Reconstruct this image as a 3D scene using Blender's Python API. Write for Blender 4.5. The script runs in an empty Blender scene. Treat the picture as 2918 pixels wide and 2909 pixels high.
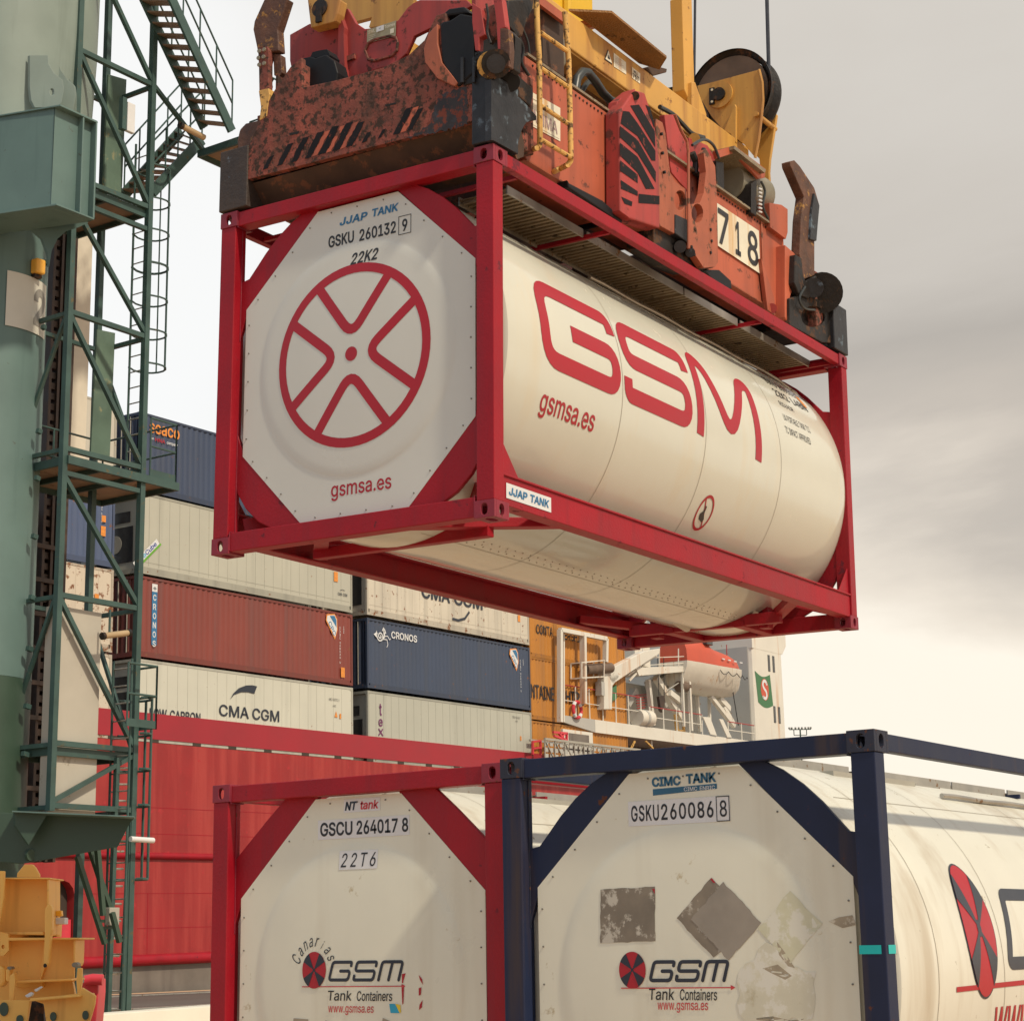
import bpy, bmesh, math, random
from mathutils import Vector, Matrix
from mathutils.geometry import tessellate_polygon
random.seed(4)
S = bpy.context.scene
COL = S.collection
# ---------------------------------------------------------------- camera
FPX, PIT, ROL, PSI, CZ = 5403.006, 0.222621, -0.016327, 0.613, 1.53
_b = Vector((math.sin(PSI), math.cos(PSI), 0)); _a = Vector((-math.cos(PSI), math.sin(PSI), 0))
MW = Matrix((_b, _a, (0, 0, 1)))                    # survey frame -> world (X along quay, Y towards ship)
_c, _s, _cr, _sr = math.cos(PIT), math.sin(PIT), math.cos(ROL), math.sin(ROL)
_right = MW @ Vector((_cr, -_s*_sr, _c*_sr)); _up = MW @ Vector((-_sr, -_s*_cr, _c*_cr)); _fw = MW @ Vector((0, _c, _s))
cd = bpy.data.cameras.new("camera"); cam = bpy.data.objects.new("camera", cd); COL.objects.link(cam)
cam.matrix_world = Matrix(((_right.x, _up.x, -_fw.x, 0), (_right.y, _up.y, -_fw.y, 0), (_right.z, _up.z, -_fw.z, CZ), (0, 0, 0, 1)))
cd.sensor_width = 36; cd.sensor_fit = 'HORIZONTAL'; cd.lens = 36*FPX/2918; cd.clip_end = 8000; cd.clip_start = .1
S.camera = cam
# ---------------------------------------------------------------- sky, sun, exposure
sund = Vector((-0.12, -0.78, 0.86)).normalized()
el = math.asin(sund.z); rot = math.atan2(sund.x, sund.y)
w = bpy.data.worlds.new("World"); S.world = w; w.use_nodes = True
nt = w.node_tree; nt.nodes.clear(); N = nt.nodes.new; LK = nt.links.new
out = N('ShaderNodeOutputWorld'); bg = N('ShaderNodeBackground'); LK(bg.outputs[0], out.inputs[0])
sky = N('ShaderNodeTexSky'); sky.sky_type = 'NISHITA'; sky.sun_disc = False; sky.sun_elevation = el; sky.sun_rotation = rot
bg.inputs[1].default_value = 0.09
tc = N('ShaderNodeTexCoord')
def wmath(op, a, b=None, clamp=False):
    n = N('ShaderNodeMath'); n.operation = op; n.use_clamp = clamp
    for i, v in enumerate((a, b)):
        if v is None: continue
        if isinstance(v, (int, float)): n.inputs[i].default_value = v
        else: LK(v, n.inputs[i])
    return n.outputs[0]
def wramp(f, st):
    n = N('ShaderNodeValToRGB'); LK(f, n.inputs[0]); e = n.color_ramp.elements
    while len(e) > 1: e.remove(e[0])
    for i, (p, c) in enumerate(st):
        x = e[0] if i == 0 else e.new(p)
        x.position = p; x.color = (c[0], c[1], c[2], 1)
    return n.outputs[0]
sep = N('ShaderNodeSeparateXYZ'); LK(tc.outputs['Generated'], sep.inputs[0])
mp = N('ShaderNodeMapping'); mp.inputs['Scale'].default_value = (1, 1, 2.6); LK(tc.outputs['Generated'], mp.inputs[0])
no = N('ShaderNodeTexNoise'); no.inputs['Scale'].default_value = 2.1; no.inputs['Detail'].default_value = 7; no.inputs['Roughness'].default_value = .54; no.inputs['Distortion'].default_value = .35
LK(mp.outputs[0], no.inputs[0])
# height in the sky, roughened by the cloud noise
hz = wmath('ADD', sep.outputs[2], wmath('MULTIPLY', wmath('SUBTRACT', no.outputs[0], .5), .36))
grey = wramp(hz, [(0.0, (10.2, 9.1, 7.6)), (.15, (10.6, 9.6, 8.1)), (.195, (8.6, 7.6, 6.3)), (.245, (6.0, 5.3, 4.45)), (.30, (5.0, 4.5, 3.85)), (.37, (6.3, 5.75, 5.0)), (.46, (7.0, 6.5, 5.75)), (1, (5.0, 5.1, 5.1))])
# bright thin cloud towards the ship's bow
dt = N('ShaderNodeVectorMath'); dt.operation = 'DOT_PRODUCT'; LK(tc.outputs['Generated'], dt.inputs[0]); dt.inputs[1].default_value = Vector((.50, .80, .33)).normalized()
gl = N('ShaderNodeMapRange'); gl.interpolation_type = 'SMOOTHSTEP'; LK(wmath('ADD', dt.outputs['Value'], wmath('MULTIPLY', wmath('SUBTRACT', no.outputs[0], .5), .06)), gl.inputs[0])
gl.inputs[1].default_value = .90; gl.inputs[2].default_value = .975
mx = N('ShaderNodeMix'); mx.data_type = 'RGBA'; LK(gl.outputs[0], mx.inputs[0]); LK(grey, mx.inputs[6]); mx.inputs[7].default_value = (9.9, 9.85, 9.6, 1)
# cooler cloud on the landward side, behind the photographer
d3 = N('ShaderNodeVectorMath'); d3.operation = 'DOT_PRODUCT'; LK(tc.outputs['Generated'], d3.inputs[0]); d3.inputs[1].default_value = Vector((-1, .1, .35)).normalized()
g3 = N('ShaderNodeMapRange'); g3.interpolation_type = 'SMOOTHSTEP'; LK(d3.outputs['Value'], g3.inputs[0]); g3.inputs[1].default_value = -.1; g3.inputs[2].default_value = .7
mb_ = N('ShaderNodeMix'); mb_.data_type = 'RGBA'; LK(g3.outputs[0], mb_.inputs[0]); LK(mx.outputs[2], mb_.inputs[6]); mb_.inputs[7].default_value = (4.7, 5.3, 5.9, 1); mx = mb_
m2 = N('ShaderNodeMix'); m2.data_type = 'RGBA'; m2.inputs[0].default_value = .88; LK(sky.outputs[0], m2.inputs[6]); LK(mx.outputs[2], m2.inputs[7])
LK(m2.outputs[2], bg.inputs[0])
sl = bpy.data.lights.new("sun", 'SUN'); sl.energy = 2.8; sl.angle = math.radians(3); sl.color = (1, .875, .675)
so = bpy.data.objects.new("sun", sl); COL.objects.link(so); so.rotation_euler = (-sund).to_track_quat('-Z', 'Y').to_euler()
S.view_settings.view_transform = 'Standard'; S.view_settings.look = 'None'; S.view_settings.exposure = 0.24; S.view_settings.gamma = 1
# ---------------------------------------------------------------- survey helpers: photo point -> point on a real plane
def ray(px, py):
    xx = (px-1459)/FPX; zz = -(py-1454.5)/FPX
    return _fw + _right*xx + _up*zz
def plane(px, py, o, n):
    d = ray(px, py); C = Vector((0, 0, CZ)); t = (o-C).dot(n)/d.dot(n); return C+d*t
def V(x0, y0, sc): return lambda x, y: (x0+x/sc, y0+y/sc)
z1 = V(0, 0, 2.4075); z2 = V(0, 700, 2.4075); zA = V(0, 1400, 2.4075); zB = V(0, 2100, 2.381)
z5 = V(600, 0, 2.415); z6 = V(1200, 0, 2.415); z7 = V(1700, 0, 1.834); z8 = V(600, 500, 1.751)
zC = V(1400, 1700, 1.932); zD = V(1750, 1700, 3.22); zE = V(300, 1500, 2.415); zF = V(900, 1500, 2.415)
zG = V(0, 2400, 3.784); zH = V(1300, 500, 1.61); zL = V(1300, 1200, 1.61)
class Frame:
    def __init__(s, o, ax, ay):
        s.o = Vector(o); s.X = Vector(ax).normalized(); s.Y = Vector(ay).normalized(); s.Z = s.X.cross(s.Y)
        s.m = Matrix(((s.X.x, s.Y.x, s.Z.x, s.o.x), (s.X.y, s.Y.y, s.Z.y, s.o.y), (s.X.z, s.Y.z, s.Z.z, s.o.z), (0, 0, 0, 1))); s.i = s.m.inverted()
    def onx(s, v, x, y, k=0): return s.i @ plane(*v(x, y), s.o+s.X*k, s.X)
    def ony(s, v, x, y, k=0): return s.i @ plane(*v(x, y), s.o+s.Y*k, s.Y)
    def onz(s, v, x, y, k=0): return s.i @ plane(*v(x, y), s.o+s.Z*k, s.Z)
WF = Frame((0, 0, 0), (1, 0, 0), (0, 1, 0))
# ---------------------------------------------------------------- materials
MATS = {}
def mat(name, col, rough=.5, var=.12, vs=2.5, spots=None, streak=None, metal=0, bump=0, bs=30, spec=.5, seam=None, spots2=None):
    """painted/worn surface: base colour + broad variation + spots (colour, coverage, scale) + vertical streaks (colour, coverage, scale)"""
    if name in MATS: return MATS[name]
    m = bpy.data.materials.new(name); m.use_nodes = True; t = m.node_tree; p = t.nodes['Principled BSDF']; n = t.nodes.new; l = t.links.new
    co = n('ShaderNodeTexCoord').outputs['Object']
    def noise(sc, det=5, r=.6, mpv=None):
        x = n('ShaderNodeTexNoise'); x.inputs['Scale'].default_value = sc; x.inputs['Detail'].default_value = det; x.inputs['Roughness'].default_value = r
        if mpv:
            q = n('ShaderNodeMapping'); q.inputs['Scale'].default_value = mpv; l(co, q.inputs[0]); l(q.outputs[0], x.inputs[0])
        else: l(co, x.inputs[0])
        return x.outputs[0]
    def mixc(f, a, b):
        x = n('ShaderNodeMix'); x.data_type = 'RGBA'
        l(f, x.inputs[0])
        if isinstance(a, tuple): x.inputs[6].default_value = (*a, 1)
        else: l(a, x.inputs[6])
        if isinstance(b, tuple): x.inputs[7].default_value = (*b, 1)
        else: l(b, x.inputs[7])
        return x.outputs[2]
    def mr(f, lo, hi, a=0, b=1):
        x = n('ShaderNodeMapRange'); l(f, x.inputs[0]); x.inputs[1].default_value = lo; x.inputs[2].default_value = hi; x.inputs[3].default_value = a; x.inputs[4].default_value = b; return x.outputs[0]
    lo = tuple(c*(1-var) for c in col); hi = tuple(min(1, c*(1+var)) for c in col)
    n1 = noise(vs); c = mixc(mr(n1, .3, .7), lo, hi)
    rg = mr(n1, .3, .7, max(0, rough-.07), min(1, rough+.08))
    if streak:
        sc_, cov, ss = streak; f = mr(noise(ss, 4, .6, (1, 1, .06)), .62-cov*.35, .78-cov*.25); c = mixc(f, c, sc_)
    if spots2:
        sc_, cov, ss = spots2; c = mixc(mr(noise(ss, 6, .7), .60-cov*.3, .72-cov*.2), c, sc_)
    if spots:
        sc_, cov, ss = spots; f = mr(noise(ss, 8, .68), .66-cov*.38, .70-cov*.33); c = mixc(f, c, sc_)
        x = n('ShaderNodeMix'); l(f, x.inputs[0]); l(rg, x.inputs[2]); x.inputs[3].default_value = .85; rg = x.outputs[0]
    l(c, p.inputs['Base Color']); l(rg, p.inputs['Roughness']); p.inputs['Metallic'].default_value = metal; p.inputs['Specular IOR Level'].default_value = spec
    if bump:
        b = n('ShaderNodeBump'); b.inputs['Strength'].default_value = bump; b.inputs['Distance'].default_value = .02; l(noise(bs, 3), b.inputs['Height']); l(b.outputs[0], p.inputs['Normal'])
    MATS[name] = m; return m
RUST = (.12, .04, .018); DRUST = (.045, .022, .014)
M = dict(
 frame_red=mat('frame_red', (.31, .004, .014), .5, .16, 1.6, spots=((.14, .018, .03), .10, 5), streak=((.26, .008, .018), .35, 6), spec=.35, bump=.12, bs=45),
 cast_red=mat('cast_red', (.24, .016, .035), .5, .2, 9, spots=(RUST, .12, 18)),
 navy=mat('frame_navy', (.011, .018, .050), .5, .2, 2, spec=.3, spots=((.11, .04, .02), .035, 8), streak=((.05, .035, .035), .15, 5)),
 cast_navy=mat('cast_navy', (.016, .020, .040), .6, .3, 9, spots=((.12, .045, .02), .22, 14)),
 shell=mat('tank_white', (.61, .605, .525), .13, .04, .9, streak=((.62, .58, .47), .22, 3), spots=((.55, .50, .40), .02, 7)),
 shell_old=mat('tank_white_worn', (.66, .65, .57), .34, .06, .9, streak=((.50, .45, .36), .35, 3), spots=((.36, .32, .25), .03, 9)),
 panel=mat('panel_white', (.60, .61, .57), .20, .035, 1.1),
 panel_old=mat('panel_white_worn', (.72, .71, .59), .33, .05, 1.0, spots=((.5, .44, .30), .04, 3), streak=((.58, .54, .42), .25, 2)),
 alu=mat('aluminium_tread', (.33, .26, .175), .5, .25, 4, metal=.6, bump=.5, bs=40, spots=((.10, .08, .055), .18, 8)),
 alu_edge=mat('aluminium_edge', (.42, .40, .36), .4, .2, 4, metal=.7, spots=((.25, .15, .08), .15, 6)),
 bolt=mat('bolt_grey', (.16, .15, .13), .5, .3, 10), seam=mat('seam_tan', (.30, .26, .20), .6),  # seams and rivets share one dull tan
 logo_red=mat('logo_red', (.38, .006, .018), .4, .05, 2), logo_dark=mat('logo_navy', (.018, .024, .040), .35), black=mat('lettering_black', (.015, .015, .018), .4, .2, 8),
 jblue=mat('lettering_blue', (.03, .16, .33), .4), cblue=mat('lettering_teal', (.02, .11, .20), .4), pinkred=mat('lettering_pink_red', (.55, .05, .06), .4),
 sticker=mat('sticker_white', (.66, .67, .68), .45, .05), grey_st=mat('placard_weathered', (.20, .17, .13), .6, .2, 5, spots=((.50, .47, .40), .3, 7)),
 grey_st2=mat('placard_grey', (.27, .24, .20), .6, .15, 4), glue=mat('old_glue', (.56, .55, .40), .6, .1, 4, spots=((.66, .65, .56), .45, 7)), glue2=mat('old_glue_pale', (.60, .58, .46), .6, .08, 4, spots=((.67, .66, .58), .45, 8), spots2=((.45, .41, .28), .0, 7)),
 pinkglue=mat('old_glue_brown', (.33, .28, .20), .6, .2, 8, spots=((.6, .56, .45), .3, 9)), cyan=mat('tape_turquoise', (.0, .42, .42), .4), yellow_s=mat('sticker_yellow', (.75, .55, .03), .4), blue_s=mat('sticker_blue', (.02, .35, .55), .4),
 orange_s=mat('sticker_orange', (.70, .25, .04), .5, .2, 12),
 # spreader
 sp_rust=mat('spreader_rusty_red', (.24, .062, .042), .75, .35, 2, spots=(DRUST, .42, 15), streak=((.16, .055, .035), .45, 6), bump=.4, bs=25, spots2=((.07, .03, .02), .30, 3.5)),
 sp_red=mat('spreader_red', (.38, .045, .040), .55, .16, 1.4, spots=((.10, .03, .025), .18, 6), streak=((.24, .04, .035), .40, 5)),
 sp_orange=mat('spreader_orange', (.45, .105, .052), .55, .18, 1.2, spots=((.13, .045, .03), .15, 7), streak=((.30, .075, .04), .50, 4)),
 sp_orust=mat('spreader_orange_worn', (.36, .10, .052), .6, .2, 3, spots=((.10, .05, .03), .28, 7), streak=((.25, .07, .03), .3, 8)),
 sp_steel=mat('dark_worn_steel', (.026, .027, .032), .45, .4, 5, metal=.1, spec=.35, spots=((.12, .16, .20), .25, 4), bump=.25, bs=12),
 sp_dark=mat('greasy_black_steel', (.015, .012, .011), .5, .4, 5, spec=.35, spots=((.09, .045, .025), .3, 6), bump=.3, bs=15),
 sp_under=mat('underside_rusty', (.060, .032, .020), .75, .4, 4, spots=((.15, .06, .03), .3, 5)),
 arm_rust=mat('flipper_rusty', (.10, .045, .028), .65, .4, 6, spots=((.35, .18, .05), .22, 9), bump=.4, bs=25),
 arm_rust2=mat('corner_rusty', (.045, .032, .026), .6, .4, 4, spots=((.12, .15, .19), .18, 5), bump=.3), rubber=mat('rubber_black', (.010, .010, .012), .5, .3, 5, spec=.25), yel=mat('headblock_yellow', (.60, .33, .075), .5, .10, 1.5, spots=((.20, .09, .04), .12, 6), streak=((.40, .19, .05), .42, 5)),
 yel2=mat('headblock_bright_yellow', (.68, .42, .02), .5, .08, 1.5, spots=((.2, .12, .05), .03, 10)), yel_worn=mat('ladder_yellow_worn', (.62, .36, .10), .6, .2, 10, spots=((.10, .06, .03), .35, 14)),
 sheave=mat('sheave_brown', (.16, .11, .08), .55, .3, 3, metal=.3), grease=mat('grease_dark', (.030, .024, .024), .5, .4, 4, spec=.35, spots=((.17, .045, .03), .42, 13), spots2=((.05, .06, .08), .2, 5)), drum=mat('drum_grey_green', (.22, .20, .15), .5, .2, 3), checker=mat('checker_plate_brown', (.28, .13, .035), .6, .2, 3, bump=.9, bs=60, spots=((.10, .05, .02), .2, 5)),
 rope=mat('rope_steel', (.03, .035, .05), .5, .3, 20), hose=mat('hose_black', (.03, .035, .035), .35),
 lbl_cream=mat('sign_cream', (.72, .68, .55), .5, .06, 4, streak=((.60, .36, .14), .25, 6)), faded=mat('faded_lettering', (.38, .27, .27), .6, .3, 20), swl=mat('plate_brass', (.32, .29, .19), .5, .15, 8), stripe=mat('stripe_black', (.014, .013, .015), .6, .3, 5, spec=.15, spots=((.20, .05, .04), .14, 14)),
 # crane
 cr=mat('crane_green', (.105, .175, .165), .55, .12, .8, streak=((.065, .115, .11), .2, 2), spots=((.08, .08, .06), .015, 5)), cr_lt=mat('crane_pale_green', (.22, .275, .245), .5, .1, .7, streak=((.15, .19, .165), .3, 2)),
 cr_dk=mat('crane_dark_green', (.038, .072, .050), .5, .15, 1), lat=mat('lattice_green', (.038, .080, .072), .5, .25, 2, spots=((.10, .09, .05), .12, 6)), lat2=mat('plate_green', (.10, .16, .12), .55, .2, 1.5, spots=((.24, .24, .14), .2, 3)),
 tread=mat('stair_tread_brown', (.22, .15, .10), .6, .2, 4), deck_u=mat('platform_plate_brown', (.26, .17, .11), .6, .2, 2, spots=((.12, .07, .04), .2, 3)), chain=mat('cable_carrier_brown', (.050, .030, .022), .6, .4, 4),
 cab=mat('cabinet_grey', (.44, .41, .35), .6, .06, 1.2, spots=((.30, .27, .22), .03, 3)), cream=mat('shaft_cream', (.60, .55, .46), .6, .08, 2), num=mat('number_board_grey', (.56, .55, .49), .6, .05, 2), numd=mat('number_faded', (.25, .24, .22), .6, .1, 5), lamp_y=mat('lamp_amber', (.80, .42, .06), .4), lamp_w=mat('lamp_tube_cream', (.42, .30, .17), .4),
 sy=mat('parked_yellow', (.90, .50, .11), .5, .07, 1.5, spots=((.45, .22, .06), .03, 8), streak=((.66, .34, .07), .25, 4)), beacon=mat('beacon_orange', (.95, .45, .02), .3), sredm=mat('cab_red', (.60, .04, .06), .4),
 # ship
 hull=mat('hull_red', (.30, .017, .018), .55, .14, .5, bump=.9, bs=.9, streak=((.39, .040, .034), .45, 1.6), spots=((.42, .03, .035), .15, 2.5)), bulw=mat('bulwark_red', (.33, .016, .028), .5, .1, .5, spots=((.40, .03, .04), .03, 3)),
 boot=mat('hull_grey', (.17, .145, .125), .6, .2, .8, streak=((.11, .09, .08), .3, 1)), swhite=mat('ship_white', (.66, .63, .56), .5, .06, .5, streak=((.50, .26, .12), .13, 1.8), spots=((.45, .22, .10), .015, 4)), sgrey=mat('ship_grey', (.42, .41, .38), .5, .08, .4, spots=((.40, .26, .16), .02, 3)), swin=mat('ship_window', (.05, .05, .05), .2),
 boatred=mat('lifeboat_orange', (.52, .085, .045), .5, .08, 1), boatw=mat('lifeboat_white', (.66, .62, .54), .45, .06, 1, streak=((.5, .3, .15), .1, 4)), flag=mat('emblem_green', (.045, .16, .065), .5), railred=mat('rail_red', (.36, .04, .04), .5), dark=mat('deck_dark_brown', (.05, .035, .025), .7),  # plain dark brown, shared by decks, stays and tray
 gate=mat('gangway_grey', (.36, .34, .29), .5, .1, 2), blk=mat('pure_dark', (.01, .01, .01), .8),
 # ground
 quay=mat('quay_concrete', (.55, .37, .23), .85, .2, .15, spots=((.20, .17, .15), .15, .8), streak=((.24, .20, .17), .2, .3), bump=.2, bs=8), kerb=mat('barrier_concrete', (.72, .68, .58), .7, .05, 1), asph=mat('apron_asphalt', (.10, .085, .075), .85, .2, .3), sea=mat('sea_water', (.02, .035, .04), .08, .1, .2, bump=.6, bs=.8),
)
def cmat(name, col, rust=.1):
    return mat('box_'+name, col, .55, .09, .4, spots=((.20, .085, .04), rust*.35, 3.2), streak=(tuple(x*.72+.02 for x in col), .45, 1.4))
# ---------------------------------------------------------------- mesh builder
TM = {}
class MB:
    def __init__(s): s.v = []; s.f = []
    def add(s, vs, fs):
        o = len(s.v); s.v += [Vector(q) for q in vs]; s.f += [tuple(i+o for i in f) for f in fs]; return s
    def box(s, x0, x1, y0, y1, z0, z1):
        return s.add([(x0, y0, z0), (x1, y0, z0), (x1, y1, z0), (x0, y1, z0), (x0, y0, z1), (x1, y0, z1), (x1, y1, z1), (x0, y1, z1)],
                     [(0, 3, 2, 1), (4, 5, 6, 7), (0, 1, 5, 4), (1, 2, 6, 5), (2, 3, 7, 6), (3, 0, 4, 7)])
    def beam(s, p, q, w, h, up=(0, 0, 1)):
        p = Vector(p); q = Vector(q); d = (q-p).normalized(); u = Vector(up)
        if abs(d.dot(u)) > .98: u = Vector((1, 0, 0))
        sd = d.cross(u).normalized(); u = sd.cross(d); a = sd*w/2; b = u*h/2
        vs = [p-a-b, p+a-b, p+a+b, p-a+b, q-a-b, q+a-b, q+a+b, q-a+b]
        return s.add(vs, [(0, 3, 2, 1), (4, 5, 6, 7), (0, 1, 5, 4), (1, 2, 6, 5), (2, 3, 7, 6), (3, 0, 4, 7)])
    def prism(s, pts, ext, holes=None):
        pts = [Vector(q) for q in pts]; e = Vector(ext); holes = [[Vector(q) for q in h] for h in (holes or [])]
        loops = [pts]+holes; flat = [q for lp in loops for q in lp]; tr = tessellate_polygon(loops); n = len(flat)
        s.add(flat+[q+e for q in flat], [tuple(t) for t in tr]+[tuple(i+n for i in reversed(t)) for t in tr])
        o = len(s.v)-2*n; k = 0
        for lp in loops:
            m = len(lp)
            for i in range(m):
                j = (i+1) % m; s.f.append((o+k+i, o+k+j, o+k+j+n, o+k+i+n))
            k += m
        return s
    def flat(s, pts, holes=None):
        loops = [[Vector(q) for q in pts]]+[[Vector(q) for q in h] for h in (holes or [])]; fl = [q for lp in loops for q in lp]
        return s.add(fl, [tuple(t) for t in tessellate_polygon(loops)])
    def tube(s, pts, r, n=8, caps=True):
        pts = [Vector(q) for q in pts]; m = len(pts); o = len(s.v); pu = None
        for i, q in enumerate(pts):
            d = (pts[min(i+1, m-1)]-pts[max(i-1, 0)]).normalized()
            u = pu if pu is not None else (Vector((0, 0, 1)) if abs(d.z) < .9 else Vector((1, 0, 0)))
            u = (u-d*u.dot(d)).normalized(); pu = u; w_ = d.cross(u)
            rr = r[i] if isinstance(r, (list, tuple)) else r
            for k in range(n):
                a = 2*math.pi*k/n; s.v.append(q+(u*math.cos(a)+w_*math.sin(a))*rr)
        for i in range(m-1):
            for k in range(n):
                k2 = (k+1) % n; s.f.append((o+i*n+k, o+i*n+k2, o+(i+1)*n+k2, o+(i+1)*n+k))
        if caps: s.f.append(tuple(o+k for k in reversed(range(n)))); s.f.append(tuple(o+(m-1)*n+k for k in range(n)))
        return s
    def cyl(s, p, q, r, n=20): return s.tube([p, q], r, n)
    def build(s, name, m, parent=None, world=False, smooth=False, bevel=0, kind=None):
        me = bpy.data.meshes.new(name); vs = s.v
        if world and parent is not None:
            mi = TM[root(parent).name].inverted(); vs = [mi @ q for q in vs]
        me.from_pydata([tuple(q) for q in vs], [], s.f); me.update()
        bm = bmesh.new(); bm.from_mesh(me); bmesh.ops.remove_doubles(bm, verts=bm.verts, dist=1e-5) if smooth or bevel else None
        if s.f and not getattr(s, 'open', False): bmesh.ops.recalc_face_normals(bm, faces=bm.faces)
        if smooth:
            for f in bm.faces: f.smooth = True
            for e in bm.edges:
                if len(e.link_faces) == 2 and e.calc_face_angle(0) > math.radians(38): e.smooth = False
        bm.to_mesh(me); bm.free(); me.materials.append(m)
        o = bpy.data.objects.new(name, me); COL.objects.link(o)
        if parent is not None: o.parent = parent
        if bevel:
            b = o.modifiers.new('bevel', 'BEVEL'); b.width = bevel; b.segments = 2; b.limit_method = 'ANGLE'; b.angle_limit = math.radians(40)
        if kind: o['kind'] = kind
        return o
def root(o):
    while o.parent is not None: o = o.parent
    return o
def thing(name, label, cat, m=None, loc=None, group=None):
    o = bpy.data.objects.new(name, None); COL.objects.link(o); o.empty_display_size = .3
    o['label'] = label; o['category'] = cat
    if group: o['group'] = group
    mm = m if m is not None else Matrix.Translation(Vector(loc or (0, 0, 0)))
    o.matrix_world = mm; TM[o.name] = mm.copy(); return o
def tag(o, label, cat, group=None, kind=None):
    if label: o['label'] = label; o['category'] = cat
    if group: o['group'] = group
    if kind: o['kind'] = kind
    return o
def copy_thing(r, m, label=None):
    c = r.copy(); COL.objects.link(c); c.matrix_world = m; TM[c.name] = m.copy()
    if label: c['label'] = label
    for ch in list(r.children):
        d = ch.copy(); COL.objects.link(d); d.parent = c
        for g in list(ch.children):
            e = g.copy(); COL.objects.link(e); e.parent = d
    return c
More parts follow.
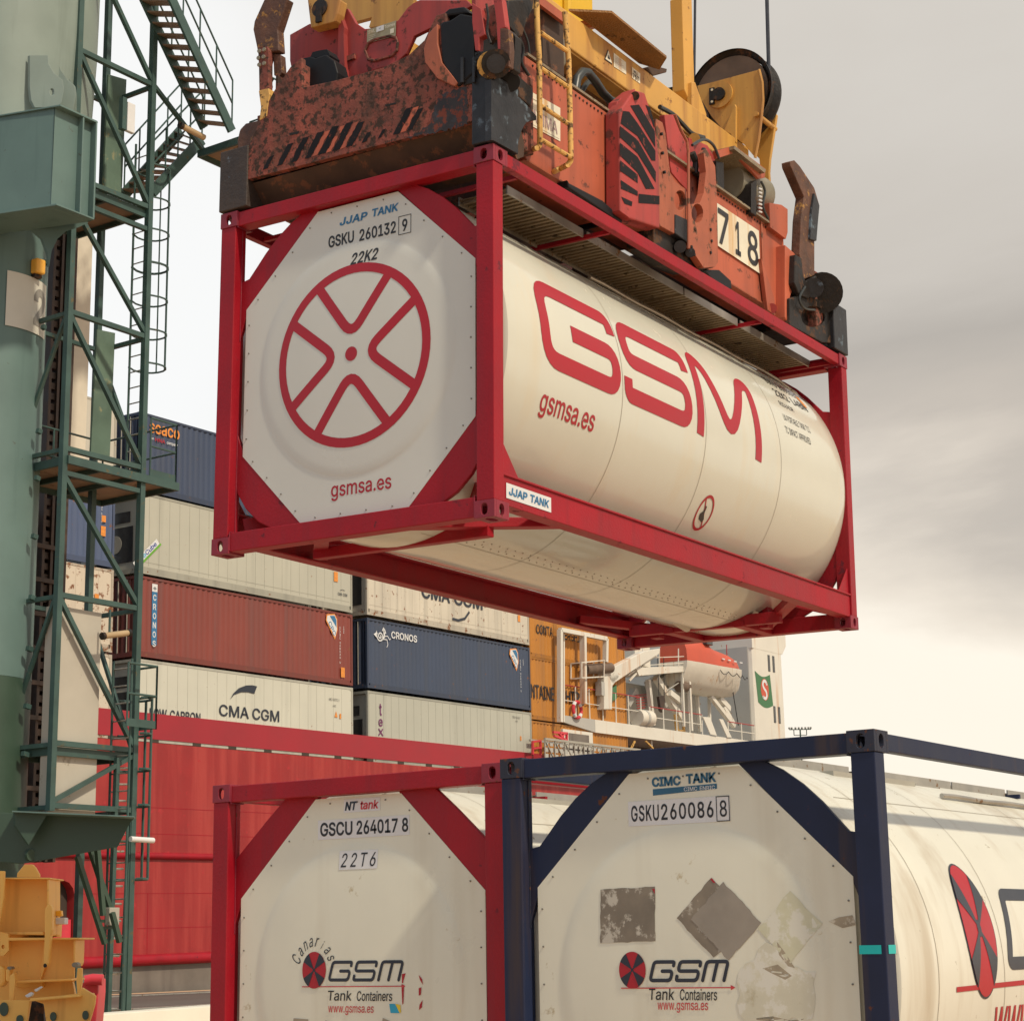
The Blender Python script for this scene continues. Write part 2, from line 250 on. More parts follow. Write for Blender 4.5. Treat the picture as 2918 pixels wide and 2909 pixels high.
# ---------------------------------------------------------------- lettering
FONT_DATA = """A)A&R&B)W,~*H,~,O&B+f&B*S*c*<+N)w,_*),_)d+M)M*c(=&B!(V(w(V)U+L)U+L(w B)*(#&B(#,~*$,~*F,|*e,v*~,l+8,^+I,M+W,:+a,$+g+i+i+P+h+;+d+*+^*u+T*h+J*[+>*R*p*?*p*:+$*8+5*2+E*)+T)y+b)k+m)Y+v)F+{)/+}(q+{(W+u(@+k(++]&s+J&b+2&T*r&J*P&D*+&B!(f&|*)&|*M(#*j(++#(8+2(H+;([+=(r+<)&+8)7+0)F+&)S*u)`*g)i*U)p*A)t*,)v(f)v!(f*Q)}*Q*4*S*E*V*T*]*c*e*o*o*x*{+#+.+)+=+*+N+&+d*{+w*n,-*Z,:*B,A*#,D(f,D C)a*?&;)p&?)H&I)#&[(`&t(D(7(.([&x)+&o)Y&k*2&o*f&x+:(.+d(D,-(`,K)#,e)H,v)p-%*?-**Y-(*r-$+.,y+D,q+Y,f+m,W+~,H,3,6,@+},K+h,S+O,Y+6+s+6+o+G+h+V+`+f+?,,*p,A*?,H)|,E)`,=)F,0)/+y(v+b(f+F(Y+%(R*[(O*2(R)d(Y)?(f(z(v(^)/(F)F(4)a(&)|&{*?&x*p(#+?(9+`(Z+s).,Y).,S(p,K(X,@(C,3(/,#&x+m&i+Y&Z+E&O+/&G*r&@*Y&< D)X)j&B(H&B(H&|)f&|*2(#*T(,*s(9+1(K+E(c+U(~+a)C+h)g+j*3+h*Z+a*~+U+C+F+_+2+u*u,,*W,9*6,A)l,D(E,D(E,~)p,~*E,z*p,p+;,_+[,G+w,*,1+b,A+9,J*g,N*3,J)[,A)-,1(`+v(;+Z&y+9&b*m&P*@&E!(f,~(f&B(#&B(#,~ E(_(#&B(#,~+N,~+N,D(f,D(f*R+=*R+=)t(f)t(f&|+Q&|+Q&B F(V(#&B(#,~+K,~+K,D(f,D(f*J+4*J+4)l(f)l(f&B G)k*A&;)p&?)G&I(~&[(_&t(C(7(-(]&x)+&n)Y&k*2&n*f&x+:(-+d(C,-(^,K(~,e)F,v)n-%*=-**W-(*q-#+.,y+E,o+Z,d+n,U,$,E,4,4,A+{,L+f,T+O,Z+7+s+7+^+d+>,+*p,@*=,H){,E)`,=)E,0).+y(v+c(f+F(Y+%(R*[(O*2(R)d(Y)?(f(z(v(^)/(G)F(4)a(&)}&{*A&x*]&z*w($+3(/+G(=+X(N+g(d+r(|+x);+z)X,2)U*O)U*O*4,_*4,_)V,[).,R(e,C(C,/(%+q&i+S&U+2&G*i&> H)g(#&B(#,~(f,~(f*U+c*U+c,~,I,~,I&B+c&B+c)w(f)w(f&B I&B&b&B&b&|(_&|(_,D&b,D&b,~*A,~*A,D)E,D)E&|*A&|*A&B J(H)G&;(x&@(R&M(3&d&w(&&i(L&d(z&d);(J);(J(z(L(^(T(E(c(2(t($).&x)G&u)`&x)u($*,(2*9(E*A(^*D(z*D,~+*,~+*(z+%(L*s(&*Z&d*;&M)r&@ K)4(P(z(P)g(t*9)<*d)c+2+F,~,@,~)v*H)s*H!(#&B(#,~(f,~(f+((e)p(f)O(f&B!+N&B)J*7)s*j,A&B L(D(#&B(#,~(f,~(f&|+C&|+C&B M*}(#&B(#,~)%,~*I)I*S)-*`(d*l(<*w&t*h&t*s(;+#(b+0),+:)I,],~-_,~-_&B,y&B,y*W,y*|,z+K,{+x,|,I-&,I,s+t,c+E,S*w,H*W+0&B*R&B)8*W)-*v(z+C(j+s(X,I(`,I(a+{(b+N(c*}(c*W(c&B N)n(#&B(#,~(q,~+1)E+E)$+_(S+y&z+p&y+l(T+j)++j)Q+j,~,O,~,O&B+^&B)X*V)?+$(}+W(T,D(`,F(c+Z(e*}(f*W(f&B O)x*?&;)p&?)H&I)#&[(`&t(D(7(.([&x)+&o)Y&k*2&o*f&x+:(.+d(D,-(`,K)#,e)H,v)p-%*?-**j-%+6,v+Z,e+z,K,:,-,P+d,a+:,k*f,n*2,k)Y,a)+,P([,:(7+z&t+Z&[+6&I*j&?!*?&x*]&z*y(&+7(4+N(F+c(]+s(y,#)>,,)d,.*2,,*[,#+%+s+G+c+c+N+z+7,1*y,>*],E*?,H)|,E)a,=)F,1)/+z(w+c(f+F(Y+%(R*[(O*2(R)d(Y)>(f(y(w(^)/(F)F(4)a(&)|&z P(y(#&B(#,~)z,~*D,{*f,t+%,h+>,W+Q,D+a,.+k+o+r+S+t+6+r*s+k*W+a*=+Q*&+>)n+%)^*f)Q*D)J)z)H(U)H(U*%)x*%*5*(*K*,*^*4*m*>*y*K+&*Z+-*k+1*}+2+6+1+I+-+[+&+m*y+{*m,,*^,7*K,>*5,C)w,D(f,D(f&B R(}(#&B(#,~){,~*E,{*f,u+&,j+>,Y+R,G+a,1+l+s+r+W+t+:+r*x+l*]+a*C+R*.+>)w+&)h*f)]*E)V){)T(H)T(H*3)y*3*6*4*L*8*_*?*n*H*z*S+(*a+.*q+2+&+3+:+2+M+.+`+(+p*z+~*n,.*_,8*K,>*6,C)x,D(f,D(f&B!+;&B)u)t*d)t,,&B S({)o&9)J&;)*&A(i&K(N&Y(9&k(((#&v(;&m(U&i(r(P(r(T(_(Z(N(d(@(q(4)#(*)4&~)G&x)Z&u)o&t**&u*?&y*R(#*d(-*r(7*~(D+,(R+2(c+4(t+2)(+.)6+%)A*w)K*k)S*])[*))m)F)~(z*1(X*A(>*U(+*n&{+/&w+N&y+k(%,)(3,@(D,T(Y,e(s,s)3,})Q-()r-**7-(*U,}*q,s+.,e+B,T+S,A+a,++i+n+l+T+++T+%+m*u,$*c,5*L,A*2,H)p,K)Z,I)G,F)5,@)%,8(t,.(j+}(b+p(^+b([+R(^+A(c+3(l+((w*y))*p)7*i)c*Y*<*K*m*<+A)}+N)q+Z)d+f)T+m)B+r)/+s(t+q(X+j(?+]((+L&n+7&[*x&M*Z&B*9&; T(}&c,D&c,~+|,~+|,D*5,D*5&B)O&B)O,D U)h*7&:)k&<)H&D)(&Q(g&d(O&z(=(8(/(T(&(u(#);(#,~(e,~(e)@(g))(m(n(v(Y)&(G)7(8)I(,)_&~)w&x*7&w*Q&x*j&~+$(,+7(8+F(G+S(Y+[(n+b))+d)@+d,~,I,~,I);,F(u,>(T,1(8+y&z+b&d+E&Q+%&D*^&< V)A)Z&B&R,~(<,~)N)])f(r*,&b)z&b*?(s*V)]+f,~,O,~*J&B W+]))&B&R,~(:,~)1)R)=(z)I(F)S&k)K&k)V(F)b(z)o)R*g,~+V,~,N)R,Z(z,g(F,r&k,i&k,t(F-#(z-1)R.&,~.k,~-8&B,G&B+J*x+9+b+*,[+8,[+)+f*s*x)u&B X)<&T&B)h*P)h){&`,~(P,~)@+k)Z+C)n*~*&*X)w*X*0*~*D+C*_+k+P,~,>,~*7)~*7*S,H&B+X&B*X(j*@)3*.)Q)u)v*()v)p)R)])4)D(j(C&B Y)9)Y&B)Y)_&R,~(C,~)N+2)m*X*.)u)o)u*/*Y*L+2+W,~,G,~*@)_*@&B a(A).&9(r&;([&?(F&G(4&Q(#&`&s&p&i(&&c(<&a(T&c(i&g({&n)/&x)<(()F(6)O(f)b)@)k)y)r*=)z*C*#*F***H*3*H*5*G*D*D*Q*?*^*8*h*/*p*#*w)r*|)c+#)R+$)@+#)1*|(~*w(_*b(L*F&l*W&v*n((+$(7+4(G+@(Z+J(n+Q)&+V);+Y)P+Z)~+U*R+B*a+8*m+**w*u+#*b+)*J++*/++&B*I&B*I&w*D&w*0&[)f&C)U&>)C&;!)8&p)N&r)b&v)s&~*%(,*2(8*;(E*B(T*F(c*H(s*H)L*7)D)v)>)V)9)=)6(o)-(c)&(X(|(O(t(I(k(E(_(D(Q(E(E(H(:(N(0(U(((`&|(k&w b(e)t&:)_&;)K&?):&F(s&b(_&~(X&~(X&B&x&B&x,~(Z,~(Z*t(_*t(r+4)9+O)J+U)^+Y)t+Z*7+X*S+P*n+C+)+0+<*u+L*Y+W*9+_)r+a)K+_)$+W(]+L(<+=&|+*&e*n&R*T&E*8&<!)k&r*%&t*:&z*K(**Z(8*g(I*q(^*x(t*|)1*})K*|)f*x)~*q*9*h*M*[*_*L*l*:*w*&*})k+#)T*})@*w)/*m(|*`(o*N(f*;(_*$(Z)g(Y)K(Z)0(_(s(f([(p(G(|(6)0())A&z)T&t c(G)^&:)<&=(y&E(^&R(E&f(0&}&{(=&o(]&h)#&e)I&h)p&o*8&{*W(0*s(E+/(^+B(y+P)<+X)^+Z*8+S*f+>+.*w+D*I*d*:*V*U*B*l*%*z)^+#)F*})1*v(z*k(k*](_*J(T*6(N){(J)c(H)I(J)1(N(t(T(^(_(I(k(8(z(*)1&z)F&t)^&q*&&w*C(**X(A*e(^+E(N+?(>+8(.+/&{*g&W*9&A d(e)Q&:)3&<(r&E(W&R(A&e(.&|&z(<&n(]&g)$&e)K&g)r&n*9&z*Y(.*u(A+0(X+C(r+P)3+X)R+Z)i+Y)|+U*1+O*S+4*g*t*l*t*l,~+N,~+N&B*n&B*n&~*h&~*S&b*0&F){&?)h&;!)[&r)q&t**&z*;()*J(6*V(G*`([*g(s*k)0*m)K*k)g*g*$*a*;*V*N*J*`*;*m***w)r*})[+#)D*})0*w(z*l(k*_(_*M(T*9(N)~(J)f(H)K(J)1(N(t(U(^(_(I(k(8(z(*)0&z)D&t e(O)c&:)?&=(z&E(^&R(D&f(0&}&{(=&o(]&h)#&e)I&g)o&o*6&z*V(/*r(C+.([+A(w+O):+X)[+Z)q+Y**+V*>+P*Q+H*d+=*t+/+(*y+5*f+?*N+G*4+L)r+M)P+M)7(3)7(3)l+,)l*k)X*i)q*e*,*_*A*T*R*I*b*;*o***x)r*})[+#)E*})2*x({*n(l*b(`*R(U*B(N*/(I)v(H)b(H)@(J)$(N(h(V(R(b(@(p(1)$($)7&x)L&s)c&q*2&x*Q(1*g(Q+G(C+@(0+6&z+)&j*u&]*c&P*O&F*9&?)|&; g(f)^$`)B$b)*$e(o$k(Z$s(I$}(:%.(.%;&~%H&v%W(M%t(c%Z)(%D)7%?)I%<)^%;){%=*9%E*N%Q*_%c*i%{*l&<*l(,*g(,*S&l*0&R){&L)h&H)Q&G)3&I(s&P(Y&^(B&n(/()&z(B&n(a&g)(&e)M&g)t&n*;&z*Y(/*u(B+0(X+C(s+P)4+X)R+Z)i+Y)|+U*1+O*T+4*i*t*n*t*n+U+N+U+N&9+L%u+E%Y+8%B+(%/*o${*W$o*=$g)|$b!)[&~)r($**(**<(3*J(?*V(O*a(b*h(w*l)4*m)O*l)j*h*%*a*<*W*O*K*`*<*m*+*w)r*})[+#)D*})1*w(z*m(k*_(_*N(U*:(N*$(J)i(H)O(J)5(N(y(U(d(_(P(l(@(z(4)1(*)E($ h(V(Z)r(Z&B&x&B&x,~(Z,~(Z*S(N*S(]*t(m+2)%+D)=+P)V+X)r+Z*0+Y*G+S*[+K*n+>*}+.+/*v+8*_+=*C+?*#+?&B*]&B*])z*Y*;*R*R*E*e*4*s)z*{)a*~)N*})>*y)/*r(|*i(q*^(g*O(`*>([*, i$q&x&B&x+U(Z+U(Z&B!(<,;(1,<(&,@&y,G&r,O&n,X&l,d&n,o&r,y&y-%(&-,(1-0(<-2(G-0(Q-,(Z-%(b,y(f,o(g,d(f,X(b,O(Z,G(Q,@(G,< k(8(V(r(V)c(b)c*P+U+B+U)F)U)?)U!&x&B&x,~(Z,~(Z&B!*Z&B(})H)M)t+N&B m*j&x&B&x+U(X+U(X*[(T*[(Z*o(c+$(m+4(y+@),+J):+R)I+X)Y+[)j+]*)+Y*@+Q*S+C*d+0*o*u*v*[*m*[*s*m*{*~+++1+8+>+F+H+W+Q+i+W+|+[,5+],J+[,_+V,r+N-(+C-7+4-C*}-L*h-Q*O-S*3-S&B,q&B,q*2,n*K,f*_,Y*n,H*x,6*~+~+#+m*~+^*{+P*u+E*m+;*c+3*V+.*I+**;+)*++)&B*F&B*F*8*D*L*=*^*1*l)}*w)k*})U+#)G*~)9*{),*u(z*m(p*c(g*U(`*F([*5(Z)}(Z&B n(U(Z)r(Z&B&x&B&x+U(X+U(X*S(N*S(]*t(m+2)%+D)=+P)V+X)r+Z*0+Y*G+S*[+K*n+>*}+.+/*v+8*_+=*C+?*#+?&B*]&B*])z*Y*;*R*R*E*e*4*s)z*{)a*~)N*})>*y)/*r(|*i(q*^(g*O(`*>([*, o([)^&:)<&=(y&E(^&R(E&f(0&}&{(=&o(]&h)#&e)I&h)p&o*8&{*W(0*s(E+/(^+B(y+P)<+X)^+Z*$+X*C+P*`+B*x+/+1*s+A*W+M*8+U)p+W)I+U)#+M(]+A(=+1&}*x&f*`&R*C&E*$&=!)^&q)v&t*0&z*B(**Q(8*_(I*h(^*o(t*s)1*t)I*s)c*o){*h*6*_*J*Q*]*B*k*0*v)v*})^+#)F*})1*v(z*k(k*](_*J(T*6(N){(J)c(H)I(J)1(N(t(T(^(_(I(k(8(z(*)1&z)F&t p(e&x$h&x+U(X+U(X*t(_*t(r+4)9+O)J+U)^+Y)t+Z*7+X*S+P*n+C+)+0+<*u+L*Y+W*9+_)r+a)K+_)$+W(]+L(<+=&|+*&e*n&R*T&E*8&<)t&:)_&;)K&?);&F(s&b(_&~(Z&~(Z$h!)k&r*%&t*:&z*K(**Z(8*g(I*q(^*x(t*|)1*})K*|)f*x)~*q*9*h*M*[*_*L*l*:*w*&*})k+#)T*})@*w)/*m(|*`(o*N(f*;(_*$(Z)g(Y)K(Z)0(_(s(f([(p(G(|(6)0())A&z)T&t r%t&x&B&x+U(X+U(X*v([*v(e+-(r+<)%+I)9+S)M+Y)d+[)t+Z*&+Z*&*w)u*y)^*{)L*y)<*v)-*p({*g(p*](g*P(`*A([*2(Z)|(Z&B s(()D&:)+&;(n&?(X&E(E&N(4&Z(%&i&u&y&l(1&g(F(F(S(M(?(W(0(e(#(v&w).&r)C&p)]&r)r&x*((%*6(2*=(@*@(O*>([*:(g*2(q*&(y)t)#)c))(~)8(_)B(D)N(0)_&})r&u*-&r*F&t*[&z*o()+%(7+5(G+B([+L(r+T)/+Y)I+Z)c+Y)y+U*2+N*C+E*R+:*`+-*j*y*s*i*y*V*@*I*:*W*2*e*&*q)s*z)a+$)I+&)4+$(|*{(l*r(`*f(W*X(U*I(V*<([*1(e*&(q)z)%)t):)n)t)`*9)V*S)I*g)9*u)&*}(l+$(S*~(=*x()*m&r*_&b*M&T*8&H){&@)a&; t%S)Z+U)Z*|&H*|&H+U!(),W(g,W(g(J(h(;(k(.(q($(y&z)*&v)8&u)G&v)X&y)d&D)N&?)6&>(s&A(Y&I(D&W(5&l(,((()(E u(V)D&=),&?(p&D([&M(I&Y(:&j(-&~(#(:&y(U&x(t&x+U(Z+U(Z(y(](^(e(F(r(3)(($)=&x)V&u)i&v)y&z*-(%*;(/*F(;*O(I*V(Y*[(m*])&*]+U+?+U+?&B*_&B*_(D*h(D*Z(#*I&f*5&S)y&G)`&? w*?(s&B&Y+U(?+U(n)e)((r)=&l)3&l)H(p)])e*0+U*q+U+D)e+X(q+m&l+b&l+x(p,2)e,a+U-G+U,-&B+J&B*t):*f)p*W*L*I+,*W+,*I*L*;)p*,):)U&B y(A&r$l($%F(/%E(P%C(Y%F(c%K(k%R(s%](z%j)$%y)1&A&S+U(<+U)3)))I(?)]&W)F&W)X(?)o))*f+U+M+U)Z%c)?%1)3%$)&$w(t$o(f$j(U$g(C$f()$h 0)&)r&;)M&?),&I(k&Z(Q&s(=(5(-(Y&|))&u)X&s*2&u*g&|+;(-+f(=,/(R,M(k,e)-,w)M-%)r-**:-%*[,w*x,e+6,M+J,/+Z+f+g+;+n*g+p*2+n)X+g))+Z(Y+J(5+6&s*x&Z*[&I*;&?!)r&u*.&w*C(#*V(2*g(D*u(]+#(y+,)>+0)d+2*2+0*[+,+%+#+G*u+d*g+{*V,3*C,A*.,I)r,L)Y,I)D,A)1,3(|+{(o+d(d+G([+%(W*[(U*2(W)d([)>(d(y(o(](|(D)1(2)D(#)Y&w 1)&(4&B(4&z+b&z+b&B!*H,~*H&B)c&B)c,@)`,@(>+@(>,+)T,~ 2)&((&B((&r)y)t*N*N*l*|*q+/*t+>*u+M*t+`*p+p*i+~*_,/*S,9*E,A*6,G*$,J)o,L)[,J)J,F):,?)-,6(},+(t+x(m+i(i+W(h+D(*+D(,+b(3+}(>,:(N,P(b,c(x,q)6,|)R-&)p-**2-&*M,|*g,r*},c+4,Q+C,=+N,&+U+i+W+N+V+<+S+*+M*s+E*`+9*L+**7*?)B)&(#)&&|+`&|+`&B 3)&)i&;)J&=)-&C(n&L(T&X(@&i(.&|&|(7&s(P&o(m(U(m(X([(_(L(g(?(r(4)#(*)3&~)D&y)V&v)j&u)~&v*6&z*G($*W(-*e(8*p(E*x(T*}(f*~(z*})1*x)B*q)R*g)b*X)n*G)y*2*$)t**)W*,)+*,)+*`*T,@*T,D(.,D(.,~+N,~+N,M)b*J)b*U*+*V*K*R*i*H+&*:+<*(+M)m+Y)T+b);+d(z+a(]+Y(B+L(*+<&p+&&^*j&N*M&D*/&= 4)&&k(Q&k),*+,~*l,~(U)4(U)1+x)1+x(Q!*N&B*N(b*N({*N*s+1*s+1&B 5)&)l&;)N&=)3&C(u&M(_&[(K&l(;(#(/(:(&(Q(#(k(c(k(f([(k(N(s(A(}(6).(,);(#)J&y)Z&v)l&u*$&v*7&{*H((*W(3*e(A*o(P*w(c*{(v*})0*{)E*v)Y*o)l*d)|*V*/*G*:*5*B)}*G)i*I)5*@)%*:(t*3(i**(+*1(H,~+H,~+H,D)$,D(o*b(q*b(}*l)0*s)@*z)P+#)c+&)t+(*0+%*F*}*Z*v*n*l+#*`+3*Q+@*A+L*/+U)v+])a+a)I+b)1+_(m+W(N+K(4+:&w+%&c*j&Q*N&E*1&> 6)&)q&;)R&>)6&E(w&Q(`&b(L&v(<(2(1(M(*(k(()0())I(/)c(8)~(E*@(X*c(r+.*0,~*w,~)$*9(z*9)3*T)R*h)z*o*=*m*W*f*q*[++*L+=*:+L*#+V)f+^)I+`)++^(h+U(J+J(1+:&u+&&a*k&P*P&E*5&>!)q&s*)&u*;&z*K(&*Y(1*e(>*o(M*w(`*{(r*|)+*{)@*w)R*o)d*e)s*Y*$*K*/*;*7*)*<)q*=)^*<)L*7)<*0).*$(})t(s)e(l)S(g)A(f),(g(s(l(`(s(N(}(>).(1)<(&)L&z)^&u 7)&(I&B*x,@*x,D(%,D(%,~+b,~+b,A)3&B 8)&)q&;)O&=)1&C(q&M(W&[(C&m(2(%(%(<&y(U&w(p&x)*&})>())Q(3)c(?)s(M*$(^*0(o*8)&*=)&*?(j*H(U*U(E*i(8+#(1+<(.+V(1+p(7,-(B,B(R,U(e,f({,s)8,})S-()q-**3-(*N,}*g,s*},f+4,U+C,B+O,-+U+p+X+V+U+<+N+#+A*i+1*U*x*H*a*?*a*=*t*8+)*0+9*$+G)s+S)c+^)Q+f)>+j)*+l(p+i(U+b(<+T(%+D&m+/&[*r&M*U&C*7&=!)q&t*,&u*?&y*Q(#*a(-*n(7*x(C+$(R+)(b++(t+))++#);*w)K*m)X*_)d*O)n*=)u*+)y)q)z)])y)I)u)7)n)()d(u)X(k)K(c);(^)+([(t(^(b(b(R(j(C(t(7)%(-)5(#)G&y)[&u!)q*V*(*W*8*Z*F*a*S*i*_*s*h+#*o+2*s+A*t+R*s+c*o+r*i,#*`,0*T,:*G,A*8,G*(,K)q,L)_,K)N,G)?,A)2,:)&,0(z,#(s+r(o+c(n+R(o+A(s+2(z+#)(*s)3*i)@*a)O*Z)`*W 9)&)q-**4-&*Q,{*k,o+&,_+:,J+J,2+V+s+^+T+`+5+^*w+X*]+O*B+A*#+.)^*p)6)V&B(k&B*b*,*h*,*S)l*5)X)i)Q)J)S)/)Y(r)e(])t(J*+(;*A(0*Z(**v((+:(*+X(1+v(=,4(M,K(a,`(x,o)6,{)R-&!)q,L)^,K)L,F)<,>).,3(},&(s+r(l+a(h+N(f+:(h+$(l*n(s*[(}*L).*@)<*5)L*.)^*))q*&*)*)*;*-*K*5*Y*?*f*L*o*[*w*m*{+#*|+8*{+M*w+a*o+r*f,%*Y,3*K,>*;,F*),K .%+(G&>(;&?(1&C(&&K&z&T&v&`&u&l&v&x&z(((&(1(1(9(;(=(G(?(S(=(_(9(i(1(p(((u&x(v&l(u&`(p&T(i&K(_&C(S&? /%j)z-;(/%P&P%P)@-;"""
_AL = ''.join(chr(i) for i in range(35, 127) if i not in (92, 34, 39))
def _dec(p): return _AL.index(p[0])*len(_AL)+_AL.index(p[1])
GL = {}
for _g in FONT_DATA.split(' '):
    GL[_g[0]] = (_dec(_g[1:3])/1000, [[((_dec(l[i:i+2])-300)/1000, (_dec(l[i+2:i+4])-300)/1000) for i in range(0, len(l)-3, 4)] for l in _g[3:].split('!') if len(l) >= 12])
def _area(l): return sum(l[i-1][0]*l[i][1]-l[i][0]*l[i-1][1] for i in range(len(l)))/2
def _inside(p, l):
    r = False
    for i in range(len(l)):
        a, b = l[i-1], l[i]
        if (a[1] > p[1]) != (b[1] > p[1]) and p[0] < (b[0]-a[0])*(p[1]-a[1])/(b[1]-a[1])+a[0]: r = not r
    return r
def _clean(l):
    ch = True
    while ch:
        ch = False
        for i in range(len(l)):
            a, b, c = l[i-1], l[i], l[(i+1) % len(l)]
            if math.dist(a, b) < .004 or abs((b[0]-a[0])*(c[1]-a[1])-(b[1]-a[1])*(c[0]-a[0])) < 1e-5: l = l[:i]+l[i+1:]; ch = True; break
    return l
GL = {k: (a, [m for m in map(_clean, ls) if len(m) > 2]) for k, (a, ls) in GL.items()}
def earclip(o, hs):
    P = list(o) if _area(o) > 0 else list(reversed(o)); cr = lambda a, b, c: (b[0]-a[0])*(c[1]-a[1])-(b[1]-a[1])*(c[0]-a[0])
    hs = sorted((list(reversed(h)) if _area(h) > 0 else list(h) for h in hs), key=lambda h: -max(p[0] for p in h))
    for h in hs:
        k = max(range(len(h)), key=lambda i: h[i][0]); p = h[k]; best = None; n = len(P)
        def cross(a, b, c, d): return cr(a, b, c)*cr(a, b, d) < -1e-14 and cr(c, d, a)*cr(c, d, b) < -1e-14
        for i in sorted(range(n), key=lambda i: math.dist(P[i], p)):
            if not any(cross(p, P[i], P[j-1], P[j]) for j in range(n)) and not any(cross(p, P[i], h[j-1], h[j]) for j in range(len(h))): best = i; break
        if best is None: continue
        P = P[:best+1]+h[k:]+h[:k+1]+P[best:]
    idx = list(range(len(P))); T = []; g = 0
    while len(idx) > 3 and g < 4000:
        g += 1; n = len(idx); done = False
        for i in range(n):
            a, b, c = P[idx[i-1]], P[idx[i]], P[idx[(i+1) % n]]; w_ = cr(a, b, c)
            if w_ <= 1e-12:
                if abs(w_) <= 1e-12: idx.pop(i); done = True; break
                continue
            ok = True
            for j in idx:
                q = P[j]
                if q in (a, b, c): continue
                if cr(a, b, q) >= 0 and cr(b, c, q) >= 0 and cr(c, a, q) >= 0: ok = False; break
            if ok: T.append((idx[i-1], idx[i], idx[(i+1) % n])); idx.pop(i); done = True; break
        if not done: break
    if len(idx) == 3: T.append(tuple(idx))
    want = abs(_area(o))-sum(abs(_area(h)) for h in hs); got = sum(cr(P[a], P[b], P[c])/2 for a, b, c in T)
    if abs(got-want) > .02*want:
        lp = [[Vector((*p, 0)) for p in l] for l in [o]+hs]; return [(q.x, q.y) for l in lp for q in l], [tuple(t) for t in tessellate_polygon(lp)]
    return P, T
_tc = {}
def glyphs(txt, bold=0.0, shear=0.0, space=1.0):
    k = (txt, bold, shear, space)
    if k in _tc: return _tc[k]
    vs = []; fs = []; x = 0
    for ch in txt:
        if ch == ' ': x += .28*space; continue
        adv, loops = GL[ch]; big = max(loops, key=lambda l: abs(_area(l))); holes = [_area(l)*_area(big) < 0 for l in loops]; L2 = []
        for l, h in zip(loops, holes):
            if bold:
                sg = 1 if (_area(l) > 0) != h else -1; o = []
                for i in range(len(l)):
                    a, b, c = l[i-1], l[i], l[(i+1) % len(l)]
                    d0 = Vector((b[0]-a[0], b[1]-a[1])).normalized(); d1 = Vector((c[0]-b[0], c[1]-b[1])).normalized()
                    n0 = Vector((d0.y, -d0.x))*sg; n1 = Vector((d1.y, -d1.x))*sg; m = n0+n1
                    if m.length < .1: m = n0
                    m.normalize(); kk = bold/max(.6, m.dot(n0)); o.append((b[0]+m.x*kk, b[1]+m.y*kk))
                l = o
            L2.append([(x+p[0]+shear*p[1], p[1]) for p in l])
        outs = [l for l, h in zip(L2, holes) if not h]; hs = [l for l, h in zip(L2, holes) if h]
        for o in outs:
            P, T = earclip(o, [h for h in hs if _inside(h[0], o)]); n = len(vs); vs += P; fs += [tuple(i+n for i in t) for t in T]
        x += adv*space
    x0 = min(v[0] for v in vs); x1 = max(v[0] for v in vs); y0 = min(v[1] for v in vs); y1 = max(v[1] for v in vs)
    r = ([((v[0]-x0)/(x1-x0), (v[1]-y0)/(y1-y0)) for v in vs], fs); _tc[k] = r; return r
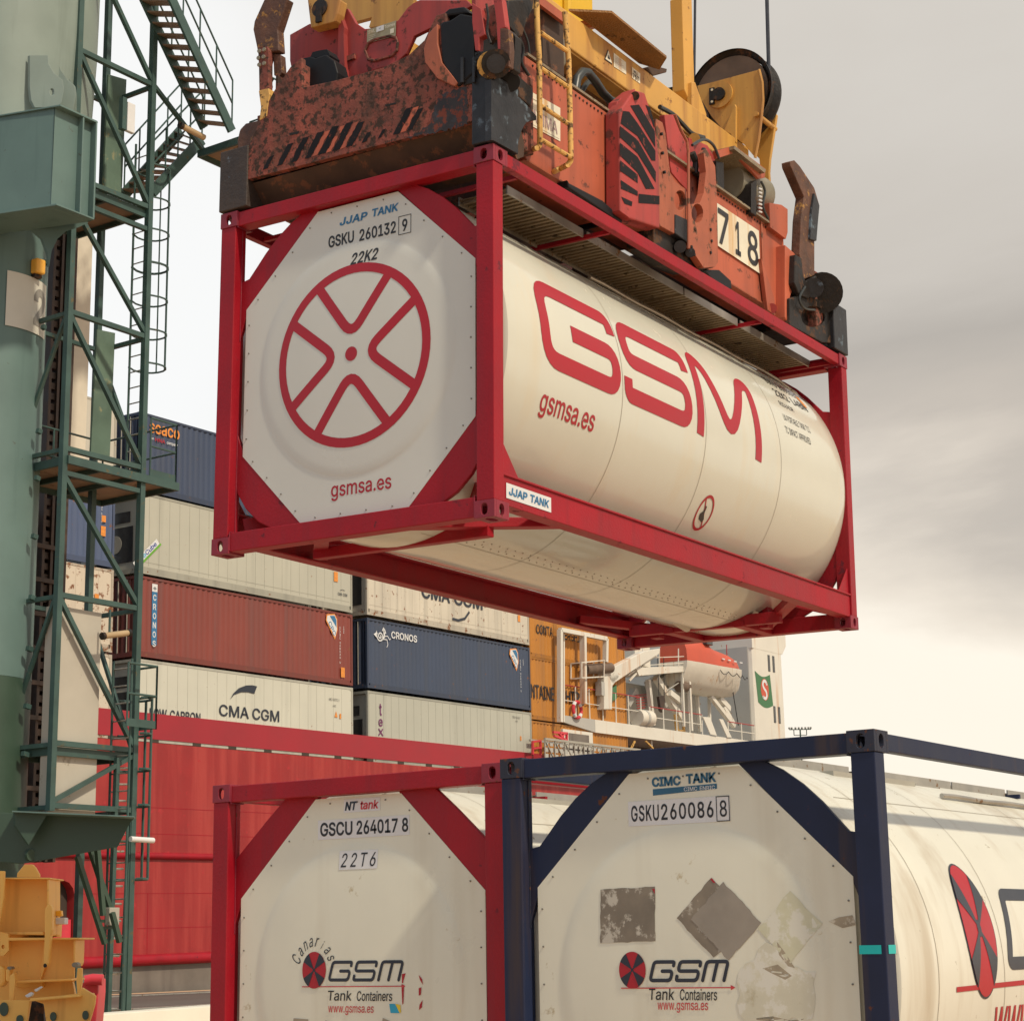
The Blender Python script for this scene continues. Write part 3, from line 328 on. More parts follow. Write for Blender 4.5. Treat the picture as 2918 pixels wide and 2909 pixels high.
class D2:
    """flat artwork in 2D (u to the reader's right, v up), later wrapped on a surface"""
    def __init__(s): s.v = []; s.f = []
    def add(s, v, f): o = len(s.v); s.v += list(v); s.f += [tuple(i+o for i in q) for q in f]; return s
    def text(s, t, x0, x1, y0, y1, bold=0, shear=0, space=1, rot=0):
        v, f = glyphs(t, bold, shear, space)
        if not rot: return s.add([(x0+(x1-x0)*a, y0+(y1-y0)*b) for a, b in v], f)
        c, n = math.cos(rot), math.sin(rot); W, H = x1-x0, y1-y0     # rotated about its lower left corner
        return s.add([(x0+a*W*c-b*H*n, y0+a*W*n+b*H*c) for a, b in v], f)
    def poly(s, pts, holes=None):
        lp = [[Vector((a, b, 0)) for a, b in pts]]+[[Vector((a, b, 0)) for a, b in h] for h in (holes or [])]
        return s.add([(q.x, q.y) for l in lp for q in l], [tuple(t) for t in tessellate_polygon(lp)])
    def rect(s, x0, x1, y0, y1): return s.poly([(x0, y0), (x1, y0), (x1, y1), (x0, y1)])
    def disc(s, cx, cy, rx, ry=None, a0=0, a1=2*math.pi, n=40):
        ry = ry or rx; full = abs(a1-a0) > 6.2
        p = [(cx+rx*math.cos(a0+(a1-a0)*i/n), cy+ry*math.sin(a0+(a1-a0)*i/n)) for i in range(n+(0 if full else 1))]
        if not full: p.append((cx, cy))
        return s.poly(p)
    def ring(s, cx, cy, r0, r1, k=1, n=64):
        o = [(cx+r1*math.cos(2*math.pi*i/n), cy+k*r1*math.sin(2*math.pi*i/n)) for i in range(n)]
        h = [(cx+r0*math.cos(2*math.pi*i/n), cy+k*r0*math.sin(2*math.pi*i/n)) for i in range(n)]; return s.poly(o, [h])
    def stroke(s, pts, w, rad=0, cap=False):
        P = [Vector((a, b)) for a, b in pts]
        if rad:
            Q = [P[0]]
            for i in range(1, len(P)-1):
                a, b, c = P[i-1], P[i], P[i+1]; r = min(rad, (a-b).length*.49, (c-b).length*.49)
                p0 = b+(a-b).normalized()*r; p2 = b+(c-b).normalized()*r
                for k in range(7): t = k/6; Q.append(p0*(1-t)**2+b*2*t*(1-t)+p2*t*t)
            Q.append(P[-1]); P = Q
        L = []; R = []
        for i, q in enumerate(P):
            d0 = (q-P[i-1]).normalized() if i else (P[1]-q).normalized(); d1 = (P[i+1]-q).normalized() if i < len(P)-1 else d0
            if i == 0: d0 = d1
            n0 = Vector((-d0.y, d0.x)); n1 = Vector((-d1.y, d1.x)); mm = (n0+n1)
            mm = mm.normalized() if mm.length > 1e-6 else n0; k = w/2/max(.45, mm.dot(n0)); L.append(q+mm*k); R.append(q-mm*k)
        n = len(P); s.add([(q.x, q.y) for q in L]+[(q.x, q.y) for q in R], [(i, i+1, n+i+1, n+i) for i in range(n-1)])
        if cap: s.disc(P[0].x, P[0].y, w/2, n=14); s.disc(P[-1].x, P[-1].y, w/2, n=14)
        return s
    def put(s, name, m, parent, fn, cut=0, world=False):
        bm = bmesh.new(); vs = [bm.verts.new((a, b, 0)) for a, b in s.v]
        for f in s.f:
            try: bm.faces.new([vs[i] for i in f])
            except ValueError: pass
        if cut:
            for ax in (0, 1):
                cu = cut[ax] if isinstance(cut, tuple) else cut
                if not cu: continue
                lo = min(v.co[ax] for v in bm.verts); hi = max(v.co[ax] for v in bm.verts); k = math.floor(lo/cu)+1
                while k*cu < hi:
                    co = [0, 0, 0]; co[ax] = k*cu; nn = [0, 0, 0]; nn[ax] = 1
                    bmesh.ops.bisect_plane(bm, geom=bm.verts[:]+bm.edges[:]+bm.faces[:], plane_co=co, plane_no=nn); k += 1
        for v in bm.verts: v.co = Vector(fn(v.co.x, v.co.y))
        if world:
            mi = TM[root(parent).name].inverted()
            for v in bm.verts: v.co = mi @ v.co
        me = bpy.data.meshes.new(name); bm.to_mesh(me); bm.free(); me.materials.append(m)
        o = bpy.data.objects.new(name, me); COL.objects.link(o); o.parent = parent; return o
def glyph_stroke(ch):
    return {'G': [[(1, .80), (1, 1), (0, 1), (0, 0), (1, 0), (1, .5), (.5, .5)]],
            'S': [[(1, .78), (1, 1), (0, 1), (0, .5), (1, .5), (1, 0), (0, 0), (0, .22)]],
            'm': [[(0, 0), (0, 1), (1, 1), (1, 0)], [(.5, 1), (.5, 0)]]}[ch]
# ================================================================ ground, quay, water
def sheet(name, pts, z0, z1, m):
    o = MB().prism([(x, y, z0) for x, y in pts], (0, 0, z1-z0)).build(name, m); o['kind'] = 'structure'; return o
SH_O = Vector((46.194, 48.677, 11.412)); SR = .029; ST = .014
def qy(x): return 48.677+(x-46.194)*math.tan(SR)-.35
sheet('quay', [(-400, -400), (1500, -400), (1500, qy(1500)), (-400, qy(-400))], -4, 0, M['quay'])
sheet('apron', [(-300, qy(-300)-22), (900, qy(900)-22), (900, qy(900)-1.2), (-300, qy(-300)-1.2)], .004, .008, M['asph'])
sheet('sea', [(-4000, qy(-400)-.5), (6000, qy(-400)-.5), (6000, 6000), (-4000, 6000)], -3.2, -2.6, M['sea'])
for k, yy in enumerate((3.2, 12.5)):
    sheet('crane_rail', [(-200, qy(-200)-yy-.08), (600, qy(600)-yy-.08), (600, qy(600)-yy+.08), (-200, qy(-200)-yy+.08)], .012, .05, M['alu_edge'])
q = thing('barrier', 'long pale concrete barrier standing on the quay in front of the ladder foot', 'barrier', loc=(16, 18.2, 0))
A_ = WF.onz(V(0, 0, 1), 271, 2890, .68); B_ = WF.onz(V(0, 0, 1), 640, 2862, .68)
dv = (B_-A_); dv.z = 0; L_ = dv.length*1.25; dv.normalize(); nv = Vector((-dv.y, dv.x, 0))
prof = [(0, 0), (.09, .25), (.2, .68), (.55, .68), (.66, .25), (.75, 0)]
A0 = Vector((A_.x, A_.y, 0))
MB().prism([A0+nv*(p-.2)+Vector((0, 0, z)) for p, z in prof], dv*L_).build('body', M['kerb'], q, world=True, bevel=.015)
# ================================================================ tank containers
CL, CW, CH = 6.058, 2.438, 2.591
def stadium(w, h, n=6):
    w /= 2; h /= 2; p = []
    if h >= w:
        for i in range(n+1): a = math.pi*i/n; p.append((w*math.cos(a), h-w+w*math.sin(a)))
        for i in range(n+1): a = math.pi+math.pi*i/n; p.append((w*math.cos(a), -(h-w)+w*math.sin(a)))
    else:
        p = [(b, a) for a, b in stadium(h*2, w*2, n)]
    return p
def casting(mb, x0, y0, z0, sx=.178, sy=.162, sz=.118, t=.026):
    """corner casting: a hollow block whose six walls carry real openings"""
    def wall(o, u, v, n, wu, wv, hole):
        o, u, v, n = map(Vector, (o, u, v, n)); st = stadium(*hole)
        P = [o, o+u*wu, o+u*wu+v*wv, o+v*wv]; c = o+u*wu/2+v*wv/2
        mb.prism(P, n*t, [[c+u*a+v*b for a, b in st]])
    wall((x0, y0, z0), (0, 1, 0), (0, 0, 1), (1, 0, 0), sy, sz, (.051, .079)); wall((x0+sx-t, y0, z0), (0, 1, 0), (0, 0, 1), (1, 0, 0), sy, sz, (.051, .079))
    e = t+.001
    wall((x0+e, y0, z0), (1, 0, 0), (0, 0, 1), (0, 1, 0), sx-2*e, sz, (.06, .079)); wall((x0+e, y0+sy-t, z0), (1, 0, 0), (0, 0, 1), (0, 1, 0), sx-2*e, sz, (.06, .079))
    wall((x0+e, y0+e, z0), (1, 0, 0), (0, 1, 0), (0, 0, 1), sx-2*e, sy-2*e, (.11, .063)); wall((x0+e, y0+e, z0+sz-t), (1, 0, 0), (0, 1, 0), (0, 0, 1), sx-2*e, sy-2*e, (.11, .063))
OCT = [(.36+1.219, 2.455), (1.219-.36, 2.455), (1.219-1.015, 1.83), (1.219-1.015, .72), (1.219-.46, .155), (1.219+.46, .155), (1.219+1.015, .72), (1.219+1.015, 1.83)]
TR, TY, TZ = 1.215, 1.219, 1.32
def tank_container(name, label, m, red, style):
    th = thing(name, label, 'tank container', m, group=None)
    KZ, TZ = (1.045, 1.295) if style == 'new' else (1.0, 1.32)
    fm, cm = (M['frame_red'], M['cast_red']) if red else (M['navy'], M['cast_navy'])
    sm, pm = (M['shell'], M['panel']) if style == 'new' else (M['shell_old'], M['panel_old'])
    f = MB()
    for x in (0.006, CL-.126):                      # corner posts of both ends
        for y in (.006, CW-.146): f.box(x, x+.12, y, y+.14, .118, CH-.118)
    for x0, x1 in ((.012, .132), (CL-.132, CL-.012)):
        f.box(x0, x1, .163, CW-.163, CH-.122, CH-.010); f.box(x0, x1, .163, CW-.163, .012, .150)
    for y in (.010, CW-.070):                        # long rails, the lower one a channel with flanges
        f.box(.179, CL-.179, y, y+.06, CH-.108, CH-.012)
        f.box(.127, CL-.127, y+.012, y+.052, .115, .305)
        f.box(.127, CL-.127, y-.002 if y < 1 else y-.06, y+.12 if y < 1 else y+.062, .300, .318); f.box(.127, CL-.127, y-.002 if y < 1 else y-.06, y+.12 if y < 1 else y+.062, .100, .116)
    # gusset plates between post, rail and the octagon, at both ends
    for xs, ex in ((.085, .035), (CL-.12, .035)):
        for sy in (1, -1):
            def Y(a): return TY+sy*a
            if style == 'plain':   # straight braces
                up = [(1.10, 1.60), (1.10, 2.07), (.80, 2.335), (.60, 2.50), (.34, 2.50), (.34, 2.46), (1.0, 1.83)]
                dn = [(1.10, .90), (1.0, .72), (.44, .15), (.44, .10), (.66, .10), (1.10, .48)]
            else:                   # curved plates
                up = [(.34, 2.48), (.50, 2.48), (.62, 2.42), (.74, 2.335), (.85, 2.235), (.94, 2.135), (1.0, 2.07), (1.10, 2.05), (1.10, 1.55), (1.0, 1.83)]
                arc = [(.62+.48*math.sin(a), .56-.40*math.cos(a)) for a in [math.radians(15+60*i/6) for i in range(7)]]
                dn = [(.44, .14), (.44, .10), (.62, .10)]+arc+[(1.10, .56), (1.10, .95), (1.0, .72)]
            if red and style == 'new': dn = [(.44, .14), (.44, .10), (.62, .10), (.86, .22), (.98, .33), (1.06, .45), (1.10, .62), (1.10, .95), (1.0, .72)]
            f.prism([(xs, Y(a), h) for a, h in up], (ex, 0, 0)); f.prism([(xs, Y(a), h) for a, h in dn], (ex, 0, 0))
            # edge flange behind the plate
    for y in (.03, CW-.045):                          # small side gussets at the feet of the posts
        for x, sx in ((.127, 1), (CL-.127, -1)): f.prism([(x, y, .319), (x+sx*.22, y, .319), (x, y, .56)], (0, .015, 0))
    # diagonal braces of the base and the saddle cross members
    for x, sx in ((.16, 1), (CL-.16, -1)):
        for y, sy in ((.10, 1), (CW-.10, -1)):
            f.beam((x, y+sy*.78, .075), (x+sx*.95, y+sy*.02, .16), .11, .07)
            f.beam((x+sx*.02, y+sy*.05, .20), (x+sx*.33, y+sy*.42, .30), .03, .16)
    f.box(.60, .68, .45, CW-.45, .02, .10); f.box(CL-.74, CL-.66, .45, CW-.45, .02, .12)
    for y in (.62, CW-.70): f.box(CL-.62, CL-.50, y, y+.09, -.0, .36)
    for y in (.80, CW-.92): f.box(CL-.75, CL-.1, y, y+.10, .01, .07)
    frm = f.build('frame', fm, th, bevel=.006)
    wb = MB()
    for x, sx in ((.012, 1), (CL-.012, -1)):
        for y, sy in ((.149, 1), (CW-.149, -1)):
            for z in (.155, CH-.128): wb.tube([(x-sx*.004, y+sy*.016, z), (x+sx*.12, y+sy*.016, z)], .005, 5)
            wb.tube([(x-sx*.003, y+sy*.014, .02), (x-sx*.003, y+sy*.014, .148)], .005, 5).tube([(x-sx*.003, y+sy*.014, CH-.12), (x-sx*.003, y+sy*.014, CH-.012)], .005, 5)
            wb.tube([(x+sx*.07, y, .16), (x+sx*.07, y, 1.0)], .004, 5).tube([(x+sx*.07, y, 1.6), (x+sx*.07, y, CH-.13)], .004, 5)
    wb.build('weld_bead', cm, frm)
    for x in (0, CL-.178):
        for y in (0, CW-.162):
            for z in (0, CH-.118):
                c = MB(); casting(c, x, y, z); c.build('corner_casting', cm, th, bevel=.004)
    # shell: cylinder with knuckled, dished ends
    pr = [(.0, .0)]
    x0, x1 = .16, CL-.005
    prof = [(x0, .0), (x0, .80), (x0, 1.10), (x0+.01, 1.165), (x0+.035, 1.205), (x0+.07, TR)]+[(x0+.25+(x1-x0-.62)*i/8, TR) for i in range(1, 8)]+[(x1-.37, TR), (x1-.18, TR-.003), (x1-.11, TR-.022), (x1-.055, TR-.065), (x1-.018, TR-.15), (x1-.002, TR-.32), (x1, .4), (x1, 0)]
    n = 96; sh = MB(); ring = []
    for x, r in prof:
        if r == 0: ring.append([len(sh.v)]); sh.v.append(Vector((x, TY, TZ))); continue
        ring.append(list(range(len(sh.v), len(sh.v)+n)))
        for k in range(n): a = 2*math.pi*k/n; sh.v.append(Vector((x, TY-r*math.cos(a), TZ+KZ*r*math.sin(a))))
    for A, B in zip(ring, ring[1:]):
        for k in range(n):
            k2 = (k+1) % n
            if len(A) == 1: sh.f.append((A[0], B[k2], B[k]))
            elif len(B) == 1: sh.f.append((A[k], A[k2], B[0]))
            else: sh.f.append((A[k], A[k2], B[k2], B[k]))
    shell = sh.build('tank_shell', sm, th, smooth=True)
    # cladding seams and rivets
    se = MB()
    xs = (1.74, 3.09, 4.50) if style == 'new' else (.66, 1.62, 3.1, 4.5)
    for x in xs:
        for k in range(n):
            a0 = 2*math.pi*k/n; a1 = 2*math.pi*(k+1)/n; r = TR+.0025
            P = lambda a, xx: (xx, TY-r*math.cos(a), TZ+KZ*r*math.sin(a)); se.add([P(a0, x), P(a0, x+.005), P(a1, x+.005), P(a1, x)], [(0, 1, 2, 3)])
    for ang in (-75.3, 52, 128, -108):
        a = math.radians(ang)
        for d in (0,):
            r = TR+.0025; P = lambda aa, xx: (xx, TY-r*math.cos(aa), TZ+KZ*r*math.sin(aa)); se.add([P(a, .45), P(a, CL-.45), P(a+.0035, CL-.45), P(a+.0035, .45)], [(0, 1, 2, 3)])
    se.build('seam', M['seam'], shell)
    if style == 'new':
        rv = MB()
        for row, da in ((0, .035), (1, .085), (2, .055)):
            for k in range(46):
                x = .75+k*.105+row*.03
                if row == 2 and k % 3: continue
                a = math.radians(-75.3)+da; r = TR; c = Vector((x, TY-r*math.cos(a), TZ+KZ*r*math.sin(a))); nr = Vector((0, -math.cos(a), math.sin(a)))
                rv.tube([c, c+nr*.005], [.0065, .003], 6)
        rv.build('rivets', M['seam'], shell)
    # end cladding: octagonal sheet with a pressed dome
    R0, BU, PX = .835, .032, .082
    def bulge(a, h):
        d2 = (a-TY)**2+(h-1.30)**2; r = math.sqrt(d2)
        if r > R0+.05: return 0
        if r > R0: t = (R0+.05-r)/.05; return (.008*t*t)
        return .008+BU*(1-(r/R0)**2)
    pn = MB(); nr = 72; rings = []
    radii = [.001, .15, .3, .45, .6, .7, .78, R0, R0+.015, R0+.03, R0+.05]
    for r in radii:
        rings.append(len(pn.v))
        for k in range(nr):
            t = 2*math.pi*k/nr; a, h = TY+r*math.cos(t), 1.30+r*math.sin(t); pn.v.append(Vector((PX-bulge(a, h), a, h)))
    def octr(t):
        best = 9
        c = (TY, 1.30); dx, dy = math.cos(t), math.sin(t)
        for i in range(8):
            p, q2 = OCT[i], OCT[(i+1) % 8]; ex, ey = q2[0]-p[0], q2[1]-p[1]; den = dx*ey-dy*ex
            if abs(den) < 1e-9: continue
            u = ((p[0]-c[0])*ey-(p[1]-c[1])*ex)/den; v_ = ((p[0]-c[0])*dy-(p[1]-c[1])*dx)/den
            if u > 0 and -.001 <= v_ <= 1.001: best = min(best, u)
        return best
    angs = [2*math.pi*k/nr for k in range(nr)]; oa = [math.atan2(h-1.30, a-TY) % (2*math.pi) for a, h in OCT]
    for w_ in oa:
        k = min(range(nr), key=lambda i: abs((angs[i]-w_+math.pi) % (2*math.pi)-math.pi)); angs[k] = w_
    st = len(pn.v); rings.append(st)
    for k in range(nr): r = octr(angs[k]); pn.v.append(Vector((PX, TY+r*math.cos(angs[k]), 1.30+r*math.sin(angs[k]))))
    for A, B in zip(rings, rings[1:]):
        for k in range(nr): k2 = (k+1) % nr; pn.f.append((A+k, B+k, B+k2, A+k2))
    pn.f.append(tuple(range(nr)))
    s2 = len(pn.v)
    for k in range(nr): pn.v.append(pn.v[st+k]+Vector((.004, 0, 0)))
    for k in range(nr): k2 = (k+1) % nr; pn.f.append((st+k, s2+k, s2+k2, st+k2))
    panel = pn.build('end_panel', pm, th, smooth=True)
    bo = MB(); c0 = Vector((TY, 1.30, 0))
    for i in range(8):
        p = Vector((*OCT[i], 0)); q2 = Vector((*OCT[(i+1) % 8], 0)); L = (q2-p).length; nn = max(1, int(L/.19))
        for k in range(nn):
            c = p.lerp(q2, (k+.5)/nn); c = c+(c0-c).normalized()*.035; bo.cyl((PX-.006, c.x, c.y), (PX+.002, c.x, c.y), .0052, 8)
    bo.build('bolts', M['bolt'], panel)
    # walkway treads on top and the pipe beside them
    wk = [(.62, 1.68), (1.74, 3.30), (3.33, 4.32), (4.38, 5.86)]
    for y0, y1 in (((.30, .70), (CW-.70, CW-.30)) if style == 'new' else ((.96, 1.46),)):
        for a, b in wk:
            t = MB().box(a, b, y0, y1, CH-.065, CH-.058)
            k = a+.02
            while k < b-.04: t.box(k, k+.028, y0+.015, y1-.015, CH-.088, CH-.066); k += .062
            wkp = t.build('walkway_tread', M['alu'], th)
            MB().box(a, b, y0-.012, y0-.001, CH-.10, CH-.035).box(a, b, y1+.001, y1+.012, CH-.10, CH-.035).build('tread_edge', M['alu_edge'], wkp)
    for x in (.40, 1.70, 4.34, CL-.22):
        for y0, y1 in (((.08, .80), (CW-.80, CW-.08)) if style == 'new' else ((.85, 1.6),)): MB().box(x, x+.03, y0, y1, CH-.105, CH-.074).build('walkway_bracket', fm, th)
    if style != 'new':
        MB().box(1.15, 2.35, .80, .815, CH-.21, CH-.10).box(1.15, 2.35, 1.62, 1.635, CH-.21, CH-.10).box(1.15, 1.165, .815, 1.62, CH-.2, CH-.10).box(2.335, 2.35, .815, 1.62, CH-.2, CH-.10).build('spill_box', M['gate'], th)
        MB().box(2.45, 2.85, .84, 1.1, CH-.17, CH-.12).box(2.5, 2.9, .86, .9, CH-.12, CH-.10).build('valve_cover', M['alu_edge'], th)
    def onsh(x, ang, dr): a = math.radians(ang); return (x, TY-(TR+dr)*math.cos(a), TZ+KZ*(TR+dr)*math.sin(a))
    hp = [onsh(2.3+.2*i, 60, .02+.004*math.sin(i*1.3)) for i in range(17)]+[onsh(5.6, 55, .015), onsh(5.75, 48, .0), onsh(5.9, 42, -.06)]
    MB().tube(hp, .016, 8).build('drain_hose', M['alu_edge'], th, smooth=True)
    MB().cyl((2.95, TY, TZ+TR-.03), (2.95, TY, CH-.04), .27, 28).build('manlid', M['alu_edge'], th, smooth=True)
    # outlet gear under the far end
    og = MB().tube([(4.35, 1.15, .13), (4.75, 1.25, .07), (5.1, 1.3, .05), (5.45, 1.0, .12), (5.75, .75, .35), (5.85, .72, .5)], .017, 8).tube([(4.9, 1.3, .06), (5.25, 1.34, .03)], .035, 10).tube([(5.5, 1.35, .1), (5.9, 1.35, .13)], .07, 14)
    og.build('outlet_pipe', M['alu_edge'], th, smooth=True)
    th_fn_end = lambda a, h: (PX-bulge(a, h)-.0022, a, h)
    th_fn_side = lambda b, s_: (b, TY-(TR+.003)*math.cos((s_+SHF)/TR), TZ+KZ*(TR+.003)*math.sin((s_+SHF)/TR))
    SHF = .02 if style == 'new' else 0
    return th, shell, panel, th_fn_end, th_fn_side
# frames fitted to the photograph
def hang_matrix():
    yaw = .568982; tx, ty = -.015, -.003
    q9 = None
    u = Vector((-math.cos(yaw), math.sin(yaw), 0)); v = Vector((math.sin(yaw), math.cos(yaw), 0)); w2 = (Vector((0, 0, 1))+u*tx+v*ty).normalized()
    u2 = (u-w2*u.dot(w2)).normalized(); v2 = (v-w2*v.dot(w2)-u2*v.dot(u2)).normalized()
    return Frame((9.78, 7.019, 4.22), MW @ v2, MW @ u2)
HF = hang_matrix(); RF = Frame((9.475, 6.765, 0), (1, 0, 0), (0, 1, 0)); BF = Frame((9.311, 4.232, 0), (1, 0, 0), (0, 1, 0))
def arts(fn, parent):
    def f(name, m, build, cut=.1): d = D2(); build(d); return d.put(name, m, parent, fn, cut)
    return f
# ---- hanging container
th, shell, panel, fe, fs = tank_container('tank_container', 'white tank in a clean red frame, hanging in the air beneath the spreader', HF.m, True, 'new')
A = arts(fe, panel); cx, cy = 1.225, 1.315
A('lettering', M['jblue'], lambda d: (d.text('JJAP', 1.375, 1.125, 2.303, 2.363, .03, .15, 1.05), d.text('TANK', 1.085, .850, 2.310, 2.370, .03, .12)))
A('lettering', M['black'], lambda d: (d.text('GSKU', 1.475, 1.245, 2.155, 2.245, .02), d.text('260132', 1.195, .875, 2.150, 2.240, .02), d.text('9', .82, .775, 2.148, 2.238, .02), d.stroke([(.85, 2.128), (.85, 2.262), (.745, 2.262), (.745, 2.128), (.85, 2.128)], .005)))
A('lettering', M['black'], lambda d: d.text('22K2', 1.26, 1.015, 1.98, 2.068, .02, .25))
A('lettering', M['logo_red'], lambda d: d.text('gsmsa.es', 1.415, .895, .285, .395, .009), .1)
def wheel(d):
    d.ring(cx, cy, .600, .668)
    for q in range(4):
        t = q*math.pi/2; c, s_ = math.cos(t), math.sin(t); R_ = lambda u, v: (cx+u*c-v*s_, cy+u*s_+v*c)
        d.stroke([R_(-.315, .545), R_(0, .135), R_(.315, .545)], .072, .12)
    d.disc(cx, cy, .052)
A('emblem', M['logo_red'], wheel, .12)
A2 = arts(fs, shell)
def G1(d):
    w = .122
    d.stroke([(1.665, .345), (1.655, .475), (.67, .475), (.67, -.065), (1.655, -.065), (1.655, .190), (1.04, .190)], w, .17)
    d.stroke([(2.845, .35), (2.835, .475), (1.845, .475), (1.845, .205), (2.80, .205), (2.80, -.065), (1.83, -.065), (1.83, .06)], w, .17)
    d.stroke([(2.99, -.126), (3.05, .56), (3.22, .50), (3.535, -.05), (3.93, .53), (4.10, .54), (4.05, -.126)], .118, .24)
A2('lettering', M['logo_red'], G1, (0, .03))
A2('lettering', M['logo_red'], lambda d: d.text('gsmsa.es', .665, 1.40, -.475, -.315, .010), (0, .03))
def nost(d):
    d.ring(3.36, -.685, .105, .125, 1.22); d.stroke([(3.30, -.57), (3.42, -.80)], .014)
A2('no_step_sign', M['logo_red'], nost, (0, .03))
A2('no_step_sign', M['black'], lambda d: (d.poly([(3.33, -.62), (3.36, -.63), (3.365, -.69), (3.40, -.73), (3.39, -.76), (3.32, -.74), (3.30, -.70), (3.335, -.67)])), (0, .03))
A2('lettering', M['black'], lambda d: (d.text('GSKU 260132', 4.86, 5.50, .82, .92, .008), d.text('9', 5.56, 5.62, .82, .92, .008), d.text('22K2', 4.86, 5.15, .66, .755, .008), d.text('L4BN', 5.23, 5.55, .66, .755, .008), d.text('RID/ADR', 4.80, 5.10, .53, .59), d.text('UN PORTABLE TANK T11', 4.74, 5.30, .375, .44), d.text('TC IMPACT APPROVED', 4.69, 5.22, .245, .31)), (0, .03))
A2('sticker', M['orange_s'], lambda d: d.rect(5.52, 5.60, .72, .86), (0, .03))
d = D2().rect(.17, .735, .155, .258); d.put('name_plate', M['sticker'], th, lambda b, h: (b, .018, h+.0)); 
D2().text('JJAP', .20, .43, .180, .235, .03, .12).text('TANK', .465, .71, .180, .235, .03, .12).put('lettering', M['jblue'], th, lambda b, h: (b, .0155, h))
# ---- lower red container
th, shell, panel, fe, fs = tank_container('tank_container', 'white tank with code 22T6 in a red frame standing on the quay', RF.m, True, 'plain')
A = arts(fe, panel)
A('sticker', M['sticker'], lambda d: (d.rect(1.555, .79, 2.19, 2.315), d.rect(1.36, 1.04, 1.99, 2.11), d.rect(1.335, 1.03, 2.355, 2.44)))
A = arts(lambda a, h: (fe(a, h)[0]-.0015, a, h), panel)
A('lettering', M['black'], lambda d: (d.text('GSCU', 1.535, 1.26, 2.21, 2.30, .02), d.text('264017', 1.225, .885, 2.21, 2.30, .02), d.text('8', .85, .80, 2.21, 2.30, .02), d.text('22T6', 1.345, 1.055, 2.005, 2.095, .004, .2, 1.3)))
A('lettering', M['logo_dark'], lambda d: d.text('NT', 1.325, 1.22, 2.368, 2.425, .035, .2)); A('lettering', M['pinkred'], lambda d: d.text('tank', 1.195, 1.04, 2.368, 2.425, .025, .15))
def small_logo(A, x0, x1, wx, wy, r, G0, G1_, h0, h1, ty, wwwy, tx0, tx1, wx0, wx1, big=False):
    A('emblem', M['logo_red'], lambda d: d.disc(wx, wy, r, r*1.12))
    B = arts(lambda a, h: (fe(a, h)[0]-.003, a, h), panel)
    def blk(d):
        for t in (45, 135, 225, 315):
            a = math.radians(t); d.disc(wx, wy, r*.99, r*1.11, a-.32, a+.32, 8)
        d.disc(wx, wy, r*.10)
    B('emblem', M['logo_dark'], blk)
    def gsm(d):
        W = (G1_-G0); L = W*.29; sh = (h1-h0)*.22*(-1 if W < 0 else 1)*-1
        sh = (h1-h0)*.30*(1 if W > 0 else -1)
        for k, ch in enumerate('GSm'):
            x = G0+W*.345*k
            for s_ in glyph_stroke(ch): d.stroke([(x+u*L*.93+v*sh, h0+v*(h1-h0)) for u, v in s_], .020, .02, True)
    A('lettering', M['logo_dark'], gsm)
    ay = h0-.042
    A('arrow', M['pinkred'], lambda d: (d.stroke([(x0, ay), (x1, ay+.004)], .006), d.poly([(x1-.022, ay+.004), (x1+.008, ay+.022), (x1+.008, ay-.014)] if False else [(x1, ay+.018), (x1-.028, ay+.004), (x1, ay-.010)])))
    A('lettering', M['black'], lambda d: (d.text('Tank', tx0, tx0+(tx1-tx0)*.38, ty, ty+.062, .006, .12), d.text('Containers', tx0+(tx1-tx0)*.46, tx1, ty-.001, ty+.061, .006, .12)))
    A('lettering', M['pinkred'], lambda d: d.text('www.gsmsa.es', wx0, wx1, wwwy, wwwy+.055, .004, .1))
small_logo(A, 1.655, .83, 1.550, 1.362, .103, 1.42, .83, 1.300, 1.410, 1.172, 1.085, 1.428, .905, 1.426, 1.052)
def can(d):
    for k, ch in enumerate('Canarias'):
        t = math.radians(158-k*19.0); r = .128; c = Vector((1.550-r*math.cos(t), 1.362+r*1.15*math.sin(t))); rt = math.radians(68-k*19.0)
        v, f = glyphs(ch, .0, .3); hh = .085 if k == 0 else .058; ww = (.045 if k == 0 else .034) if ch not in 'i' else .012
        d.add([(c.x-((a-.5)*ww*math.cos(rt)-b*hh*math.sin(rt)), c.y+(a-.5)*ww*math.sin(rt)+b*hh*math.cos(rt)) for a, b in v], f)
A('lettering', M['logo_dark'], can)
A('sticker', M['blue_s'], lambda d: d.poly([(.928, 1.155), (.885, 1.155), (.845, 1.10), (.918, 1.10)])); A('sticker', M['yellow_s'], lambda d: d.poly([(.880, 1.155), (.842, 1.150), (.838, 1.105), (.848, 1.10)]))
A('worn_mark', M['logo_red'], lambda d: (d.poly([(.828, 1.335), (.80, 1.34), (.815, 1.30), (.82, 1.28), (.828, 1.28)]), d.poly([(.832, 1.27), (.812, 1.27), (.818, 1.16), (.826, 1.15)]), d.poly([(.70, 1.33), (.675, 1.305), (.668, 1.27), (.69, 1.30)]), d.poly([(.70, 1.25), (.68, 1.255), (.685, 1.21), (.70, 1.205)]), d.poly([(.672, 1.18), (.695, 1.15), (.70, 1.12), (.678, 1.135)])))
A('old_sticker', M['pinkglue'], lambda d: (d.poly([(1.73, 1.06), (1.60, 1.055), (1.585, .9), (1.70, .85), (1.74, .95)]), d.poly([(1.45, 1.05), (1.36, 1.03), (1.38, .94), (1.46, .96)]), d.poly([(.98, 1.07), (.92, 1.05), (.90, 1.0), (.99, 1.01)])))
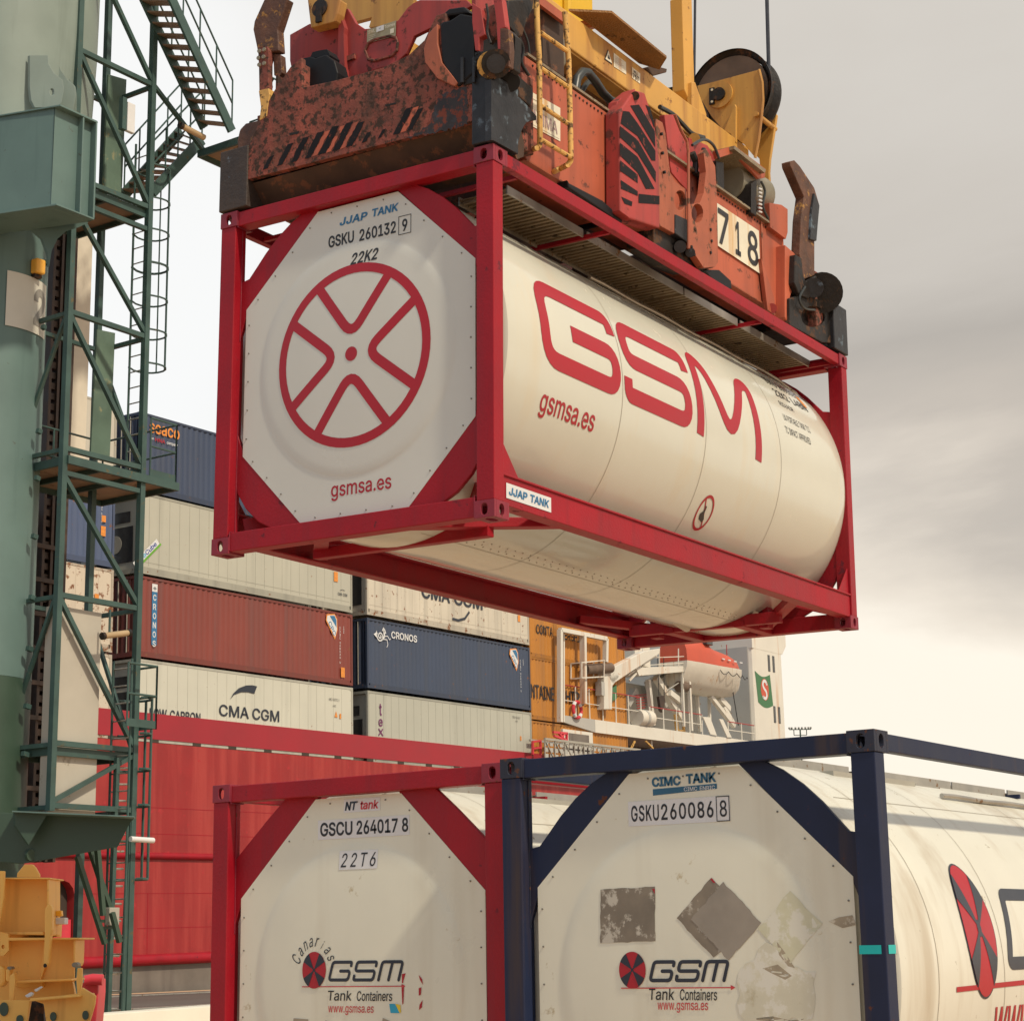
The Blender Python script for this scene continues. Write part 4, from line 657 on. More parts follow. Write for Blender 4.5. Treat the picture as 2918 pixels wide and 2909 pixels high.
def jag(P, amp=.012, step=.05):
    o = []
    for i in range(len(P)):
        a, b = Vector(P[i]), Vector(P[(i+1) % len(P)]); n = max(1, int((b-a).length/step)); d = (b-a).normalized(); nn = Vector((-d.y, d.x))
        for k in range(n): q = a.lerp(b, k/n)+(nn*random.uniform(-amp, amp) if k else Vector((0, 0))); o.append((q.x, q.y))
    return o
# ---- lower navy container
th, shell, panel, fe, fs = tank_container('tank_container', 'stained white tank in a navy frame, standing lower right with weathered placards', BF.m, False, 'old')
A = arts(fe, panel)
A('sticker', M['sticker'], lambda d: (d.rect(1.59, .925, 2.155, 2.295),))
A('placard', M['grey_st'], lambda d: d.poly(jag([(1.785, 1.805), (1.412, 1.812), (1.414, 1.512), (1.79, 1.505)], .003, .03))); A('placard', M['grey_st'], lambda d: d.poly(jag([(1.271, 1.635), (1.045, 1.85), (.80, 1.60), (1.045, 1.42)], .004, .03)))
A('old_sticker', M['glue'], lambda d: d.poly(jag([(.77, 1.57), (.572, 1.765), (.395, 1.59), (.585, 1.385)], .005))); A('old_sticker', M['glue2'], lambda d: (d.poly(jag([(.894, 1.341), (.72, 1.50), (.60, 1.37), (.50, 1.34), (.44, 1.34), (.476, 1.10), (.80, 1.06), (.90, 1.12)], .02))))
A('worn_mark', M['pinkglue'], lambda d: (d.poly([(.36, 1.60), (.30, 1.62), (.22, 1.63), (.20, 1.58), (.28, 1.565)]), d.poly([(.66, 1.50), (.62, 1.45), (.56, 1.36), (.60, 1.37), (.65, 1.43)]), d.poly([(.75, 1.36), (.66, 1.38), (.58, 1.32), (.62, 1.30), (.70, 1.335)]), d.poly([(.80, 1.13), (.60, 1.09), (.52, 1.10), (.58, 1.07), (.80, 1.09)])))
A('logo_bar', M['cblue'], lambda d: d.poly([(1.421, 2.322), (1.421, 2.358), (1.003, 2.366), (1.003, 2.337)]))
A = arts(lambda a, h: (fe(a, h)[0]-.0015, a, h), panel)
A('placard', M['grey_st2'], lambda d: d.poly(jag([(1.18, 1.625), (.972, 1.825), (.747, 1.60), (.953, 1.405)], .005, .03))); A('placard_corner', M['logo_red'], lambda d: (d.poly([(1.43, 1.80), (1.412, 1.80), (1.412, 1.77)]), d.poly([(1.055, 1.845), (1.04, 1.845), (1.02, 1.82), (1.035, 1.822)])))
A('lettering', M['black'], lambda d: (d.text('GSKU', 1.57, 1.385, 2.18, 2.272, .014, 0, 1.1), d.text('260086', 1.37, 1.03, 2.18, 2.272, .014, 0, 1.1), d.text('8', .99, .945, 2.18, 2.272, .008), d.stroke([(1.010, 2.158), (1.010, 2.293), (.93, 2.293), (.93, 2.158), (1.010, 2.158)], .005)))
A('lettering', M['cblue'], lambda d: (d.text('CIMC', 1.425, 1.235, 2.370, 2.425, .035), d.text('TANK', 1.20, 1.005, 2.375, 2.430, .035)))
A('lettering', M['sticker'], lambda d: d.text('CIMC ENRIC', 1.215, 1.015, 2.335, 2.357, .006))
small_logo(A, 1.652, .945, 1.572, 1.355, .090, 1.455, .965, 1.298, 1.398, 1.192, 1.125, 1.464, 1.031, 1.411, 1.09)
A2 = arts(fs, shell); A3 = arts(lambda b, s_: (b, TY-(TR+.005)*math.cos(s_/TR), 1.32+(TR+.005)*math.sin(s_/TR)), shell)
wx, wy, wr, wk_ = 1.325, .235, .215, 1.78
A2('emblem', M['logo_dark'], lambda d: d.disc(wx, wy, wr+.012, (wr+.007)*wk_), (0, .03)); A3('emblem', M['logo_red'], lambda d: d.disc(wx, wy, wr, wr*wk_), (0, .03))
A4 = arts(lambda b, s_: (b, TY-(TR+.007)*math.cos(s_/TR), 1.32+(TR+.007)*math.sin(s_/TR)), shell)
A4('emblem', M['logo_dark'], lambda d: ([d.disc(wx, wy, wr, wr*wk_, math.radians(t)-.27, math.radians(t)+.27, 8) for t in (42, 138, 222, 318)], d.disc(wx, wy, .028, .05)), (0, .03))
def bigG(d):
    for k, ch in enumerate('GSm'):
        for s_ in glyph_stroke(ch): d.stroke([(1.72+k*1.15+u*.85+v*.13, .03+v*.41) for u, v in s_], .075, .05, True)
A2('lettering', M['logo_dark'], bigG, (0, .03)); A2('arrow', M['logo_red'], lambda d: d.stroke([(.90, -.095), (4.9, -.05)], .028), (0, .03))
A2('lettering', M['logo_red'], lambda d: d.text('www.gsmsa.es', 1.49, 3.3, -.62, -.205, .01), (0, .03))
for o_, n_ in (((-.003), 0),):
    D2().rect(.155, .03, 1.43, 1.475).put('tape', M['cyan'], th, lambda a, h: (.0035, a, h)); D2().rect(.035, .125, 1.43, 1.475).put('tape', M['cyan'], th, lambda b, h: (b, .0035, h))
# ================================================================ spreader locked on the hanging container
sp = thing('container_spreader', 'worn orange and rusty red spreader locked on the hanging tank', 'spreader', HF.m)
def pa(v, pts, a, t, mb=None): return (mb or MB()).prism([HF.ony(v, x, y, a) for x, y in pts], (0, t, 0))
def pb(v, pts, b, t, mb=None): return (mb or MB()).prism([HF.onx(v, x, y, b) for x, y in pts], (t, 0, 0))
def pz(v, pts, h, t, mb=None): return (mb or MB()).prism([HF.onz(v, x, y, h) for x, y in pts], (0, 0, t))
def fa(name, m, parent, v, polys, a):
    d = MB()
    for p in polys: d.flat([HF.ony(v, x, y, a) for x, y in p])
    return d.build(name, m, parent)
def fb(name, m, parent, v, polys, b):
    d = MB()
    for p in polys: d.flat([HF.onx(v, x, y, b) for x, y in p])
    return d.build(name, m, parent)
TB = CH+.004                      # underside level of the spreader
# near end beam: rusty face plate, top plate and dark belly
eb = MB()
face = [(2.20, 2.815), (2.18, 3.08), (2.05, 3.32), (1.95, 3.46), (1.80, 3.61), (1.69, 3.66), (1.68, 3.42), (1.34, 3.395), (.95, 3.385), (.72, 3.42), (.58, 3.50), (.48, 3.66), (.40, 3.66), (.37, 3.40), (.26, 3.22), (.15, 3.09), (.15, 2.79)]
eb.prism([(.0, a, h) for a, h in face], (.05, 0, 0))
eb.box(.05, .50, .20, 2.15, 3.28, 3.33); eb.box(.45, .50, .20, 2.15, 2.80, 3.28)
for y in (1.69, 1.95, .43): eb.prism([(.05, y, 2.9), (.05, y, 3.62), (.12, y, 3.62), (.48, y, 3.34), (.48, y, 2.9)], (0, .03, 0))
endb = eb.build('end_beam', M['sp_rust'], sp, bevel=.006)
MB().prism([(.006, 0, 2.81), (.30, 0, 2.66), (.55, 0, 2.66), (.55, 0, 2.70), (.49, 0, 2.795), (.44, 0, 2.795)], (0, 0, 0)) if False else None
ub = MB().prism([(.052, .17, 2.80), (.20, .17, 2.64), (.60, .17, 2.64), (.60, .17, 2.80)], (0, 2.02, 0)); ub.build('end_beam_underside', M['sp_under'], endb)
for k, x in enumerate((360, 455, 550, 645, 740, 835, 930, 1040, 1150, 1255, 1350)):
    y = 1160-.27*(x-400); w_ = (34, 40, 44, 46, 50, 50, 46, 30, 26, 46, 40)[k]; h_ = (90, 150, 170, 180, 190, 190, 170, 70, 60, 180, 150)[k]
    fb('hazard_stripe', M['stripe'], endb, z5, [jag([(x, y), (x+w_, y-12), (x+w_+h_*.5, y-12-h_), (x+h_*.5, y-h_)], 3.5, 22)], -.003)
    if k in (3, 4, 5, 9): fb('hazard_stripe', M['sp_orange'], endb, z5, [jag([(x+w_+5, y-14), (x+88, y-26), (x+88+h_*.5, y-26-h_*.95), (x+w_+5+h_*.5, y-14-h_*.95)], 4, 20)], -.0025)
fb('grease_patch', M['grease'], endb, z5, [jag([(1560, 680), (1660, 625), (1768, 585), (1768, 858), (1560, 912), (1330, 965), (1480, 880), (1520, 800)], 11, 16)], -.0015)
fb('slot', M['blk'], endb, z5, [[(540, 918), (605, 905), (605, 922), (545, 934)], [(1200, 722), (1275, 706), (1278, 718), (1205, 735)]], -.004)
MB().box(-.012, .34, 2.18, 2.45, TB+.01, 3.085).build('corner_block', M['arm_rust2'], sp, bevel=.008)
MB().box(-.012, .30, -.012, .170, TB+.012, 3.09).build('corner_block', M['sp_steel'], sp, bevel=.008)
pa(z6, [(483, 545), (560, 590), (640, 640), (700, 695), (760, 760), (795, 803), (793, 828), (755, 830), (725, 845), (705, 875), (690, 905), (652, 1045), (640, 1045), (500, 968), (483, 965)], -.016, .05).build('guide_shoe', M['sp_steel'], sp, bevel=.006)
pb(z5, [(186, 1050), (178, 970), (195, 890), (235, 850), (290, 838), (345, 825), (360, 900), (300, 1060)], .03, .26).build('twistlock_housing', M['arm_rust'], sp, bevel=.02)
for y in (2.357, .081): MB().cyl((.089, y, TB-.03), (.089, y, 2.64), .035, 14).build('twistlock', M['sp_steel'], sp, smooth=True)
# flipper arm standing up over the far corner of the near end
ar = pb(z5, [(372, -8), (300, 150), (292, 205), (318, 330), (340, 455), (372, 462), (400, 360), (470, 350), (460, 205), (526, 0), (530, -8)], .03, .08); fl = ar.build('flipper_arm', M['arm_rust'], sp, bevel=.01)
pb(z5, [(325, 325), (390, 320), (400, 350), (398, 612), (335, 630), (332, 460)], .0, .05).build('arm_plate', M['sp_rust'], fl, bevel=.004)
pb(z5, [(420, 370), (482, 378), (490, 500), (470, 530), (436, 520), (432, 420)], .06, .06).build('arm_plate', M['arm_rust'], fl, bevel=.004)
bo = MB()
for x, y in ((338, 355), (372, 345), (333, 403), (368, 395), (338, 450), (372, 440)): p = HF.onx(z5, x, y, 0); bo.cyl(p+Vector((-.012, 0, 0)), p+Vector((.01, 0, 0)), .016, 8)
bo.build('rivets', M['drum'], fl)
pb(z5, [(330, 625), (398, 608), (405, 650), (385, 800), (335, 830), (345, 740)], -.005, .10).build('arm_foot', M['yel_worn'], fl, bevel=.005)
pb(z5, [(335, 830), (385, 800), (440, 620), (520, 505), (600, 470), (560, 640), (520, 800), (300, 900)], .055, .12).build('arm_bracket', M['sp_rust'], sp, bevel=.006)
# buffers on the end beam
def buffer(pts, b, t, cap): 
    q_ = pb(z5, pts, b, t).build('buffer', M['rubber'], sp, bevel=.03); pb(z5, cap, b+.04, .12).build('buffer_cap', M['rubber'], q_, bevel=.015)
buffer([(600, 440), (640, 400), (690, 390), (720, 400), (790, 375), (850, 420), (872, 500), (860, 590), (600, 650)], .10, .15, [(685, 400), (700, 360), (740, 350), (800, 340), (822, 380), (815, 400)])
buffer([(1578, 170), (1600, 150), (1650, 140), (1720, 95), (1800, 110), (1815, 200), (1812, 500), (1700, 595), (1660, 560), (1590, 420)], -.02, .34, [(1550, 140), (1640, 60), (1745, 45), (1790, 90), (1640, 110), (1590, 150)])
pb(z5, [(1560, 165), (1500, 230), (1465, 340), (1475, 430), (1560, 540), (1680, 595), (1700, 570), (1590, 430), (1560, 300)], -.03, .05).build('buffer_cheek', M['sp_orust'], sp, bevel=.005)
# red gearbox frame behind the end beam
gb = MB(); pb(z5, [(545, 240), (680, 165), (850, 150), (900, 60), (945, 60), (1000, 160), (1060, 200), (1170, 190), (1290, 140), (1350, 60), (1400, 20), (1440, 0), (1760, 0), (1800, 40), (1560, 170), (1400, 250), (1345, 370), (1270, 440), (910, 550), (560, 640), (555, 470), (545, 420)], .42, .04, gb)
gb.box(.46, .95, .45, .49, 3.35, 4.15); gb.box(.46, .95, 1.75, 1.79, 3.35, 4.0)
gbo = gb.build('gearbox_frame', M['sp_red'], sp, bevel=.006)
MB().prism([HF.onx(z5, x, y, .37) for x, y in [(880, 70), (920, 190), (915, 230), (925, 530), (895, 530), (875, 380), (880, 190)]], (.05, 0, 0)).build('stiffener', M['sp_red'], gbo)
st_ = [HF.onx(z5, x, y, .415) for x, y in [(1063, 350), (1085, 300), (1130, 275), (1230, 250), (1275, 262), (1288, 300), (1282, 350), (1250, 385), (1130, 420), (1085, 410)]]
MB().tube(st_+[st_[0]], .012, 6).build('oval_cover_rim', M['sp_rust'], gbo); MB().beam(HF.onx(z5, 920, 415, .41), HF.onx(z5, 995, 388, .41), .02, .04).build('stop_bar', M['sp_rust'], gbo)
pl = fb('load_plate', M['swl'], gbo, z5, [[(1078, 208), (1278, 143), (1274, 248), (1075, 300)]], .412)
C0 = HF.onx(z5, 1078, 208, .405); C1 = HF.onx(z5, 1278, 143, .405); C2 = HF.onx(z5, 1075, 300, .405); U_ = C1-C0; V_ = C0-C2
fp = lambda u, v: C2+U_*u+V_*v+Vector((-.0, 0, 0))
D2().text('SWL', .05, .27, .66, .9, .01).text('Tonnes', .60, .96, .66, .9, .01).rect(.06, .3, .48, .5).rect(.06, .3, .36, .38).rect(.06, .22, .22, .24).rect(.8, .93, .15, .5).put('lettering', M['lbl_cream'], pl, fp)
D2().rect(.32, .58, .6, .98).put('label', M['sticker'], pl, fp); D2().text('41', .42, .49, .74, .86).put('lettering', M['jblue'], pl, lambda u, v: fp(u, v)+Vector((-.003, 0, 0)))
# yellow lug of the headblock latch
# side beams, near side with its end pieces, and the far side
for y0 in (.12, 1.92):
    sb_ = MB().box(.60, 1.93, y0, y0+.40, 2.70, 3.50).build('side_beam', M['sp_orange'], sp, bevel=.008)
    MB().box(1.95, 5.05, y0+.03, y0+.37, 2.73, 3.52).box(5.05, 5.50, y0+.05, y0+.34, 2.74, 3.30).build('telescopic_beam', M['sp_orange'], sp, bevel=.006)
    MB().box(.62, 4.9, y0-.012, y0+.42, 3.51, 3.53).build('beam_cover', M['alu'], sb_)
MB().box(.45, .60, .05, 2.30, 2.72, 3.30).box(5.5, 5.65, .05, 2.3, 2.72, 3.3).build('cross_member', M['sp_rust'], sp, bevel=.01)
for x in (1.2, 2.6, 4.2): MB().box(x, x+.25, .53, 1.90, 2.80, 3.30).build('cross_member', M['sp_under'], sp, bevel=.01)
MB().box(1.96, 1.99, .10, .53, 2.68, 3.50).build('dark_gap_strip', M['rubber'], sp)  # black strip painted in for the shade of the telescopic gap
# faded company board
kb = fa('board', M['lbl_cream'], sp, z6, [[(700, 600), (958, 745), (958, 975), (700, 835)]], .115)
P0 = HF.ony(z6, 700, 835, .112); P1 = HF.ony(z6, 958, 975, .112); P2 = HF.ony(z6, 700, 600, .112)
fk = lambda u, v: P0+(P1-P0)*u+(P2-P0)*v
D2().text('GAMMA', .08, .93, .16, .54, .01).put('lettering', M['faded'], kb, fk, .5)
D2().stroke([(.02, .82), (.62, .82), (.66, .86), (.70, .70), (.97, .62)], .012).stroke([(.02, .06), (.97, .06)], .008).put('lettering', M['black'], kb, fk)
fa('side_wear', M['sp_red'], sb_, z6, [], .11) if False else None
# ladder of bent yellow pipe
ld = thing('pipe_ladder', 'bent yellow pipe ladder with four rungs hanging beside the spreader', 'ladder', HF.m)
lp = lambda pts, a=-.05: [HF.ony(z6, x, y, a) for x, y in pts]
MB().tube(lp([(793, -30), (800, 200), (812, 400), (818, 960)])+lp([(815, 1000), (800, 1018)], -.03)+lp([(760, 1032), (722, 1042)], .10), .021, 10).build('rail', M['yel_worn'], ld, smooth=True)
MB().tube(lp([(988, 85), (998, 200), (1015, 420), (1025, 800), (1030, 1080)])+lp([(1028, 1110), (1010, 1135)], -.03)+lp([(960, 1160), (915, 1182)], .10), .021, 10).build('rail', M['yel_worn'], ld, smooth=True)
for a, b in (((820, 225), (1005, 355)), ((822, 470), (1012, 602)), ((825, 730), (1015, 855)), ((822, 960), (1025, 1082))): MB().tube(lp([a, b]), .017, 8).build('rung', M['yel_worn'], ld, smooth=True)
# striped flipper guide
g = MB(); pa(z6, [(1366, 765), (1372, 1455), (1440, 1505), (1645, 1572), (1640, 1100), (1612, 880), (1560, 700), (1540, 640), (1470, 620)], -.02, .13, g)
gd = g.build('striped_guide', M['sp_red'], sp, bevel=.012)
fa('hazard_stripe', M['stripe'], gd, z6, [[(1440, 728), (1500, 722), (1608, 905), (1612, 1015)], [(1545, 722), (1575, 740), (1606, 850), (1606, 885)], [(1390, 765), (1432, 770), (1491, 850), (1491, 940), (1373, 850)], [(1491, 850), (1613, 1040), (1613, 1108), (1588, 1106), (1491, 940)],
   [(1369, 868), (1491, 965), (1491, 1058), (1369, 945)], [(1491, 965), (1616, 1185), (1616, 1258), (1491, 1058)], [(1369, 983), (1491, 1082), (1491, 1190), (1369, 1070)], [(1491, 1082), (1608, 1302), (1548, 1302), (1491, 1190)],
   [(1371, 1105), (1491, 1205), (1491, 1262), (1371, 1178)], [(1375, 1240), (1491, 1318), (1491, 1350), (1377, 1300)], [(1378, 1355), (1455, 1390), (1450, 1420), (1400, 1402)], [(1497, 1335), (1641, 1350), (1641, 1408), (1497, 1398)]], -.023)
MB().cyl(HF.ony(z6, 1472, 662, -.035), HF.ony(z6, 1472, 662, .12), .035, 16).build('pivot', M['sp_dark'], gd, smooth=True)
pa(z6, [(1340, 770), (1350, 700), (1440, 625), (1475, 612), (1470, 660), (1400, 740)], .06, .08).build('guide_lever', M['sp_red'], sp, bevel=.005)
MB().tube([HF.ony(z6, x, y, .25) for x, y in [(1062, 620), (1075, 540), (1110, 495), (1150, 500), (1200, 560), (1250, 640), (1300, 690), (1360, 720)]], .035, 10).build('hydraulic_hose', M['hose'], sp, smooth=True)
# centre cassette: side plates with oval openings, motor boxes
g = MB()
ov = lambda cx, cy, rx, ry, a: [HF.ony(z7, cx+rx*math.cos(2*math.pi*i/16), cy+ry*math.sin(2*math.pi*i/16), a) for i in range(16)]
g.prism([HF.ony(z7, x, y, .0) for x, y in [(310, 620), (345, 640), (362, 700), (385, 900), (410, 950), (470, 990), (480, 1150), (478, 1260), (330, 1180), (322, 900)]], (0, .06, 0), [ov(437, 1048, 30, 52, 0)])
g.build('cassette_plate', M['sp_orust'], sp, bevel=.006)
g = MB(); g.prism([HF.ony(z7, x, y, -.02) for x, y in [(485, 1070), (540, 1060), (560, 1010), (572, 900), (560, 800), (575, 780), (620, 870), (628, 1000), (635, 1370), (620, 1395), (560, 1400), (488, 1290)]], (0, .06, 0), [ov(527, 1115, 31, 50, -.02)])
g.build('cassette_plate', M['sp_orust'], sp, bevel=.006)
pa(z7, [(355, 600), (415, 600), (465, 730), (478, 800), (478, 1000), (440, 960), (390, 900)], .14, .05).build('cassette_plate', M['sp_red'], sp, bevel=.005)
MB().tube([HF.ony(z7, x, y, -.03) for x, y in [(408, 600), (440, 680), (472, 740), (480, 800), (480, 1300)]], .012, 6).build('pipe', M['sp_orust'], sp)
pa(z7, [(485, 720), (580, 760), (620, 830), (620, 1180), (485, 1100)], .20, .05).build('cassette_plate', M['sp_red'], sp, bevel=.005)
MB().tube([HF.ony(z7, x, y, .12) for x, y in [(500, 800), (520, 850), (515, 900), (545, 930), (550, 1000), (575, 1030)]], .03, 8).tube([HF.ony(z7, x, y, .12) for x, y in [(560, 780), (545, 860), (560, 940)]], .02, 8).build('hydraulic_hose', M['hose'], sp, smooth=True)
pa(z7, [(565, 790), (598, 820), (600, 870), (572, 870), (560, 830)], .02, .04).build('stay', M['yel'], sp)
pa(z7, [(300, 1170), (420, 1180), (490, 1160), (570, 1230), (630, 1290), (632, 1370), (610, 1400), (540, 1410), (430, 1370), (300, 1280)], .05, .25).build('drive_housing', M['sp_dark'], sp, bevel=.012)
pa(z7, [(412, 1120), (540, 1180), (562, 1260), (560, 1315), (480, 1270), (412, 1220)], -.01, .06).build('drive_cover', M['sp_steel'], sp, bevel=.008)
MB().cyl(HF.ony(z7, 437, 1290, -.01), HF.ony(z7, 437, 1290, .08), .05, 14).build('gear_shaft', M['sp_steel'], sp, smooth=True); MB().cyl(HF.ony(z7, 490, 1320, -.01), HF.ony(z7, 490, 1320, .08), .04, 14).build('gear_shaft', M['sp_steel'], sp, smooth=True)
pa(z7, [(560, 1410), (640, 1410), (705, 1470), (708, 1510), (640, 1500)], .08, .10).build('pad', M['rubber'], sp, bevel=.01)
pa(z6, [(1010, 1235), (1020, 1260), (1250, 1380), (1385, 1500), (1385, 1540), (1015, 1290)], .05, .10).build('pad', M['rubber'], sp, bevel=.01)
MB().cyl(HF.ony(z7, 511, 727, .18), HF.ony(z7, 511, 727, .26), .05, 14).build('lamp', M['yel'], sp, smooth=True)
# number board 718
nb = fa('board', M['lbl_cream'], sp, z7, [[(630, 1062), (848, 1207), (856, 1432), (634, 1285)]], .135)
P0_ = HF.ony(z7, 634, 1285, .13); P1_ = HF.ony(z7, 856, 1432, .13); P2_ = HF.ony(z7, 630, 1062, .13)
fn7 = lambda u, v: P0_+(P1_-P0_)*u+(P2_-P0_)*v
D2().text('7', .02, .26, .10, .92, .012).text('1', .42, .54, .10, .90, .012).text('8', .71, .96, .10, .92, .012).put('lettering', M['black'], nb, fn7, .3)
# far end pieces
pa(z7, [(905, 1060), (965, 1070), (1000, 1095), (1000, 1215), (990, 1250), (910, 1190)], .10, .12).build('end_bracket', M['sp_orange'], sp, bevel=.006)
pa(z7, [(985, 1280), (1035, 1325), (1045, 1360), (1030, 1500), (1012, 1550), (1010, 1705), (985, 1660)], .06, .12).build('end_bracket', M['sp_orange'], sp, bevel=.006)
pa(z7, [(862, 1350), (930, 1560), (935, 1650), (895, 1620)], .10, .04).build('stiffener', M['sp_orange'], sp, bevel=.003)
MB().cyl(HF.ony(z7, 917, 1612, .09), HF.ony(z7, 917, 1612, .15), .045, 14).build('pivot', M['sp_red'], sp, smooth=True)
feb = MB().box(5.08, 5.62, .14, 2.30, 2.66, 3.22).build('end_beam', M['sp_dark'], sp, bevel=.02)
MB().box(5.75, 6.07, -.012, .20, TB+.01, 3.06).build('corner_block', M['sp_steel'], sp, bevel=.01); MB().box(5.75, 6.07, 2.24, 2.45, TB+.01, 3.06).build('corner_block', M['sp_steel'], sp, bevel=.01)
MB().prism([HF.ony(z7, x, y, .03) for x, y in [(1010, 1560), (1080, 1530), (1215, 1590), (1280, 1610), (1285, 1800), (1180, 1790), (1010, 1700)]], (0, .2, 0), [ov(1133, 1655, 62, 55, .03)]).build('twistlock_housing', M['sp_dark'], sp, bevel=.01)
MB().tube([HF.ony(z7, 1180, 1530, .0), HF.ony(z7, 1180, 1530, .22)], .19, 24).build('drum', M['sp_dark'], sp, smooth=True); MB().tube([HF.ony(z7, 1135, 1505, -.04), HF.ony(z7, 1135, 1505, .02)], .09, 18).build('pivot', M['sp_steel'], sp, smooth=True)
pa(z7, [(1040, 1330), (1075, 1350), (1080, 1440), (1095, 1470), (1150, 1440), (1165, 1500), (1110, 1560), (1060, 1540), (1035, 1480)], .0, .10).build('arm_bracket', M['sp_dark'], sp, bevel=.01)
fl = pa(z7, [(1012, 845), (1035, 838), (1060, 865), (1140, 985), (1165, 1070), (1158, 1120), (1140, 1250), (1140, 1440), (1085, 1460), (1080, 1440), (1062, 1330), (1070, 1150), (1085, 1030), (1015, 870)], .02, .09).build('flipper_arm', M['arm_rust'], sp, bevel=.008)
pa(z7, [(1140, 1010), (1166, 1075), (1158, 1160), (1150, 1260), (1118, 1250), (1125, 1110)], -.005, .12).build('arm_plate', M['sp_steel'], fl, bevel=.005)
# flipper drive at the near corner
fl = pa(z6, [(598, 0), (780, -10), (770, 60), (722, 170), (700, 250), (650, 260), (640, 220), (580, 150)], .02, .10).build('flipper_arm', M['sp_dark'], sp, bevel=.012)
pb(z6, [(350, 20), (410, 60), (440, 240), (400, 260), (395, 350), (372, 350), (350, 150)], -.02, .06).build('arm_plate', M['sp_red'], fl, bevel=.005); pb(z6, [(495, -10), (555, -10), (582, 190), (548, 200), (548, 350), (528, 350), (520, 180)], -.03, .06).build('arm_plate', M['sp_red'], fl, bevel=.005)
pb(z6, [(430, 60), (500, 30), (520, 250), (470, 300), (440, 240)], .03, .04).build('arm_plate', M['sp_rust'], fl, bevel=.004)
pb(z6, [(540, 190), (600, 200), (612, 340), (605, 460), (570, 470), (540, 350)], -.03, .06).build('arm_plate', M['arm_rust'], fl, bevel=.006)
pb(z6, [(600, 200), (650, 250), (640, 480), (610, 500), (600, 420)], .05, .08).build('arm_plate', M['sp_dark'], fl, bevel=.006)
hub = MB().tube([HF.onx(z6, 515, 440, -.07), HF.onx(z6, 515, 440, .08)], .10, 24).build('hub', M['sp_dark'], sp, smooth=True); MB().tube([HF.onx(z6, 515, 440, -.10), HF.onx(z6, 515, 440, -.071)], .065, 20).build('hub_cap', M['sp_steel'], hub, smooth=True); MB().tube([HF.onx(z6, 480, 450, -.05), HF.onx(z6, 480, 450, .0)], .095, 20).build('hub_rim', M['yel_worn'], hub, smooth=True)
pb(z6, [(282, 400), (330, 370), (410, 350), (460, 400), (470, 480), (480, 545), (290, 590), (265, 500)], -.01, .18).build('latch_box', M['sp_dark'], sp, bevel=.012)
for x in (285, 365): MB().beam(HF.onx(z6, x, 400, -.025), HF.onx(z6, x, 570, -.025), .02, .02).build('guard_bar', M['sp_steel'], sp)
pa(z6, [(575, 520), (620, 490), (660, 500), (700, 545), (770, 610), (775, 650), (758, 740), (690, 680), (640, 640), (590, 610)], .0, .14).build('roller_housing', M['sp_dark'], sp, bevel=.012)
MB().tube([HF.ony(z6, 612, 565, -.03), HF.ony(z6, 612, 565, .05)], .07, 18).build('roller', M['rubber'], sp, smooth=True)
MB().prism([HF.ony(z6, x, y, .02) for x, y in [(665, 940), (690, 900), (712, 1000), (708, 1080), (660, 1100), (640, 1050)]], (0, .05, 0)).build('lug', M['sp_under'], sp, bevel=.004)
MB().tube([HF.ony(z6, 690, 270, .36), HF.ony(z6, 865, 400, .36)], .19, 28).build('motor_drum', M['drum'], sp, smooth=True); MB().box(.85, 1.15, .12, .52, 3.54, 4.0).build('motor_mount', M['sp_under'], sp, bevel=.01)
# step grating over the near corner
def grating(name, par, v, quad, a, m, nb=6):
    P = [HF.ony(v, x, y, a) for x, y in quad]; o, u, w_ = P[0], P[1]-P[0], P[3]-P[0]; g = MB()
    for k in range(nb+1): g.beam(o+w_*(k/nb), o+w_*(k/nb)+u, .012, .03)
    nn = nb*3
    for k in range(nn+1): g.beam(o+u*(k/nn), o+u*(k/nn)+w_, .010, .025)
    return g.build(name, m, par)
def zgrating(v, pts, h, name, m, nb, par):
    P = [HF.onz(v, x, y, h) for x, y in pts]; o, u, w_ = P[0], P[1]-P[0], P[3]-P[0]; g = MB()
    for k in range(nb+1): g.beam(o+w_*(k/nb), o+w_*(k/nb)+u, .010, .03)
    for k in range(nb*2+1): g.beam(o+u*(k/nb/2), o+u*(k/nb/2)+w_, .010, .03)
    return g.build(name, m, par)
zgrating(z6, [(800, 10), (975, 150), (945, 200), (790, 60)], 3.98, 'step_grating', M['alu_edge'], 6, sp)
MB().beam(HF.onz(z6, 800, 0, 3.96), HF.onz(z6, 985, 140, 3.96), .03, .07).build('grating_frame', M['sp_orange'], sp)
# lamp drum with its own grating in front of the number board
MB().tube([HF.ony(z7, 668, 950, .34), HF.ony(z7, 835, 1030, .34)], .19, 28).build('motor_drum', M['drum'], sp, smooth=True)
pa(z7, [(625, 840), (665, 850), (668, 1010), (630, 1000)], .14, .35).build('motor_mount', M['sp_dark'], sp, bevel=.006); pa(z7, [(810, 960), (838, 940), (836, 1130), (808, 1110)], .10, .4).build('motor_mount', M['sp_dark'], sp, bevel=.006)
pa(z7, [(620, 790), (722, 762), (885, 885), (880, 930), (850, 935), (722, 800), (630, 830)], .10, .03).build('grating_frame', M['sp_orange'], sp, bevel=.004)
MB().prism([HF.ony(z7, x, y, .05) for x, y in [(720, 762), (885, 888), (880, 905), (720, 780)]], (0, .35, 0)).build('step_plate', M['alu'], sp)
bp = MB()
for k in range(7): bp.tube([HF.ony(z7, 846, 985+k*20, .1), HF.ony(z7, 862, 991+k*20, .1)], .009, 8)
bp.build('connector_row', M['sticker'], sp)
